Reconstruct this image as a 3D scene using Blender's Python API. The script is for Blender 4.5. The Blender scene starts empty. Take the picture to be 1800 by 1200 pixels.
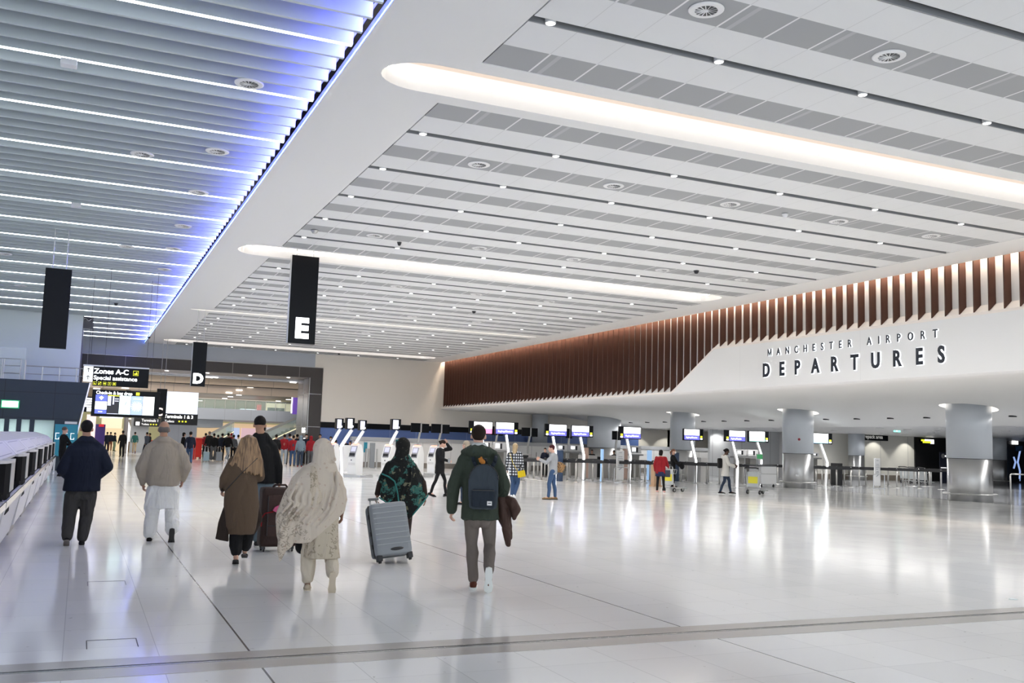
import bpy, bmesh, math, random
import numpy as np
from mathutils import Vector, Matrix, Euler
from mathutils.geometry import tessellate_polygon
C = bpy.context.scene.collection
SC = bpy.context.scene
PI = math.pi
R_ = math.radians

# ------------------------------------------------------------------ camera
FPX = 1690.0
def _n(v): return v / np.linalg.norm(v)
_dY = _n(np.array([140 - 900, -(759 - 600), -FPX]))
_dX = np.array([4720 - 900, -(901 - 600), -FPX]); _dX = _n(_dX); _dX = _n(_dX - _dX.dot(_dY) * _dY)
_dZ = np.cross(_dX, _dY)
CR = np.array([_dX, _dY, _dZ])
EYE = np.array([0.0, 0.0, 1.6])
cam_data = bpy.data.cameras.new('camera'); cam = bpy.data.objects.new('camera', cam_data); C.objects.link(cam)
m4 = Matrix([[*CR[0], EYE[0]], [*CR[1], EYE[1]], [*CR[2], EYE[2]], [0, 0, 0, 1]])
cam.matrix_world = m4
cam_data.sensor_width = 36; cam_data.lens = FPX / 1800 * 36
cam_data.clip_start = 0.1; cam_data.clip_end = 500
SC.camera = cam
def at(px, py, x=None, y=None, z=None):
    """a point of the photograph turned into a point of the place, on a known plane"""
    r = CR @ np.array([px - 900, -(py - 600), -FPX])
    t = (x - EYE[0]) / r[0] if x is not None else (y - EYE[1]) / r[1] if y is not None else (z - EYE[2]) / r[2]
    return Vector(EYE + t * r)

# ------------------------------------------------------------------ world, light, exposure
W = bpy.data.worlds.new('world'); SC.world = W; W.use_nodes = True
bg = W.node_tree.nodes['Background']; bg.inputs[0].default_value = (0.86, 0.93, 1.0, 1); bg.inputs[1].default_value = 1.2
SC.view_settings.view_transform = 'Standard'; SC.view_settings.look = 'None'
SC.view_settings.exposure = 0.75; SC.view_settings.gamma = 1.0; SC.view_settings.use_curve_mapping = False
SC.cycles.max_bounces = 7; SC.cycles.diffuse_bounces = 5; SC.cycles.glossy_bounces = 4
SC.cycles.sample_clamp_indirect = 6.0
try: SC.cycles.use_denoising = True
except Exception: pass
def area(name, loc, rot, sx, sy, power, col=(1, 1, 1)):
    l = bpy.data.lights.new(name, 'AREA'); l.shape = 'RECTANGLE'; l.size = sx; l.size_y = sy; l.energy = power; l.color = col
    o = bpy.data.objects.new(name, l); C.objects.link(o); o.location = loc; o.rotation_euler = rot
    return o

# ------------------------------------------------------------------ materials
MATS = {}
def mat(name, col, rough=0.5, metal=0.0, emit=None, es=0.0, bump=None, alpha=None, trans=0.0, spec=None, coat=0.0):
    if name in MATS: return MATS[name]
    m = bpy.data.materials.new(name); m.use_nodes = True; nt = m.node_tree; b = nt.nodes['Principled BSDF']
    b.inputs['Base Color'].default_value = (*col, 1); b.inputs['Roughness'].default_value = rough; b.inputs['Metallic'].default_value = metal
    if emit: b.inputs['Emission Color'].default_value = (*emit, 1); b.inputs['Emission Strength'].default_value = es
    if trans: b.inputs['Transmission Weight'].default_value = trans
    if alpha is not None: b.inputs['Alpha'].default_value = alpha
    if spec is not None: b.inputs['Specular IOR Level'].default_value = spec
    if coat: b.inputs['Coat Weight'].default_value = coat; b.inputs['Coat Roughness'].default_value = 0.08
    if bump:
        sc, st = bump
        tc = nt.nodes.new('ShaderNodeTexCoord'); no = nt.nodes.new('ShaderNodeTexNoise'); bu = nt.nodes.new('ShaderNodeBump')
        no.inputs['Scale'].default_value = sc; no.inputs['Detail'].default_value = 3; bu.inputs['Strength'].default_value = st; bu.inputs['Distance'].default_value = 0.01
        nt.links.new(tc.outputs['Object'], no.inputs['Vector']); nt.links.new(no.outputs['Fac'], bu.inputs['Height']); nt.links.new(bu.outputs['Normal'], b.inputs['Normal'])
    MATS[name] = m
    return m
class NT:
    """small helper for node networks"""
    def __init__(s, m): s.m = m; s.t = m.node_tree; s.b = s.t.nodes['Principled BSDF']; s.tc = s.t.nodes.new('ShaderNodeTexCoord')
    def n(s, k, **kw):
        x = s.t.nodes.new(k)
        for a, v in kw.items(): setattr(x, a, v)
        return x
    def l(s, a, b): s.t.links.new(a, b)
    def math(s, op, a, b=None, c=None):
        x = s.n('ShaderNodeMath', operation=op)
        for i, v in enumerate((a, b, c)):
            if v is None: continue
            if isinstance(v, (int, float)): x.inputs[i].default_value = v
            else: s.l(v, x.inputs[i])
        return x.outputs[0]
    def mix(s, f, a, b):
        x = s.n('ShaderNodeMix', data_type='RGBA')
        for i, v in ((0, f), (6, a), (7, b)):
            if isinstance(v, (int, float)): x.inputs[i].default_value = v
            elif isinstance(v, tuple): x.inputs[i].default_value = (*v, 1)
            else: s.l(v, x.inputs[i])
        return x.outputs[2]
    def xyz(s, out='Object'):
        x = s.n('ShaderNodeSeparateXYZ'); s.l(s.tc.outputs[out], x.inputs[0]); return x.outputs
    def line(s, coord, pitch, width, off=0.0):
        """1 on a thin line every pitch"""
        f = s.math('MODULO', s.math('ADD', coord, off + 1000 * pitch), pitch)
        return s.math('LESS_THAN', f, width)
    def noise(s, scale, detail=3, vec=None):
        x = s.n('ShaderNodeTexNoise'); x.inputs['Scale'].default_value = scale; x.inputs['Detail'].default_value = detail
        s.l(vec if vec is not None else s.tc.outputs['Object'], x.inputs['Vector']); return x.outputs['Fac']

def floor_mat():
    m = mat('floor_tile', (0.78, 0.79, 0.80), 0.16); k = NT(m); x, y, z = k.xyz()
    j = k.math('MAXIMUM', k.line(x, 0.6425, 0.006), k.line(y, 0.75, 0.005, 0.25))
    bold = k.math('LESS_THAN', k.math('ABSOLUTE', k.math('SUBTRACT', x, 1.285)), 0.008)
    bold2 = k.math('LESS_THAN', k.math('ABSOLUTE', k.math('SUBTRACT', x, 5.145)), 0.008)
    bold = k.math('MAXIMUM', bold, bold2)
    cell = k.n('ShaderNodeTexWhiteNoise', noise_dimensions='2D')
    cx = k.math('FLOOR', k.math('DIVIDE', x, 0.6425)); cy = k.math('FLOOR', k.math('DIVIDE', k.math('ADD', y, 0.25), 0.75))
    cb = k.n('ShaderNodeCombineXYZ'); k.l(cx, cb.inputs[0]); k.l(cy, cb.inputs[1]); k.l(cb.outputs[0], cell.inputs['Vector'])
    base = k.mix(cell.outputs['Value'], (0.83, 0.83, 0.825), (0.88, 0.88, 0.87))
    spk = k.math('GREATER_THAN', k.noise(14, 2), 0.74)
    base = k.mix(k.math('MULTIPLY', spk, 0.5), base, (0.30, 0.28, 0.26))
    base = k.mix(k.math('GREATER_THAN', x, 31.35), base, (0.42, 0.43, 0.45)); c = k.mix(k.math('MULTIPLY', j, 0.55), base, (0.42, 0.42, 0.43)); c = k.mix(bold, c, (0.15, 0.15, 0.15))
    k.l(c, k.b.inputs['Base Color'])
    r = k.math('ADD', k.math('MULTIPLY', k.noise(0.9, 4), 0.10), 0.07); k.l(r, k.b.inputs['Roughness'])
    k.b.inputs['Specular IOR Level'].default_value = 0.42
    return m
def tile_mat():
    m = mat('ceiling_tile', (0.80, 0.81, 0.81), 0.55); k = NT(m); x, y, z = k.xyz()
    j = k.line(x, 0.745, 0.012, -0.36)
    k.l(k.mix(k.math('MULTIPLY', j, 0.5), (0.76, 0.77, 0.775), (0.50, 0.50, 0.50)), k.b.inputs['Base Color']); return m
def perf_mat():
    m = mat('perforated_tile', (0.40, 0.40, 0.41), 0.6); k = NT(m); x, y, z = k.xyz()
    j = k.line(x, 0.745, 0.03, -0.36)
    j2 = k.line(x, 1.49, 0.07, 0.25)
    c = k.mix(k.math('MULTIPLY', j2, 0.5), (0.36, 0.37, 0.38), (0.55, 0.56, 0.57)); c = k.mix(j, c, (0.80, 0.80, 0.80))
    k.l(c, k.b.inputs['Base Color']); return m
def panel_mat(name, col, line, pitch, axis=0, off=0.0, width=0.02, rough=0.4, axis2=None, pitch2=1, off2=0.0, metal=0.0):
    m = mat(name, col, rough, metal); k = NT(m); o = k.xyz(); j = k.line(o[axis], pitch, width, off)
    if axis2 is not None: j = k.math('MAXIMUM', j, k.line(o[axis2], pitch2, width, off2))
    k.l(k.mix(j, col, line), k.b.inputs['Base Color']); return m
def wood_mat(name, a, b, rough=0.5):
    m = mat(name, a, rough); k = NT(m)
    mp = k.n('ShaderNodeMapping'); mp.inputs['Scale'].default_value = (14, 14, 0.8); k.l(k.tc.outputs['Object'], mp.inputs[0])
    k.l(k.mix(k.noise(2.5, 5, mp.outputs[0]), a, b), k.b.inputs['Base Color']); return m

# ------------------------------------------------------------------ mesh helpers
def wloc(o):
    m = o.matrix_basis.copy(); p = o.parent
    while p: m = p.matrix_basis @ m; p = p.parent
    return m
def tag(o, label=None, cat=None, group=None, kind=None):
    if label: o['label'] = label
    if cat: o['category'] = cat
    if group: o['group'] = group
    if kind: o['kind'] = kind
    return o
def empty(name, loc, label, cat, group=None, rz=0):
    o = bpy.data.objects.new(name, None); C.objects.link(o); o.location = loc; o.rotation_euler = (0, 0, rz)
    o.empty_display_size = 0.2
    return tag(o, label, cat, group)
def link_mesh(name, me, m, parent=None, smooth=False, keep=False):
    """verts are given in world coordinates; the mesh is moved into its parent's (or its own base's) frame"""
    if not keep:
        if parent is not None: me.transform(wloc(parent).inverted())
        else:
            vs = np.empty(len(me.vertices) * 3, dtype=np.float32); me.vertices.foreach_get('co', vs); vs = vs.reshape(-1, 3)
            c = (vs.min(0) + vs.max(0)) / 2; c[2] = vs.min(0)[2]
            me.transform(Matrix.Translation(-Vector(c.tolist())))
    if m is not None:
        if isinstance(m, (list, tuple)):
            for q in m: me.materials.append(q)
        elif not me.materials: me.materials.append(m)
    if smooth: me.polygons.foreach_set('use_smooth', [True] * len(me.polygons))
    o = bpy.data.objects.new(name, me); C.objects.link(o)
    if parent is not None: o.parent = parent
    elif not keep: o.location = c.tolist()
    return o
class MB:
    def __init__(s): s.b = bmesh.new(); s.mi = 0
    def _done(s, fs):
        for f in fs: f.material_index = s.mi
    def poly(s, pts, flip=False):
        v = [s.b.verts.new(p) for p in pts]
        f = s.b.faces.new(v[::-1] if flip else v); f.material_index = s.mi; return f
    def hexa(s, p):  # 8 points: bottom 4, top 4
        v = [s.b.verts.new(q) for q in p]
        fs = [s.b.faces.new([v[i] for i in q]) for q in ((3, 2, 1, 0), (4, 5, 6, 7), (0, 1, 5, 4), (1, 2, 6, 5), (2, 3, 7, 6), (3, 0, 4, 7))]
        s._done(fs); return s
    def box(s, x0, x1, y0, y1, z0, z1, bev=0.0):
        if bev <= 0:
            return s.hexa([(x0, y0, z0), (x1, y0, z0), (x1, y1, z0), (x0, y1, z0), (x0, y0, z1), (x1, y0, z1), (x1, y1, z1), (x0, y1, z1)])
        t = bmesh.new(); bmesh.ops.create_cube(t, size=1)
        for v in t.verts: v.co = Vector(((x0 + x1) / 2 + v.co.x * (x1 - x0), (y0 + y1) / 2 + v.co.y * (y1 - y0), (z0 + z1) / 2 + v.co.z * (z1 - z0)))
        bmesh.ops.bevel(t, geom=list(t.edges), offset=bev, segments=2, affect='EDGES', profile=0.6)
        return s.add(t)
    def add(s, t, mtx=None):
        vm = {}
        for v in t.verts: vm[v] = s.b.verts.new(mtx @ v.co if mtx else v.co)
        for f in t.faces:
            try: g = s.b.faces.new([vm[v] for v in f.verts]); g.material_index = s.mi
            except ValueError: pass
        t.free(); return s
    def obox(s, c, size, rot, bev=0.0):
        t = MB(); t.box(-size[0] / 2, size[0] / 2, -size[1] / 2, size[1] / 2, -size[2] / 2, size[2] / 2, bev)
        return s.add(t.b, Matrix.Translation(Vector(c)) @ Euler(rot).to_matrix().to_4x4())
    def bar(s, p, q, w, h=None):
        """square bar between two points"""
        p = Vector(p); q = Vector(q); h = h or w; d = (q - p); L = d.length; d.normalize()
        up = Vector((0, 0, 1)) if abs(d.z) < 0.95 else Vector((0, 1, 0))
        a = d.cross(up).normalized(); b = a.cross(d).normalized()
        pts = [r + a * i * w / 2 + b * j * h / 2 for r in (p, q) for i, j in ((-1, -1), (1, -1), (1, 1), (-1, 1))]
        return s.hexa(pts)
    def cyl(s, p, q, r1, r2=None, n=14, cap=True):
        p = Vector(p); q = Vector(q); r2 = r1 if r2 is None else r2; d = (q - p).normalized()
        up = Vector((0, 0, 1)) if abs(d.z) < 0.95 else Vector((0, 1, 0))
        a = d.cross(up).normalized(); b = a.cross(d).normalized()
        A = [s.b.verts.new(p + (a * math.cos(t) + b * math.sin(t)) * r1) for t in [2 * PI * i / n for i in range(n)]]
        B = [s.b.verts.new(q + (a * math.cos(t) + b * math.sin(t)) * r2) for t in [2 * PI * i / n for i in range(n)]]
        fs = [s.b.faces.new((A[i], A[(i + 1) % n], B[(i + 1) % n], B[i])) for i in range(n)]
        if cap: fs += [s.b.faces.new(A[::-1]), s.b.faces.new(B)]
        s._done(fs); return s
    def tube(s, pts, r, n=8):
        pts = [Vector(p) for p in pts]
        for i in range(len(pts) - 1): s.cyl(pts[i], pts[i + 1], r, r, n)
        return s
    def lathe(s, c, prof, n=24, cap=True):
        c = Vector(c); rings = []
        for r, z in prof: rings.append([s.b.verts.new(c + Vector((math.cos(2 * PI * i / n) * r, math.sin(2 * PI * i / n) * r, z))) for i in range(n)])
        fs = []
        for A, B in zip(rings, rings[1:]): fs += [s.b.faces.new((A[i], A[(i + 1) % n], B[(i + 1) % n], B[i])) for i in range(n)]
        if cap: fs += [s.b.faces.new(rings[0][::-1]), s.b.faces.new(rings[-1])]
        s._done(fs); return s
    def prism(s, pts, vec):
        """polygon extruded along vec"""
        vec = Vector(vec); A = [s.b.verts.new(Vector(p)) for p in pts]; B = [s.b.verts.new(Vector(p) + vec) for p in pts]; n = len(pts)
        fs = [s.b.faces.new(A[::-1]), s.b.faces.new(B)] + [s.b.faces.new((A[i], A[(i + 1) % n], B[(i + 1) % n], B[i])) for i in range(n)]
        s._done(fs); return s
    def ell(s, c, r, rot=(0, 0, 0), n=16):
        t = bmesh.new(); bmesh.ops.create_uvsphere(t, u_segments=n, v_segments=max(6, n // 2), radius=1)
        M = Matrix.Translation(Vector(c)) @ Euler(rot).to_matrix().to_4x4() @ Matrix.Diagonal((r[0], r[1], r[2], 1))
        return s.add(t, M)
    def mesh(s):
        bmesh.ops.recalc_face_normals(s.b, faces=s.b.faces)
        me = bpy.data.meshes.new('m'); s.b.to_mesh(me); s.b.free(); return me
    def build(s, name, m, parent=None, smooth=False):
        return link_mesh(name, s.mesh(), m, parent, smooth)
def struct(o): o['kind'] = 'structure'; return o
def thing1(o, label, cat, group=None): return tag(o, label, cat, group)
def dup(root, loc=None, rz=None, label=None, group=None):
    r = root.copy(); C.objects.link(r)
    if loc is not None: r.location = loc
    if rz is not None: r.rotation_euler = (0, 0, rz)
    if label: r['label'] = label
    if group: r['group'] = group
    for ch in list(root.children):
        c = ch.copy(); C.objects.link(c); c.parent = r
        for g in ch.children:
            d = g.copy(); C.objects.link(d); d.parent = c
    return r
TXT = {}
def text_mesh(body, size, depth=0.01, bold=0.0, align='LEFT'):
    if body == 'M' and bold > 0:      # the stock glyph closes up when emboldened
        w = 0.075 + 2 * bold; e = bold; b = MB(); W_, H_ = 0.70, 0.69; v = (0, 0, max(depth, 1e-4)); z = -max(depth, 1e-4) / 2
        for pts in (((-e, -e), (w - e, -e), (w - e, H_ + e), (-e, H_ + e)), ((W_ - w + e, -e), (W_ + e, -e), (W_ + e, H_ + e), (W_ - w + e, H_ + e)),
                    ((w - e, H_ + e), (w - e, H_ - w * 1.5), (W_ / 2 - w * .35, -e), (W_ / 2, -e), (W_ / 2, w * 1.7)), ((W_ - w + e, H_ + e), (W_ / 2, w * 1.7), (W_ / 2, -e), (W_ / 2 + w * .35, -e), (W_ - w + e, H_ - w * 1.5))):
            b.prism([(x * size, y * size, z) for x, y in pts], v)
        return b.mesh()
    cu = bpy.data.curves.new('t', 'FONT'); cu.body = body; cu.size = size; cu.extrude = depth / 2; cu.offset = bold * size; cu.align_x = align; cu.resolution_u = 3
    o = bpy.data.objects.new('t', cu); C.objects.link(o)
    dg = bpy.context.evaluated_depsgraph_get(); me = bpy.data.meshes.new_from_object(o.evaluated_get(dg)); bpy.data.objects.remove(o); bpy.data.curves.remove(cu)
    return me
def text(name, body, p, size, m, parent=None, depth=0.01, bold=0.0, ry=0.0, align='LEFT', sx=1.0):
    """letters standing upright, reading along +X turned by ry about Z, placed at p"""
    me = text_mesh(body, size, depth, bold, align)
    M = Matrix.Translation(Vector(p)) @ Matrix.Rotation(ry, 4, 'Z') @ Matrix.Rotation(PI / 2, 4, 'X') @ Matrix.Diagonal((sx, 1, 1, 1))
    me.transform(M); me.materials.clear(); return link_mesh(name, me, m, parent)
ORD = ['first', 'second', 'third', 'fourth', 'fifth', 'sixth', 'seventh', 'eighth', 'ninth', 'tenth', 'eleventh', 'twelfth', 'thirteenth', 'fourteenth', 'fifteenth', 'sixteenth', 'seventeenth', 'eighteenth', 'nineteenth', 'twentieth']
def nth(i):
    """i counts from zero"""
    if i < 20: return ORD[i]
    t = i + 1; tens = {2: 'twenty', 3: 'thirty', 4: 'forty', 5: 'fifty', 6: 'sixty', 7: 'seventy', 8: 'eighty', 9: 'ninety'}[t // 10]
    return tens[:-1] + 'ieth' if t % 10 == 0 else tens + '-' + ORD[t % 10 - 1]

# ------------------------------------------------------------------ materials of the hall
M_FLOOR = floor_mat(); M_TILE = tile_mat(); M_PERF = perf_mat()
M_PLASTER = mat('white_plaster', (0.80, 0.80, 0.79), 0.6)
M_CREAM = mat('cream_wall', (0.84, 0.80, 0.73), 0.6)
M_PALE = mat('pale_blue_wall', (0.78, 0.85, 0.86), 0.5)
M_GREYWALL = mat('blue_grey_wall', (0.46, 0.50, 0.56), 0.5)
M_BLACKV = mat('black_void', (0.012, 0.012, 0.014), 0.6)
M_BLACK = mat('black_gloss', (0.006, 0.007, 0.009), 0.3, spec=0.15)
M_DARKMET = mat('dark_metal', (0.03, 0.03, 0.035), 0.4, 0.3)
M_BAFFLE = mat('baffle_aluminium', (0.60, 0.665, 0.67), 0.4, 0.0)
M_STEEL = mat('brushed_steel', (0.66, 0.66, 0.66), 0.25, 1.0); _k = NT(M_STEEL); _mp = _k.n('ShaderNodeMapping'); _mp.inputs['Scale'].default_value = (1, 1, 320); _k.l(_k.tc.outputs['Object'], _mp.inputs[0])
_k.b.inputs['Roughness'].default_value = 0.34; _k.b.inputs['Anisotropic'].default_value = 0.9; _k.b.inputs['Anisotropic Rotation'].default_value = 0.25
_tg = _k.n('ShaderNodeTangent', direction_type='RADIAL', axis='Z'); _k.l(_tg.outputs[0], _k.b.inputs['Tangent'])
M_CHROME = mat('chrome', (0.75, 0.75, 0.76), 0.12, 1.0)
M_SATIN = mat('satin_steel', (0.58, 0.58, 0.57), 0.38, 0.9)
M_COLPAINT = mat('column_grey_cladding', (0.62, 0.66, 0.71), 0.35, 0.1)
M_WHITE = mat('white_panel', (0.80, 0.80, 0.80), 0.35)
M_OFFW = mat('off_white_panel', (0.72, 0.71, 0.70), 0.4)
M_GREYP = mat('grey_plinth', (0.28, 0.27, 0.25), 0.4, 0.4)
M_NAVY = panel_mat('navy_cladding', (0.022, 0.035, 0.052), (0.008, 0.011, 0.016), 1.85, 0, 0.6, 0.02, 0.45, 2, 1.05, 0.0)
M_BRONZE = panel_mat('dark_bronze_cladding', (0.045, 0.037, 0.035), (0.25, 0.24, 0.23), 2.05, 0, 0.35, 0.03, 0.35)
M_BRONZE_IN = mat('bronze_reveal', (0.36, 0.36, 0.39), 0.25, 0.5)
M_TIMBER = wood_mat('brown_timber', (0.080, 0.026, 0.012), (0.052, 0.016, 0.008), 0.5)
M_BLUEBAND = panel_mat('blue_band', (0.10, 0.17, 0.42), (0.25, 0.32, 0.55), 1.8, 0, 0.0, 0.03, 0.4)
M_GLASS = mat('clear_glass', (0.85, 0.93, 0.92), 0.03, 0, trans=0.0, alpha=0.22)
M_EW = mat('lit_white', (1, 1, 1), 0.5, 0, (1.0, 1.0, 1.0), 6.0)
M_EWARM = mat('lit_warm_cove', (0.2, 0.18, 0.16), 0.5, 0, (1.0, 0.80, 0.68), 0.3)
M_ETROUGH = mat('lit_trough', (1, 1, 1), 0.5, 0, (1.0, 0.95, 0.88), 26.0)
M_ETHIN = mat('lit_thin_trough', (1, 0.95, 0.9), 0.5, 0, (1.0, 0.87, 0.74), 1.0)
M_EBAF = mat('lit_baffle_strip', (1, 1, 1), 0.5, 0, (0.86, 0.93, 1.0), 5.0)
M_EDL = mat('lit_downlight', (1, 1, 1), 0.5, 0, (1.0, 0.98, 0.95), 4.0)
M_EBLUE = mat('lit_blue_strip', (0.3, 0.4, 1), 0.5, 0, (0.12, 0.25, 1.0), 9.0)
M_ESIGN = mat('lit_sign_white', (1, 1, 1), 0.5, 0, (1.0, 1.0, 1.0), 1.6)
M_ESCR = mat('lit_screen_white', (1, 1, 1), 0.4, 0, (0.97, 0.98, 1.0), 1.25)
M_YEL = mat('sign_yellow', (0.75, 0.72, 0.05), 0.5, 0, (0.72, 0.75, 0.04), 0.7)

# ------------------------------------------------------------------ floor
b = MB(); b.box(-16, 80, -6, 135, -0.2, 0); o = link_mesh('floor', b.mesh(), M_FLOOR, keep=True); struct(o)
b = MB()
b.box(-16, 80, 7.02, 7.58, 0.0005, 0.003)
o = b.build('trim_1', mat('threshold_stone', (0.50, 0.47, 0.44), 0.16)); struct(o)
b = MB(); b.box(-16, 80, 7.28, 7.31, 0.0035, 0.006); b.box(-16, 80, 7.335, 7.345, 0.0035, 0.006); o = b.build('trim_2', mat('joint_steel', (0.35, 0.35, 0.35), 0.25, 0.9)); struct(o)
b = MB(); b.box(-16, 80, 7.312, 7.333, 0.0032, 0.0045); o = b.build('trim_3', M_BLACKV); struct(o)
# access cover outlines in the floor
for i, (x0, x1, y0, y1, lab) in enumerate(((0.19, 0.57, 11.2, 11.5, 'thin dark three-sided outline of the farther floor access cover'), (0.16, 0.525, 7.97, 8.29, 'thin dark three-sided outline of the floor access cover nearest the camera'))):
    b = MB(); w = 0.007
    b.box(x0, x1, y1 - w, y1, 0.0005, 0.002); b.box(x0, x0 + w, y0, y1, 0.0005, 0.002); b.box(x1 - w, x1, y0, y1, 0.0005, 0.002)
    thing1(b.build('floor_access_cover', M_DARKMET), lab, 'floor cover')
p = at(1781, 1053, z=0); b = MB(); b.lathe((p.x, p.y, 0.001), [(0.05, 0), (0.05, 0.003), (0.02, 0.006), (0.0005, 0.006)], 16)
thing1(b.build('floor_socket_cap', M_PALE), 'small pale round cap set in the floor at the far right', 'floor cap')

# ------------------------------------------------------------------ ceiling, plaster with its openings
XE, XF0, XF1, XR = 3.2, 4.84, 20.6, 21.95   # blue edge, field left, field right, fascia
ZC = 7.0
TROUGH = [-1.8, 13.22, 28.15, 43.1, 58.2]
TW = [0.56, 0.56, 0.80, 0.16, 0.80]
FIELDS = [(-6.0, -2.8), (-0.9, 12.29), (14.12, 27.22), (29.2, 42.3), (43.9, 57.2), (59.15, 60.9)]
def fill_loops(loops, z, zup):
    bm = bmesh.new(); es = []; rings = []
    for lp in loops:
        vs = [bm.verts.new((x, y, z)) for x, y in lp]; rings.append(vs)
        es += [bm.edges.new((vs[i], vs[(i + 1) % len(vs)])) for i in range(len(vs))]
    bmesh.ops.triangle_fill(bm, use_beauty=True, use_dissolve=False, edges=es)
    for vs in rings:
        up = [bm.verts.new((v.co.x, v.co.y, zup)) for v in vs]
        for i in range(len(vs)): bm.faces.new((vs[i], vs[(i + 1) % len(vs)], up[(i + 1) % len(vs)], up[i]))
    me = bpy.data.meshes.new('m'); bm.to_mesh(me); bm.free(); return me
def stadium(x0, x1, yc, hw, r0, r1, n=14):
    """long slot with pointed-round ends"""
    pts = []
    for i in range(n + 1):
        t = PI / 2 + PI * i / n; pts.append((x0 + r0 + math.cos(t) * r0, yc + math.sin(t) * hw))
    for i in range(n + 1):
        t = -PI / 2 + PI * i / n; pts.append((x1 - r1 + math.cos(t) * r1, yc + math.sin(t) * hw))
    return pts
TX0 = [3.66, 3.66, 3.78, 3.97, 4.02]
loops = [[(XE, -6), (XR, -6), (XR, 60.95), (XE, 60.95)]]
for i, (a, c) in enumerate(FIELDS): loops.append([(XF0, a), (XF1, a), (XF1, c), (XF0, c)])
for yc, hw, x0 in zip(TROUGH, TW, TX0): loops.append(stadium(x0, 20.45, yc, hw, 0.7, 0.6))
o = link_mesh('ceiling', fill_loops(loops, ZC, ZC + 0.22), M_PLASTER, keep=True); struct(o)
# roof slab over everything, black plenum
b = MB(); b.box(-16, 80, -6, 61, 8.2, 8.5); o = link_mesh('ceiling', b.mesh(), M_BLACKV, keep=True); struct(o)
# troughs
for i, (yc, hw, x0) in enumerate(zip(TROUGH, TW, TX0)):
    t = empty('cove_light', (12, yc, ZC), '', 'ceiling light', 'long cove lights in the white ceiling')
    t['label'] = ['long bright cove light slot overhead, behind the viewpoint', 'long bright cove light slot nearest the camera, running to the right frame edge', 'second long bright cove light slot, behind the hanging E sign top', 'thin warm dim cove light slot, third from the camera', 'farthest bright cove light slot, above the hanging D sign top'][i]
    b = MB(); pts = stadium(x0 - 0.02, 20.47, yc, hw + 0.02, 0.7, 0.6)
    H = 0.26 if hw > 0.3 else 0.12
    if hw <= 0.3: b.poly([(x, y, ZC + H) for x, y in pts]); b.build('reflector', M_ETHIN, t)
    else:
        for k in range(6):  # cove glow painted as emission, strip by strip from peach to white
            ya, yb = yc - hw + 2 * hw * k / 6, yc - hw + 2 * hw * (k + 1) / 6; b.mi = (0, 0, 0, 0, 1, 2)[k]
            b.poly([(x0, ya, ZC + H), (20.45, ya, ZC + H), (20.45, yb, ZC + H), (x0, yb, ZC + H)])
        b.build('reflector', [mat('cove_glow_warm', (0.02, 0.018, 0.016), 0.8, 0, (1.0, 0.80, 0.66), 0.50), mat('cove_glow_mid', (0.02, 0.02, 0.018), 0.8, 0, (1.0, 0.88, 0.78), 0.72), mat('cove_glow_white', (0.03, 0.03, 0.03), 0.8, 0, (1.0, 0.95, 0.90), 1.2)], t)
    b = MB(); n = len(pts)
    for k in range(n):
        (xa, ya), (xb, yb) = pts[k], pts[(k + 1) % n]
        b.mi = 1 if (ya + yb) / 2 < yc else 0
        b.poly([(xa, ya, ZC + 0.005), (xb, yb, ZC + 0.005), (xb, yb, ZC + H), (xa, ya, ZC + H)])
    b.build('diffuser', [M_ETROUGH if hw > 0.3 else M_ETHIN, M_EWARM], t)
    if hw > 0.3:
        pass
# panel fields
def field(a, c, slots, perfs, first):
    e = [a] + [q for s_ in slots for q in (s_ - 0.08, s_ + 0.08)] + [c]
    for k in range(0, len(e), 2):
        y0, y1 = e[k] + 0.02, e[k + 1] - 0.0
        segs = []; pf = [q for q in perfs if q[1] > y0 and q[0] < y1]
        b = MB(); cur = y0
        for (u, v) in pf:
            u = max(u, y0); v = min(v, y1)
            if u > cur: b.mi = 0; b.box(XF0 + 0.03, XF1, cur, u, ZC + 0.01, ZC + 0.05)
            b.mi = 1; b.box(XF0 + 0.03, XF1, u, v, ZC + 0.012, ZC + 0.05); cur = v
        if cur < y1: b.mi = 0; b.box(XF0 + 0.03, XF1, cur, y1, ZC + 0.01, ZC + 0.05)
        o = link_mesh('ceiling', b.mesh(), [M_TILE, M_PERF], keep=True); struct(o)
        # turned-up grey lip beside the slot
    for s_ in slots:
        b = MB(); b.box(XF0, XF1, s_ - 0.13, s_ + 0.13, ZC + 0.2, ZC + 0.22); o = link_mesh('trim_4', b.mesh(), M_BLACKV, keep=True); struct(o)
        b = MB(); b.box(XF0 + 0.02, XF1, s_ + 0.055, s_ + 0.079, ZC + 0.0, ZC + 0.09)
        o = link_mesh('trim_4', b.mesh(), mat('slot_lip', (0.25, 0.26, 0.27), 0.4), keep=True); struct(o)
DL = []; DIFF = []
for fi, (a, c) in enumerate(FIELDS):
    L = c - a
    if fi == 0: slots = []
    elif fi == 5: slots = [60.0]
    else: slots = [c - 1.62 - 2.47 * k for k in range(5)][::-1] if L > 10 else []
    perfs = [(a + 0.0, a + 0.72), (c - 0.72, c)]
    for s0, s1 in zip(slots, slots[1:]):
        mid = (s0 + s1) / 2; perfs.append((mid - 0.35, mid + 0.35))
    perfs.sort(); field(a, c, slots, perfs, fi)
    for k, s_ in enumerate(slots): DL.append((fi, k, s_))
    for k, (u, v) in enumerate(perfs): DIFF.append((fi, k, (u + v) / 2))
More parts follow.
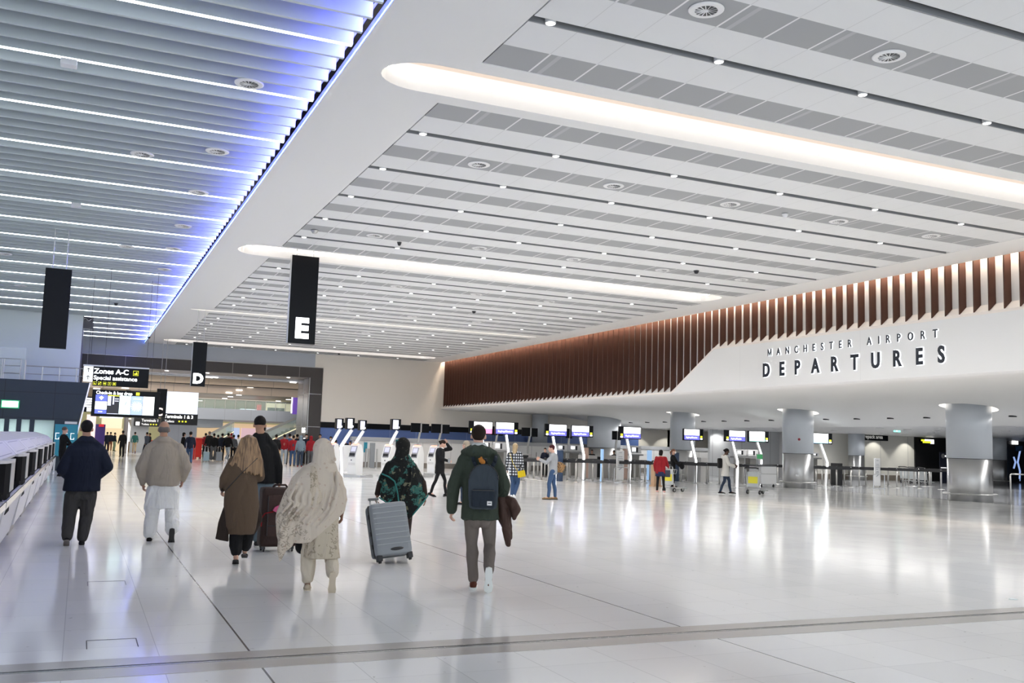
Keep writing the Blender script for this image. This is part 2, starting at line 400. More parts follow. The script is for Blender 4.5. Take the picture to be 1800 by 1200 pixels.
# downlights
proto = None
FN = ['', 'before the nearest cove light', 'after the nearest cove light', 'after the second cove light', 'after the thin third cove light', 'after the farthest cove light']
cnt = 0
for fi, k, y in DL:
    if y < 8.5: continue
    near = (k if fi > 1 else k - 3)
    if fi == 1 and k < 3: near = 0
    xs = [5.14 + 2.62 * j for j in range(6)]
    if y > 30: xs = [5.14 + 0.3 + 2.62 * j for j in range(6)]
    for j, x in enumerate(xs):
        if proto is None:
            proto = empty('downlight', (x, y, ZC - 0.02), '', 'ceiling light', 'downlights in the black ceiling slots')
            b = MB(); b.lathe((x, y, ZC - 0.004), [(0.060, 0), (0.072, 0.003), (0.072, 0.1), (0.060, 0.1)], 18, False); b.build('housing', M_WHITE, proto)
            b = MB(); b.lathe((x, y, ZC - 0.006), [(0.059, 0), (0.059, 0.004)], 18); b.build('lens', M_EDL, proto); q = proto
            sl = bpy.data.lights.new('downlight_lamp', 'SPOT'); sl.energy = 60; sl.spot_size = R_(150); sl.spot_blend = 0.6; sl.shadow_soft_size = 0.1; sl.color = (1, 0.98, 0.96)
            so = bpy.data.objects.new('downlight_lamp', sl); C.objects.link(so); so.parent = proto; so.location = (0, 0, -0.04)
        else: q = dup(proto, (x, y, ZC - 0.02))
        if fi == 5:
            for lo in [c_ for c_ in q.children if c_.type == 'LIGHT']: bpy.data.objects.remove(lo)
        q['label'] = f'white downlight {nth(j)} from left in {nth(k)} slot {FN[fi]}'
        cnt += 1
# round swirl diffusers
dproto = None
def diffuser(x, y, lab, z=ZC - 0.0):
    global dproto
    if dproto is None:
        dproto = empty('air_diffuser', (x, y, z), '', 'air vent')
        b = MB(); b.lathe((x, y, z - 0.012), [(0.14, 0.0), (0.205, 0.0), (0.22, 0.01), (0.22, 0.02), (0.10, 0.02)], 28, False); b.build('rim', M_WHITE, dproto)
        b = MB(); b.lathe((x, y, z - 0.008), [(0.15, 0), (0.15, 0.01)], 24); b.build('dark_core', mat('vent_core', (0.10, 0.10, 0.10), 0.6), dproto)
        b = MB(); b.lathe((x, y, z - 0.02), [(0.025, 0), (0.03, 0.012)], 12)
        for i in range(14):
            a_ = 2 * PI * i / 14; ca, sa = math.cos(a_), math.sin(a_)
            b.obox((x + ca * 0.085, y + sa * 0.085, z - 0.014), (0.12, 0.012, 0.004), (R_(30), 0, a_))
        b.build('vanes', M_WHITE, dproto); q = dproto
    else: q = dup(dproto, (x, y, z))
    q['label'] = lab; q['group'] = 'round white swirl air diffusers'; return q
def onperf(y):
    best = min(DIFF, key=lambda d: abs(d[2] - y)); return best[2]
for i, (px, py, lab) in enumerate(((1238, 20, 'near the top frame edge above the MANCHESTER lettering'), (1561, 100, 'near the top right, past the large top one'), (841, 290, 'in the row just beyond the nearest cove light, leftmost'), (1076, 328, 'second in the row just beyond the nearest cove light'), (1284, 359, 'third in the row just beyond the nearest cove light'), (1471, 390, 'fourth in the row just beyond the nearest cove light'), (1640, 414, 'rightmost in the row just beyond the nearest cove light'),
        (657, 415, 'just above the hanging E sign, leftmost of its row'), (841, 437, 'second in the row above the E sign'), (1008, 456, 'third in the row above the E sign'), (1163, 475, 'fourth in the row above the E sign'), (1305, 491, 'fifth in the row above the E sign'),
        (697, 503, 'just right of the E sign top, below the second cove light'), (840, 516, 'second right of the E sign below the second cove light'), (968, 529, 'third right of the E sign below the second cove light'), (480, 534, 'left of the E sign below the second cove light'), (605, 546, 'right of the E sign middle'), (725, 556, 'second right of the E sign middle'), (838, 566, 'third right of the E sign middle'), (645, 584, 'right of the E letter near the farthest cove light'), (745, 592, 'second right of the E letter near the farthest cove light'))):
    p = at(px, py, z=ZC); diffuser(p.x, onperf(p.y), 'round white swirl diffuser ' + lab)
# small ceiling sensors and cameras
def dome(px, py, z, lab, m=None, r=0.07):
    p = at(px, py, z=z); b = MB(); b.lathe((p.x, p.y, z - 0.09), [(0.02, 0), (r * 0.7, 0.012), (r, 0.05), (r, 0.075), (r * 1.25, 0.078), (r * 1.25, 0.09)], 16)
    return thing1(b.build('ceiling_dome_camera', m or M_DARKMET, smooth=True), lab, 'security camera')
dome(1224, 476, ZC, 'dark dome camera on the white ceiling right of the second cove light'); dome(553, 405, ZC, 'pale dome camera left above the E sign', M_SATIN, 0.08); dome(702, 426, ZC, 'dark spot of a dome camera between E sign and second cove light', r=0.05)
dome(833, 547, ZC, 'dark dome camera right of the E sign, between thin and second cove lights'); dome(596, 621, ZC, 'dark dome camera left of the farthest cove light end'); dome(641, 629, ZC, 'dark dome camera below the farthest cove light'); dome(1380, 376, ZC, 'pale dome camera in the row of diffusers beyond the nearest cove light', M_WHITE, 0.06)
dome(204, 533, ZC, 'small dark dome camera on the baffles right of the blank black sign'); dome(262, 592, 6.95, 'black dome camera near the far corner of the blue-lit baffles')

# ------------------------------------------------------------------ baffle ceiling on the left

BP = 0.4875
y = 12.60 - BP * 5 * 2; i = 0; lit = 0; sub = 0
gb = {}
def baffle(y, x0, x1, islit, lab):
    key = (x0, x1, islit)
    z0, z1 = (ZC, ZC + 0.21)
    if key in gb: q = dup(gb[key], (x1, y, z0))
    else:
        q = empty('ceiling_baffle', (x1, y, z0), '', 'ceiling baffle')
        b = MB(); b.box(x0, x1, y - 0.03, y + 0.03, z0 + (0.016 if islit else 0.0), z1); b.build('blade', M_BAFFLE, q)
        b = MB()
        for xx in (x1 - 0.9, x1 - 3.3, x1 - 5.7): 
            if xx > x0: b.box(xx - 0.008, xx + 0.008, y - 0.008, y + 0.008, z1, 7.45)
        b.build('hanger', M_DARKMET, q)
        if islit: b = MB(); b.box(x0, x1 - 0.01, y - 0.022, y + 0.022, z0, z0 + 0.015); b.build('light_strip', M_EBAF, q)
        gb[key] = q
    q['label'] = lab; q['group'] = 'lit ceiling baffles' if islit else 'plain ceiling baffles'
ya = 12.60 - 5 * BP
for k in range(0, 102):
    y = ya + BP * k
    islit = k % 5 == 0
    x0 = -9.0 if y < 48.9 else -0.19
    if y > 60.8: break
    j = k // 5
    baffle(y, x0, 3.05, islit, f'{nth(j)} lit ceiling baffle from the camera' if islit else f'{nth(k % 5 - 1)} plain grey baffle beyond the {nth(j)} lit one from the camera')
# blue LED strip along the edge of the plaster, lighting the baffle ends
b = MB(); b.box(XE - 0.05, XE - 0.012, -6, 60.9, ZC + 0.01, ZC + 0.045); o = b.build('blue_light_strip', M_EBLUE)
thing1(o, 'glowing blue light strip along the edge where baffles meet white ceiling', 'light strip')
b = MB(); b.box(XE - 0.055, XE - 0.002, -6, 60.9, ZC - 0.015, ZC + 0.008); struct(b.build('trim_5', M_PLASTER))
for k in range(5): area('blue_edge_lamp', (XE - 0.02, 5 + 12 * k, ZC + 0.12), (0, R_(102), 0), 0.16, 11.8, 210, (0.16, 0.16, 1.0))
# services above baffles
b = MB(); 
for x in (-6.5, -3.2, 0.2, 2.2): b.cyl((x, 8, 7.75), (x, 60, 7.75), 0.10, 0.10, 10) if x > 0 else b.cyl((x, 8, 7.75), (x, 48.8, 7.75), 0.10, 0.10, 10)
b.box(-5.6, -4.8, 8, 48.8, 7.6, 7.9); b.box(-2, -1.5, 8, 48.8, 7.9, 7.95)
for x in (2.15, -0.25, -2.65): tt = MB(); tt.box(x - 0.03, x + 0.03, 8, 60.9 if x > 0 else 48.9, 7.45, 7.5); struct(tt.build('trim_4', M_DARKMET))
thing1(b.build('service_ducts', mat('duct_metal', (0.30, 0.30, 0.30), 0.5, 0.4)), 'dim metal service ducts and trays running above the baffle ceiling', 'duct')
b = MB(); b.box(3.12, 3.16, -6, 60.9, 7.3, 8.2); struct(b.build('wall_plenum', mat('plenum_side', (0.08, 0.08, 0.10), 0.5)))
for px, py, lab in ((438, 147, 'nearest the camera between lit baffles'), (382, 266, 'second from the camera along the blue glow'), (349, 338, 'third from the camera along the blue glow'), (322, 397, 'fourth from the camera along the blue glow'), (305, 437, 'fifth from the camera along the blue glow'), (289, 473, 'sixth from the camera along the blue glow'), (275, 499, 'seventh from the camera along the blue glow'), (250, 271, 'pale, left of the second one'), (8, 446, 'at the left frame edge'), (222, 433, 'between baffles above right of the blank black sign'), (36, 502, 'left of the blank black sign')):
    p = at(px, py, z=ZC - 0.01); diffuser(p.x, p.y, 'round white diffuser in the baffle ceiling, ' + lab, ZC - 0.012)
for px, py, lab in ((121, 112, 'nearest the camera'), (134, 361, 'second, farther along')):
    p = at(px, py, z=ZC - 0.05); b = MB(); b.box(p.x - 0.11, p.x + 0.11, p.y - 0.09, p.y + 0.09, ZC - 0.09, ZC, 0.01)
    thing1(b.build('wireless_box', M_WHITE), 'small white box fixed under the left baffles, ' + lab, 'box')

# ------------------------------------------------------------------ right fascia with the timber fins
XF = 22.0
PROF = [(22.0, 3.93), (22.04, 3.88), (22.15, 3.84), (22.5, 3.815), (23.5, 3.80), (27, 3.80), (29.5, 3.79), (31, 3.74), (32, 3.64), (33, 3.50), (34.5, 3.30), (36, 3.08)]
from mathutils.geometry import delaunay_2d_cdt
Y0, Y1 = -6, 60.98
def zsof(x):
    for (xa, za), (xb, zb) in zip(PROF, PROF[1:]):
        if x <= xb: return za + (zb - za) * (x - xa) / (xb - xa)
    return 3.08
COLS = [(31.92, 27.34, 0.83), (31.7, 36.99, 0.73), (31.3, 46.2, 0.70)]
def hole_r(r): return r + 0.24
vs, es = [], []
ysl = [Y0 + (Y1 - Y0) * i / 30 for i in range(31)]
for (x, z) in PROF:
    k0 = len(vs)
    for i, y in enumerate(ysl): vs.append(Vector((x, y))); es += [(k0 + i - 1, k0 + i)] if i else []
for cx_, cy_, r_ in COLS:
    k0 = len(vs); n_ = 36
    for i in range(n_): a = 2 * PI * i / n_; vs.append(Vector((cx_ + math.cos(a) * hole_r(r_), cy_ + math.sin(a) * hole_r(r_)))); es.append((k0 + i, k0 + (i + 1) % n_))
ov, oe, of, _, _, _ = delaunay_2d_cdt(vs, es, [], 0, 1e-4)
b = MB(); bv = [b.b.verts.new((v.x, v.y, zsof(v.x))) for v in ov]
for f in of:
    c_ = sum((ov[i] for i in f), Vector((0, 0))) / len(f)
    if any((c_.x - cx_) ** 2 + (c_.y - cy_) ** 2 < (hole_r(r_) * 0.985) ** 2 for cx_, cy_, r_ in COLS): continue
    b.b.faces.new([bv[i] for i in f])
o = link_mesh('ceiling', b.mesh(), M_PLASTER, smooth=True, keep=True); struct(o)
LEDGE = [(Y0, 5.57), (30.42, 5.57), (33.3, 3.98), (Y1, 3.98)]
b = MB()
for (ya, za), (yb, zb) in zip(LEDGE, LEDGE[1:]):
    b.poly([(XF, ya, 3.93), (XF, yb, 3.93), (XF, yb, zb), (XF, ya, za)])
    b.poly([(XF, ya, za), (XF, yb, zb), (XF + 0.02, yb, zb + 0.01), (XF + 0.02, ya, za + 0.01)])
    b.poly([(XF + 0.02, ya, za + 0.01), (XF + 0.02, yb, zb + 0.01), (XF + 0.30, yb, zb + 0.25), (XF + 0.30, ya, za + 0.25)])
b.poly([(XF + 0.28, Y0, 3.9), (XF + 0.28, Y1, 3.9), (XF + 0.28, Y1, 7.6), (XF + 0.28, Y0, 7.6)])
o = link_mesh('wall_right', b.mesh(), panel_mat('fascia_plaster', (0.80, 0.80, 0.79), (0.70, 0.70, 0.69), 6.0, 1, 1.2, 0.012, 0.6), keep=True); struct(o)
b = MB()
for (ya, za), (yb, zb) in zip(LEDGE, LEDGE[1:]):
    b.hexa([(XF - 0.012, ya, za - 0.07), (XF - 0.002, ya, za - 0.07), (XF - 0.002, yb, zb - 0.07), (XF - 0.012, yb, zb - 0.07), (XF - 0.012, ya, za), (XF - 0.002, ya, za), (XF - 0.002, yb, zb), (XF - 0.012, yb, zb)])
struct(b.build('trim_6', mat('ledge_trim', (0.86, 0.80, 0.74), 0.5)))
b = MB(); b.box(XR, XF + 0.6, Y0, Y1, 7.42, 7.45); struct(b.build('ceiling', M_PLASTER))
b = MB(); b.box(XR - 0.02, XR, Y0, Y1, 7.0, 7.42); struct(b.build('trim_7', M_PLASTER))
for k in range(5): area('fin_cove_lamp', (XF + 0.11, 14 + 10.5 * k, 7.38), (0, 0, 0), 0.14, 10.4, 210, (1, 0.80, 0.62))
def ledge_z(y):
    for (ya, za), (yb, zb) in zip(LEDGE, LEDGE[1:]):
        if y <= yb: return za + (zb - za) * (y - ya) / (yb - ya)
    return 3.98
y = 15.75; k = 0; tf = {}; FD = 0.265
while y < 60.7:
    zb = ledge_z(y); key = round(zb, 2)
    if key in tf: q = dup(tf[key], (XF + 0.25, y, zb))
    else:
        b = MB(); b.prism([(XF + 0.01, y - 0.02, zb + 0.014), (XF + FD, y - 0.02, zb + 0.235), (XF + FD, y - 0.02, 7.3), (XF + 0.01, y - 0.02, 7.3)], (0, 0.04, 0))
        me = b.mesh(); me.transform(Matrix.Translation((-XF - 0.25, -y, -zb)))
        q = link_mesh('timber_fin', me, M_TIMBER, keep=True); q.location = (XF + 0.25, y, zb); tf[key] = q
    tag(q, f'brown upright timber fin, {nth(k)} from the right frame edge', 'timber fin', 'brown timber fins along the right wall'); k += 1; y += 0.4765
# lettering: two lines standing off the wall with a lit halo
def wall_letters(lab, body, y_left, y_right, zb, h, bold):
    """letters on the plane x = XF reading from far (left) to near (right)"""
    root = empty('wall_lettering', (XF - 0.05, (y_left + y_right) / 2, zb), lab, 'lettering')
    n = len(body); step = (y_right - y_left) / (n - 1) if False else None
    meshes = []
    for ch in body:
        if ch == ' ': meshes.append(None); continue
        meshes.append(text_mesh(ch, 1.0, 0.0, bold, 'LEFT'))
    ws = []
    for me in meshes:
        if me is None: ws.append((0, 0.35)); continue
        xs = [v.co.x for v in me.vertices]; ws.append((min(xs), max(xs)))
    capH = 0.0
    for me in meshes:
        if me is not None: capH = max(capH, max(v.co.y for v in me.vertices)); bpy.data.meshes.remove(me)
    sc = h / capH; wsum = sum((b_ - a_) * sc * 0.80 for a_, b_ in ws); L = abs(y_right - y_left); gap = (L - wsum) / (n - 1)
    cur = y_left
    for ch, (a_, b_) in zip(body, ws):
        w = (b_ - a_) * sc * 0.80
        if ch != ' ':
            for layer in (0, 1):
                me = text_mesh(ch, 1.0, 0.022 / sc if layer == 0 else 0.012 / sc, bold if layer == 0 else bold + (0.020 if bold > 0.02 else 0.012), 'LEFT')
                # local text x -> -Y world, text y -> Z
                M = Matrix.Translation((XF - (0.045 if layer == 0 else 0.014), cur, zb)) @ Matrix(((0, 0, -1, 0), (-1, 0, 0, 0), (0, 1, 0, 0), (0, 0, 0, 1))) @ Matrix.Diagonal((sc * 0.80, sc, sc, 1)) @ Matrix.Translation((-a_, 0, 0))
                me.transform(M); me.materials.clear()
                if layer == 0: f = link_mesh('letter', me, mat('letter_black', (0.012, 0.016, 0.025), 0.35), root)
                else: link_mesh('halo_light', me, mat('lit_halo', (1, 1, 1), 0.5, 0, (0.86, 0.92, 1.0), 1.1), f)
        cur -= w + gap
    return root
pa = at(1351.5, 625.5, x=XF); pb = at(1650, 592.5, x=XF)
wall_letters('thin dark raised letters reading MANCHESTER AIRPORT, glowing edges, upper line', 'MANCHESTER AIRPORT', pa.y, pb.y, (pa.z + pb.z) / 2, 0.235, 0.014)
pa = at(1343, 661, x=XF); pb = at(1663, 637, x=XF)
wall_letters('bold dark raised letters reading DEPARTURES, glowing edges, lower line', 'DEPARTURES', pa.y, pb.y, (pa.z + pb.z) / 2, 0.475, 0.036)

# soffit downlights
pr = None
for i, (px, py) in enumerate(((1780, 725), (1629, 728), (1565, 729), (1506, 730), (1452, 731), (1356, 734), (1313, 735), (1273, 736), (1237, 736.5), (1169, 737.5), (1138, 739), (1109, 739), (1081, 740), (1008, 741), (986, 741), (964, 741), (927, 743))):
    zz = 3.37; p = at(px, py, x=33.9)
    if p.y > 60: continue
    if pr is None:
        pr = empty('soffit_downlight', (33.9, p.y, zz), '', 'ceiling light')
        b = MB(); b.lathe((33.9, p.y, zz - 0.03), [(0.10, 0), (0.15, 0.0), (0.15, 0.10), (0.10, 0.10)], 16); b.build('dark_ring', M_DARKMET, pr)
        b = MB(); b.lathe((33.9, p.y, zz - 0.01), [(0.095, 0), (0.095, 0.02)], 16); b.build('lens', M_EDL, pr); q = pr
    else: q = dup(pr, (33.9, p.y, zz))
    tag(q, f'recessed dark-rimmed downlight in the sloping soffit, {nth(i)} from the right frame edge', None, 'downlights along the sloping soffit')

# ------------------------------------------------------------------ columns
def column(cx, cy, r, lab, ring=True, flat=None, rail=True):
    t = empty('round_column', (cx, cy, 0), lab, 'column'); n = 40
    ang = [2 * PI * i / n for i in range(n)]
    def wrap(z0, z1f, rr):
        b = MB()
        A = [b.b.verts.new((cx + math.cos(a) * rr, cy + math.sin(a) * rr, z0)) for a in ang]
        B = [b.b.verts.new((cx + math.cos(a) * rr, cy + math.sin(a) * rr, z1f(cx + math.cos(a) * rr))) for a in ang]
        for i in range(n): b.b.faces.new((A[i], A[(i + 1) % n], B[(i + 1) % n], B[i]))
        b.b.faces.new(A[::-1]); b.b.faces.new(B); return b
    top = (lambda x: flat) if flat else (lambda x: zsof(x) + 0.7) if ring else (lambda x: zsof(x) - 0.01)
    wrap(1.64, top, r).build('painted_cladding', M_COLPAINT, t, True)
    wrap(0.0, lambda x: 1.62, r * 0.985).build('steel_base', M_STEEL, t, True)
    wrap(1.62, lambda x: 1.64, r * 0.975).build('shadow_gap', M_DARKMET, t, True)
    if rail:
        b = MB(); rr = r + 0.13
        P = [(cx + math.cos(a) * rr, cy + math.sin(a) * rr, 0.27) for a in ang]
        b.tube(P + [P[0]], 0.035, 8)
        for i in range(0, n, 8): b.cyl((cx + math.cos(ang[i]) * r * 0.9, cy + math.sin(ang[i]) * r * 0.9, 0.27), P[i], 0.015, 0.015, 6)
        b.build('bumper_rail', M_SATIN, t)
    if ring:
        b = MB()
        O = [(cx + math.cos(a) * hole_r(r), cy + math.sin(a) * hole_r(r)) for a in ang]; I = [(cx + math.cos(a) * r * 0.98, cy + math.sin(a) * r * 0.98) for a in ang]
        for i in range(n):
            j = (i + 1) % n; b.mi = 0 if math.cos(ang[i]) * 0.76 + math.sin(ang[i]) * 0.65 > -0.3 else 1  # glow painted by emission on the far sides only, rest plain plaster
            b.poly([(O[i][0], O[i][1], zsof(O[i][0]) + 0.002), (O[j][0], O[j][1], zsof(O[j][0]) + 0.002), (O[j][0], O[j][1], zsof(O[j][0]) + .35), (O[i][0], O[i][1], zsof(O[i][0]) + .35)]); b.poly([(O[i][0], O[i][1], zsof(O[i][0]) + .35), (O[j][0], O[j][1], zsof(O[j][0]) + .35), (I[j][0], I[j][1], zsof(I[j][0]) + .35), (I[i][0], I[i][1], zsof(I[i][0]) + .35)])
        b.build('glow_painted_collar', [mat('glow_painted_collar', (1, 0.97, 0.92), 0.5, 0, (1.0, 0.93, 0.84), 0.6), M_PLASTER], t)
    return t
column(31.92, 27.34, 0.83, 'large round grey column with steel base, nearest the right frame edge')
column(31.7, 36.99, 0.73, 'round grey column with steel base and small red button, second from the right')
column(31.3, 46.2, 0.70, 'grey column behind the woman in the red hooded jacket')
column(32.2, 56.8, 1.12, 'wide dark grey column behind the low counter wall, centre right', False)
p = at(948, 780, y=60.3); column(p.x, p.y, 0.55, 'bluish grey column half hidden behind the counter screens', False)
p = at(1505.5, 800, y=49.7); column(p.x, p.y, 0.53, 'slim far column left of the repack area sign', False, 3.08)
p = at(1755, 852, z=0); column(p.x, p.y, 0.55, 'far grey column seen just right of the large near column', False, 3.08)
b = MB(); p = at(1402, 772, y=36.4); b.cyl((31.2, 36.42, p.z), (31.17, 36.38, p.z), 0.06, 0.06, 16)
q = b.build('button_plate', mat('alarm_red', (0.35, 0.02, 0.04), 0.4)); q.location.x = p.x - 0.02; q.location.y = 36.27; tag(q, 'small round red alarm button on the second grey column', 'alarm button')
b = MB(); p = at(1401, 837, y=36.25); b.obox((0, 0, 0), (0.16, 0.05, 0.09), (0, 0, -0.7), 0.01); q = b.build('socket_box', M_SATIN); q.location = (p.x, 36.25, p.z); tag(q, 'small metal socket box on the steel base of the second column', 'socket')

# ------------------------------------------------------------------ low ceiling and back walls on the right
b = MB(); b.box(36, 80, -6, 70, 3.08, 3.3); o = link_mesh('ceiling', b.mesh(), panel_mat('slat_ceiling', (0.74, 0.74, 0.75), (0.30, 0.30, 0.31), 1.4, 1, 0.0, 0.09, 0.35), keep=True); struct(o)
lights_low = [(1400, 751), (1430, 758), (1335, 752), (1700, 760), (1490, 750), (1546, 752), (1553, 761), (1548, 763), (1466, 756.5), (1457, 760), (1658, 752), (1646, 756.5), (1637, 760), (1629, 764), (1622, 767), (1591, 762), (1587, 758.5), (1595, 754.5), (1739, 748), (1768, 757), (1746, 761), (1795, 751), (1792, 763), (1364, 753), (1268, 755), (1248, 757), (1311, 750), (1154, 756), (1165, 753.5), (1178, 751.7)]
lp = None
lights_low = sorted(q for q in lights_low if 37 < at(*q, z=3.07).x < 78 and at(*q, z=3.07).y < 60)
for i, (px, py) in enumerate(lights_low):
    p = at(px, py, z=3.07)
    if lp is None:
        lp = empty('low_ceiling_downlight', (p.x, p.y, 3.07), '', 'ceiling light')
        b = MB(); b.lathe((p.x, p.y, 3.045), [(0.17, 0), (0.20, 0.0), (0.20, 0.03), (0.17, 0.03)], 16); b.build('rim', M_WHITE, lp)
        b = MB(); b.lathe((p.x, p.y, 3.05), [(0.168, 0), (0.168, 0.02)], 16); b.build('lens', M_EDL, lp); q = lp
        sl = bpy.data.lights.new('low_ceiling_lamp', 'SPOT'); sl.energy = 95; sl.spot_size = R_(150); sl.spot_blend = 0.6; sl.shadow_soft_size = 0.17; sl.color = (1, 0.98, 0.95)
        so = bpy.data.objects.new('low_ceiling_lamp', sl); C.objects.link(so); so.parent = lp; so.location = (0, 0, -0.06)
    else: q = dup(lp, (p.x, p.y, 3.07))
    tag(q, f'round downlight in the low slatted ceiling, {nth(i)} from the left', None, 'downlights in the low ceiling')
for (x, y_) in (): area('low_ceiling_lamp', (x, y_, 3.04), (0, 0, 0), 3.6, 0.8, 120, (1, 0.98, 0.95))
for k in range(6): area('soffit_bounce_fill', (33.9, 12 + 8.5 * k, 3.34), (0, 0, 0), 0.5, 8, 110, (1, 0.97, 0.93))  # unseen fill lamps added to bounce light up onto the soffit
# spot lamps washing the back wall
for px, pz in ((1180, 0), (1130, 0), (1600, 0), (1545, 0), (1290, 0)):
    yy = 60.2 if px < 1260 else 50.4
    p = at(px, 765, y=yy); s_ = bpy.data.lights.new('wall_spot', 'SPOT'); s_.energy = 45; s_.spot_size = 1.5; s_.spot_blend = 0.4; s_.color = (1, 0.98, 0.90)
    o = bpy.data.objects.new('wall_spot', s_); C.objects.link(o); o.location = (p.x, yy - 0.5, 3.0); o.rotation_euler = (R_(28), 0, 0)
# far wall behind the desks: cream above, black band, blue band
b = MB(); b.box(13.95, 37.5, 61, 61.3, 2.72, 7.2); o = link_mesh('wall_far', b.mesh(), panel_mat('cream_far_wall', (0.84, 0.80, 0.73), (0.84, 0.80, 0.73), 50, 0), keep=True); struct(o)
b = MB(); b.box(13.95, 37.5, 60.96, 61.3, 2.37, 2.72); struct(b.build('trim_8', M_BLACK))
b = MB(); b.box(13.95, 37.5, 61, 61.3, 1.2, 2.37); struct(b.build('trim_9', M_BLUEBAND))
b = MB(); b.box(13.95, 37.5, 61, 61.3, 0, 1.2); struct(b.build('wall_far', M_OFFW))
b = MB(); b.box(37.5, 44.5, 61, 61.3, 0, 3.3); struct(b.build('wall_far', M_CREAM))
b = MB(); b.box(44.3, 44.5, 52, 61, 0, 3.2); struct(b.build('wall_side', M_OFFW))
GPAN = panel_mat('grey_wall_panels', (0.50, 0.51, 0.52), (0.30, 0.30, 0.31), 2.4, 0, 0.4, 0.04, 0.4)
b = MB(); b.box(38.5, 44.5, 53.6, 53.8, 0, 3.2); struct(b.build('wall_back', GPAN))
b = MB(); b.box(44.4, 54.0, 50.9, 51.1, 0, 3.2); struct(b.build('wall_back', panel_mat('cream_wall_panels', (0.76, 0.74, 0.68), (0.45, 0.44, 0.42), 2.55, 0, 0.9, 0.04, 0.5)))
b = MB(); b.box(54.0, 79, 50.8, 51.0, 0, 3.2); struct(b.build('wall_back', mat('black_wall', (0.012, 0.012, 0.013), 0.35)))
b = MB(); b.box(79, 79.2, -6, 52, 0, 3.2); struct(b.build('wall_back', M_GREYWALL))
b = MB(); b.box(44.4, 54.0, 50.87, 50.9, 0, 0.35); struct(b.build('baseboard_back', mat('bronze_skirting', (0.20, 0.17, 0.14), 0.5)))
# repack area sign
def sign_box(name, x0, x1, y, z0, z1, lab, cat='sign', d=0.12, m=None, group=None):
    t = empty(name, ((x0 + x1) / 2, y, z0), lab, cat, group); b = MB(); b.box(x0, x1, y, y + d, z0, z1, 0.008); b.build('panel', m or M_BLACK, t); return t
M_STXT = mat('sign_text', (0.75, 0.75, 0.75), 0.5, 0, (0.8, 0.8, 0.8), 0.8)
pa = at(1519, 763.5, y=50.7); pb = at(1562, 775, y=50.7)
t = sign_box('wall_sign', pa.x, pb.x, 50.74, pb.z, pa.z, 'black wall sign reading repack area in grey lettering, beside the slim far column')
text('lettering', 'repack area', (pa.x + 0.02, 50.73, pb.z + 0.14), 0.36, mat('sign_text_grey', (0.40, 0.40, 0.38), 0.5, 0, (0.5, 0.5, 0.48), 0.35), t, 0.01, 0.01)
# green exit sign hung from low ceiling
pa = at(1572, 752, y=40); pb = at(1583, 759.5, y=40)
t = empty('exit_sign', ((pa.x + pb.x) / 2, 40, pb.z), 'small glowing green exit sign hung from the low ceiling, right of repack area sign', 'exit sign')
b = MB(); b.box(pa.x, pb.x, 40, 40.06, pb.z, pa.z); b.build('panel', mat('lit_exit_green', (0.3, 0.8, 0.7), 0.4, 0, (0.25, 0.85, 0.68), 0.9), t)
b = MB(); b.box(pa.x - 0.03, pa.x, 40, 40.06, pa.z - 0.05, 3.08); b.build('bracket', M_DARKMET, t)
pc = at(1575, 755, y=39.98); b = MB(); b.box(pc.x + 0.05, pc.x + 0.11, 39.985, 39.998, pb.z + 0.05, pa.z - 0.05); b.box(pc.x + 0.02, pc.x + 0.14, 39.985, 39.998, pa.z - 0.10, pa.z - 0.07); b.build('running_figure', M_ESIGN, t)
# lit shop sign on the black wall
pa = at(1620, 771, y=50.6); pb = at(1643, 780, y=50.6)
t = sign_box('shop_sign', pa.x, pb.x, 50.7, pb.z, pa.z, 'small glowing yellow and white sign high on the black far wall', 'sign', 0.08)
b = MB(); b.box(pa.x + 0.05, pa.x + 0.35, 50.66, 50.69, pa.z - 0.16, pa.z - 0.03); b.box(pa.x + 0.2, pb.x - 0.3, 50.66, 50.69, pb.z + 0.04, pb.z + 0.17); b.build('yellow_lettering', M_YEL, t)
b = MB(); b.box(pa.x + 0.4, pb.x - 0.02, 50.66, 50.69, pb.z + 0.19, pa.z - 0.02); b.box(pb.x - 0.3, pb.x, 50.655, 50.69, pb.z, pa.z - 0.05); b.build('white_lettering', M_ESIGN, t)
pa = at(1782, 772, y=50.6); pb = at(1792, 781, y=50.6)
t = sign_box('shop_sign', pa.x, pb.x, 50.7, pb.z, pa.z, 'small square glowing white sign at the far right on the black wall', 'sign', 0.08, M_ESIGN)
t = empty('display_figure', (at(1788, 845, y=50.2).x, 50.2, 0), 'slim wavy pale blue standing ribbon against the black wall, far right', 'display')
for (pxs) in (((1793, 792), (1789, 812), (1793, 828), (1792, 845)), ((1782, 803), (1785, 812), (1782, 823))):
    b = MB(); b.tube([at(a_, c_, y=50.2) for a_, c_ in pxs], 0.06, 8); b.build('ribbon', mat('lit_ribbon', (0.4, 0.5, 0.8), 0.4, 0, (0.35, 0.5, 0.9), 0.5), t)
b = MB(); p = at(1791, 845, y=50.2); b.box(p.x - 0.3, p.x + 0.3, 50.0, 50.4, 0, 0.05); b.cyl((p.x, 50.2, 0), (p.x, 50.2, 0.3), 0.05); b.build('foot', M_DARKMET, t)
b = MB(); p = at(1791, 788, y=50.2); b.box(p.x - 0.35, p.x + 0.35, 50.15, 50.25, p.z - 0.2, p.z + 0.2); b.build('head_panel', mat('blue_panel', (0.05, 0.12, 0.25), 0.4), t)
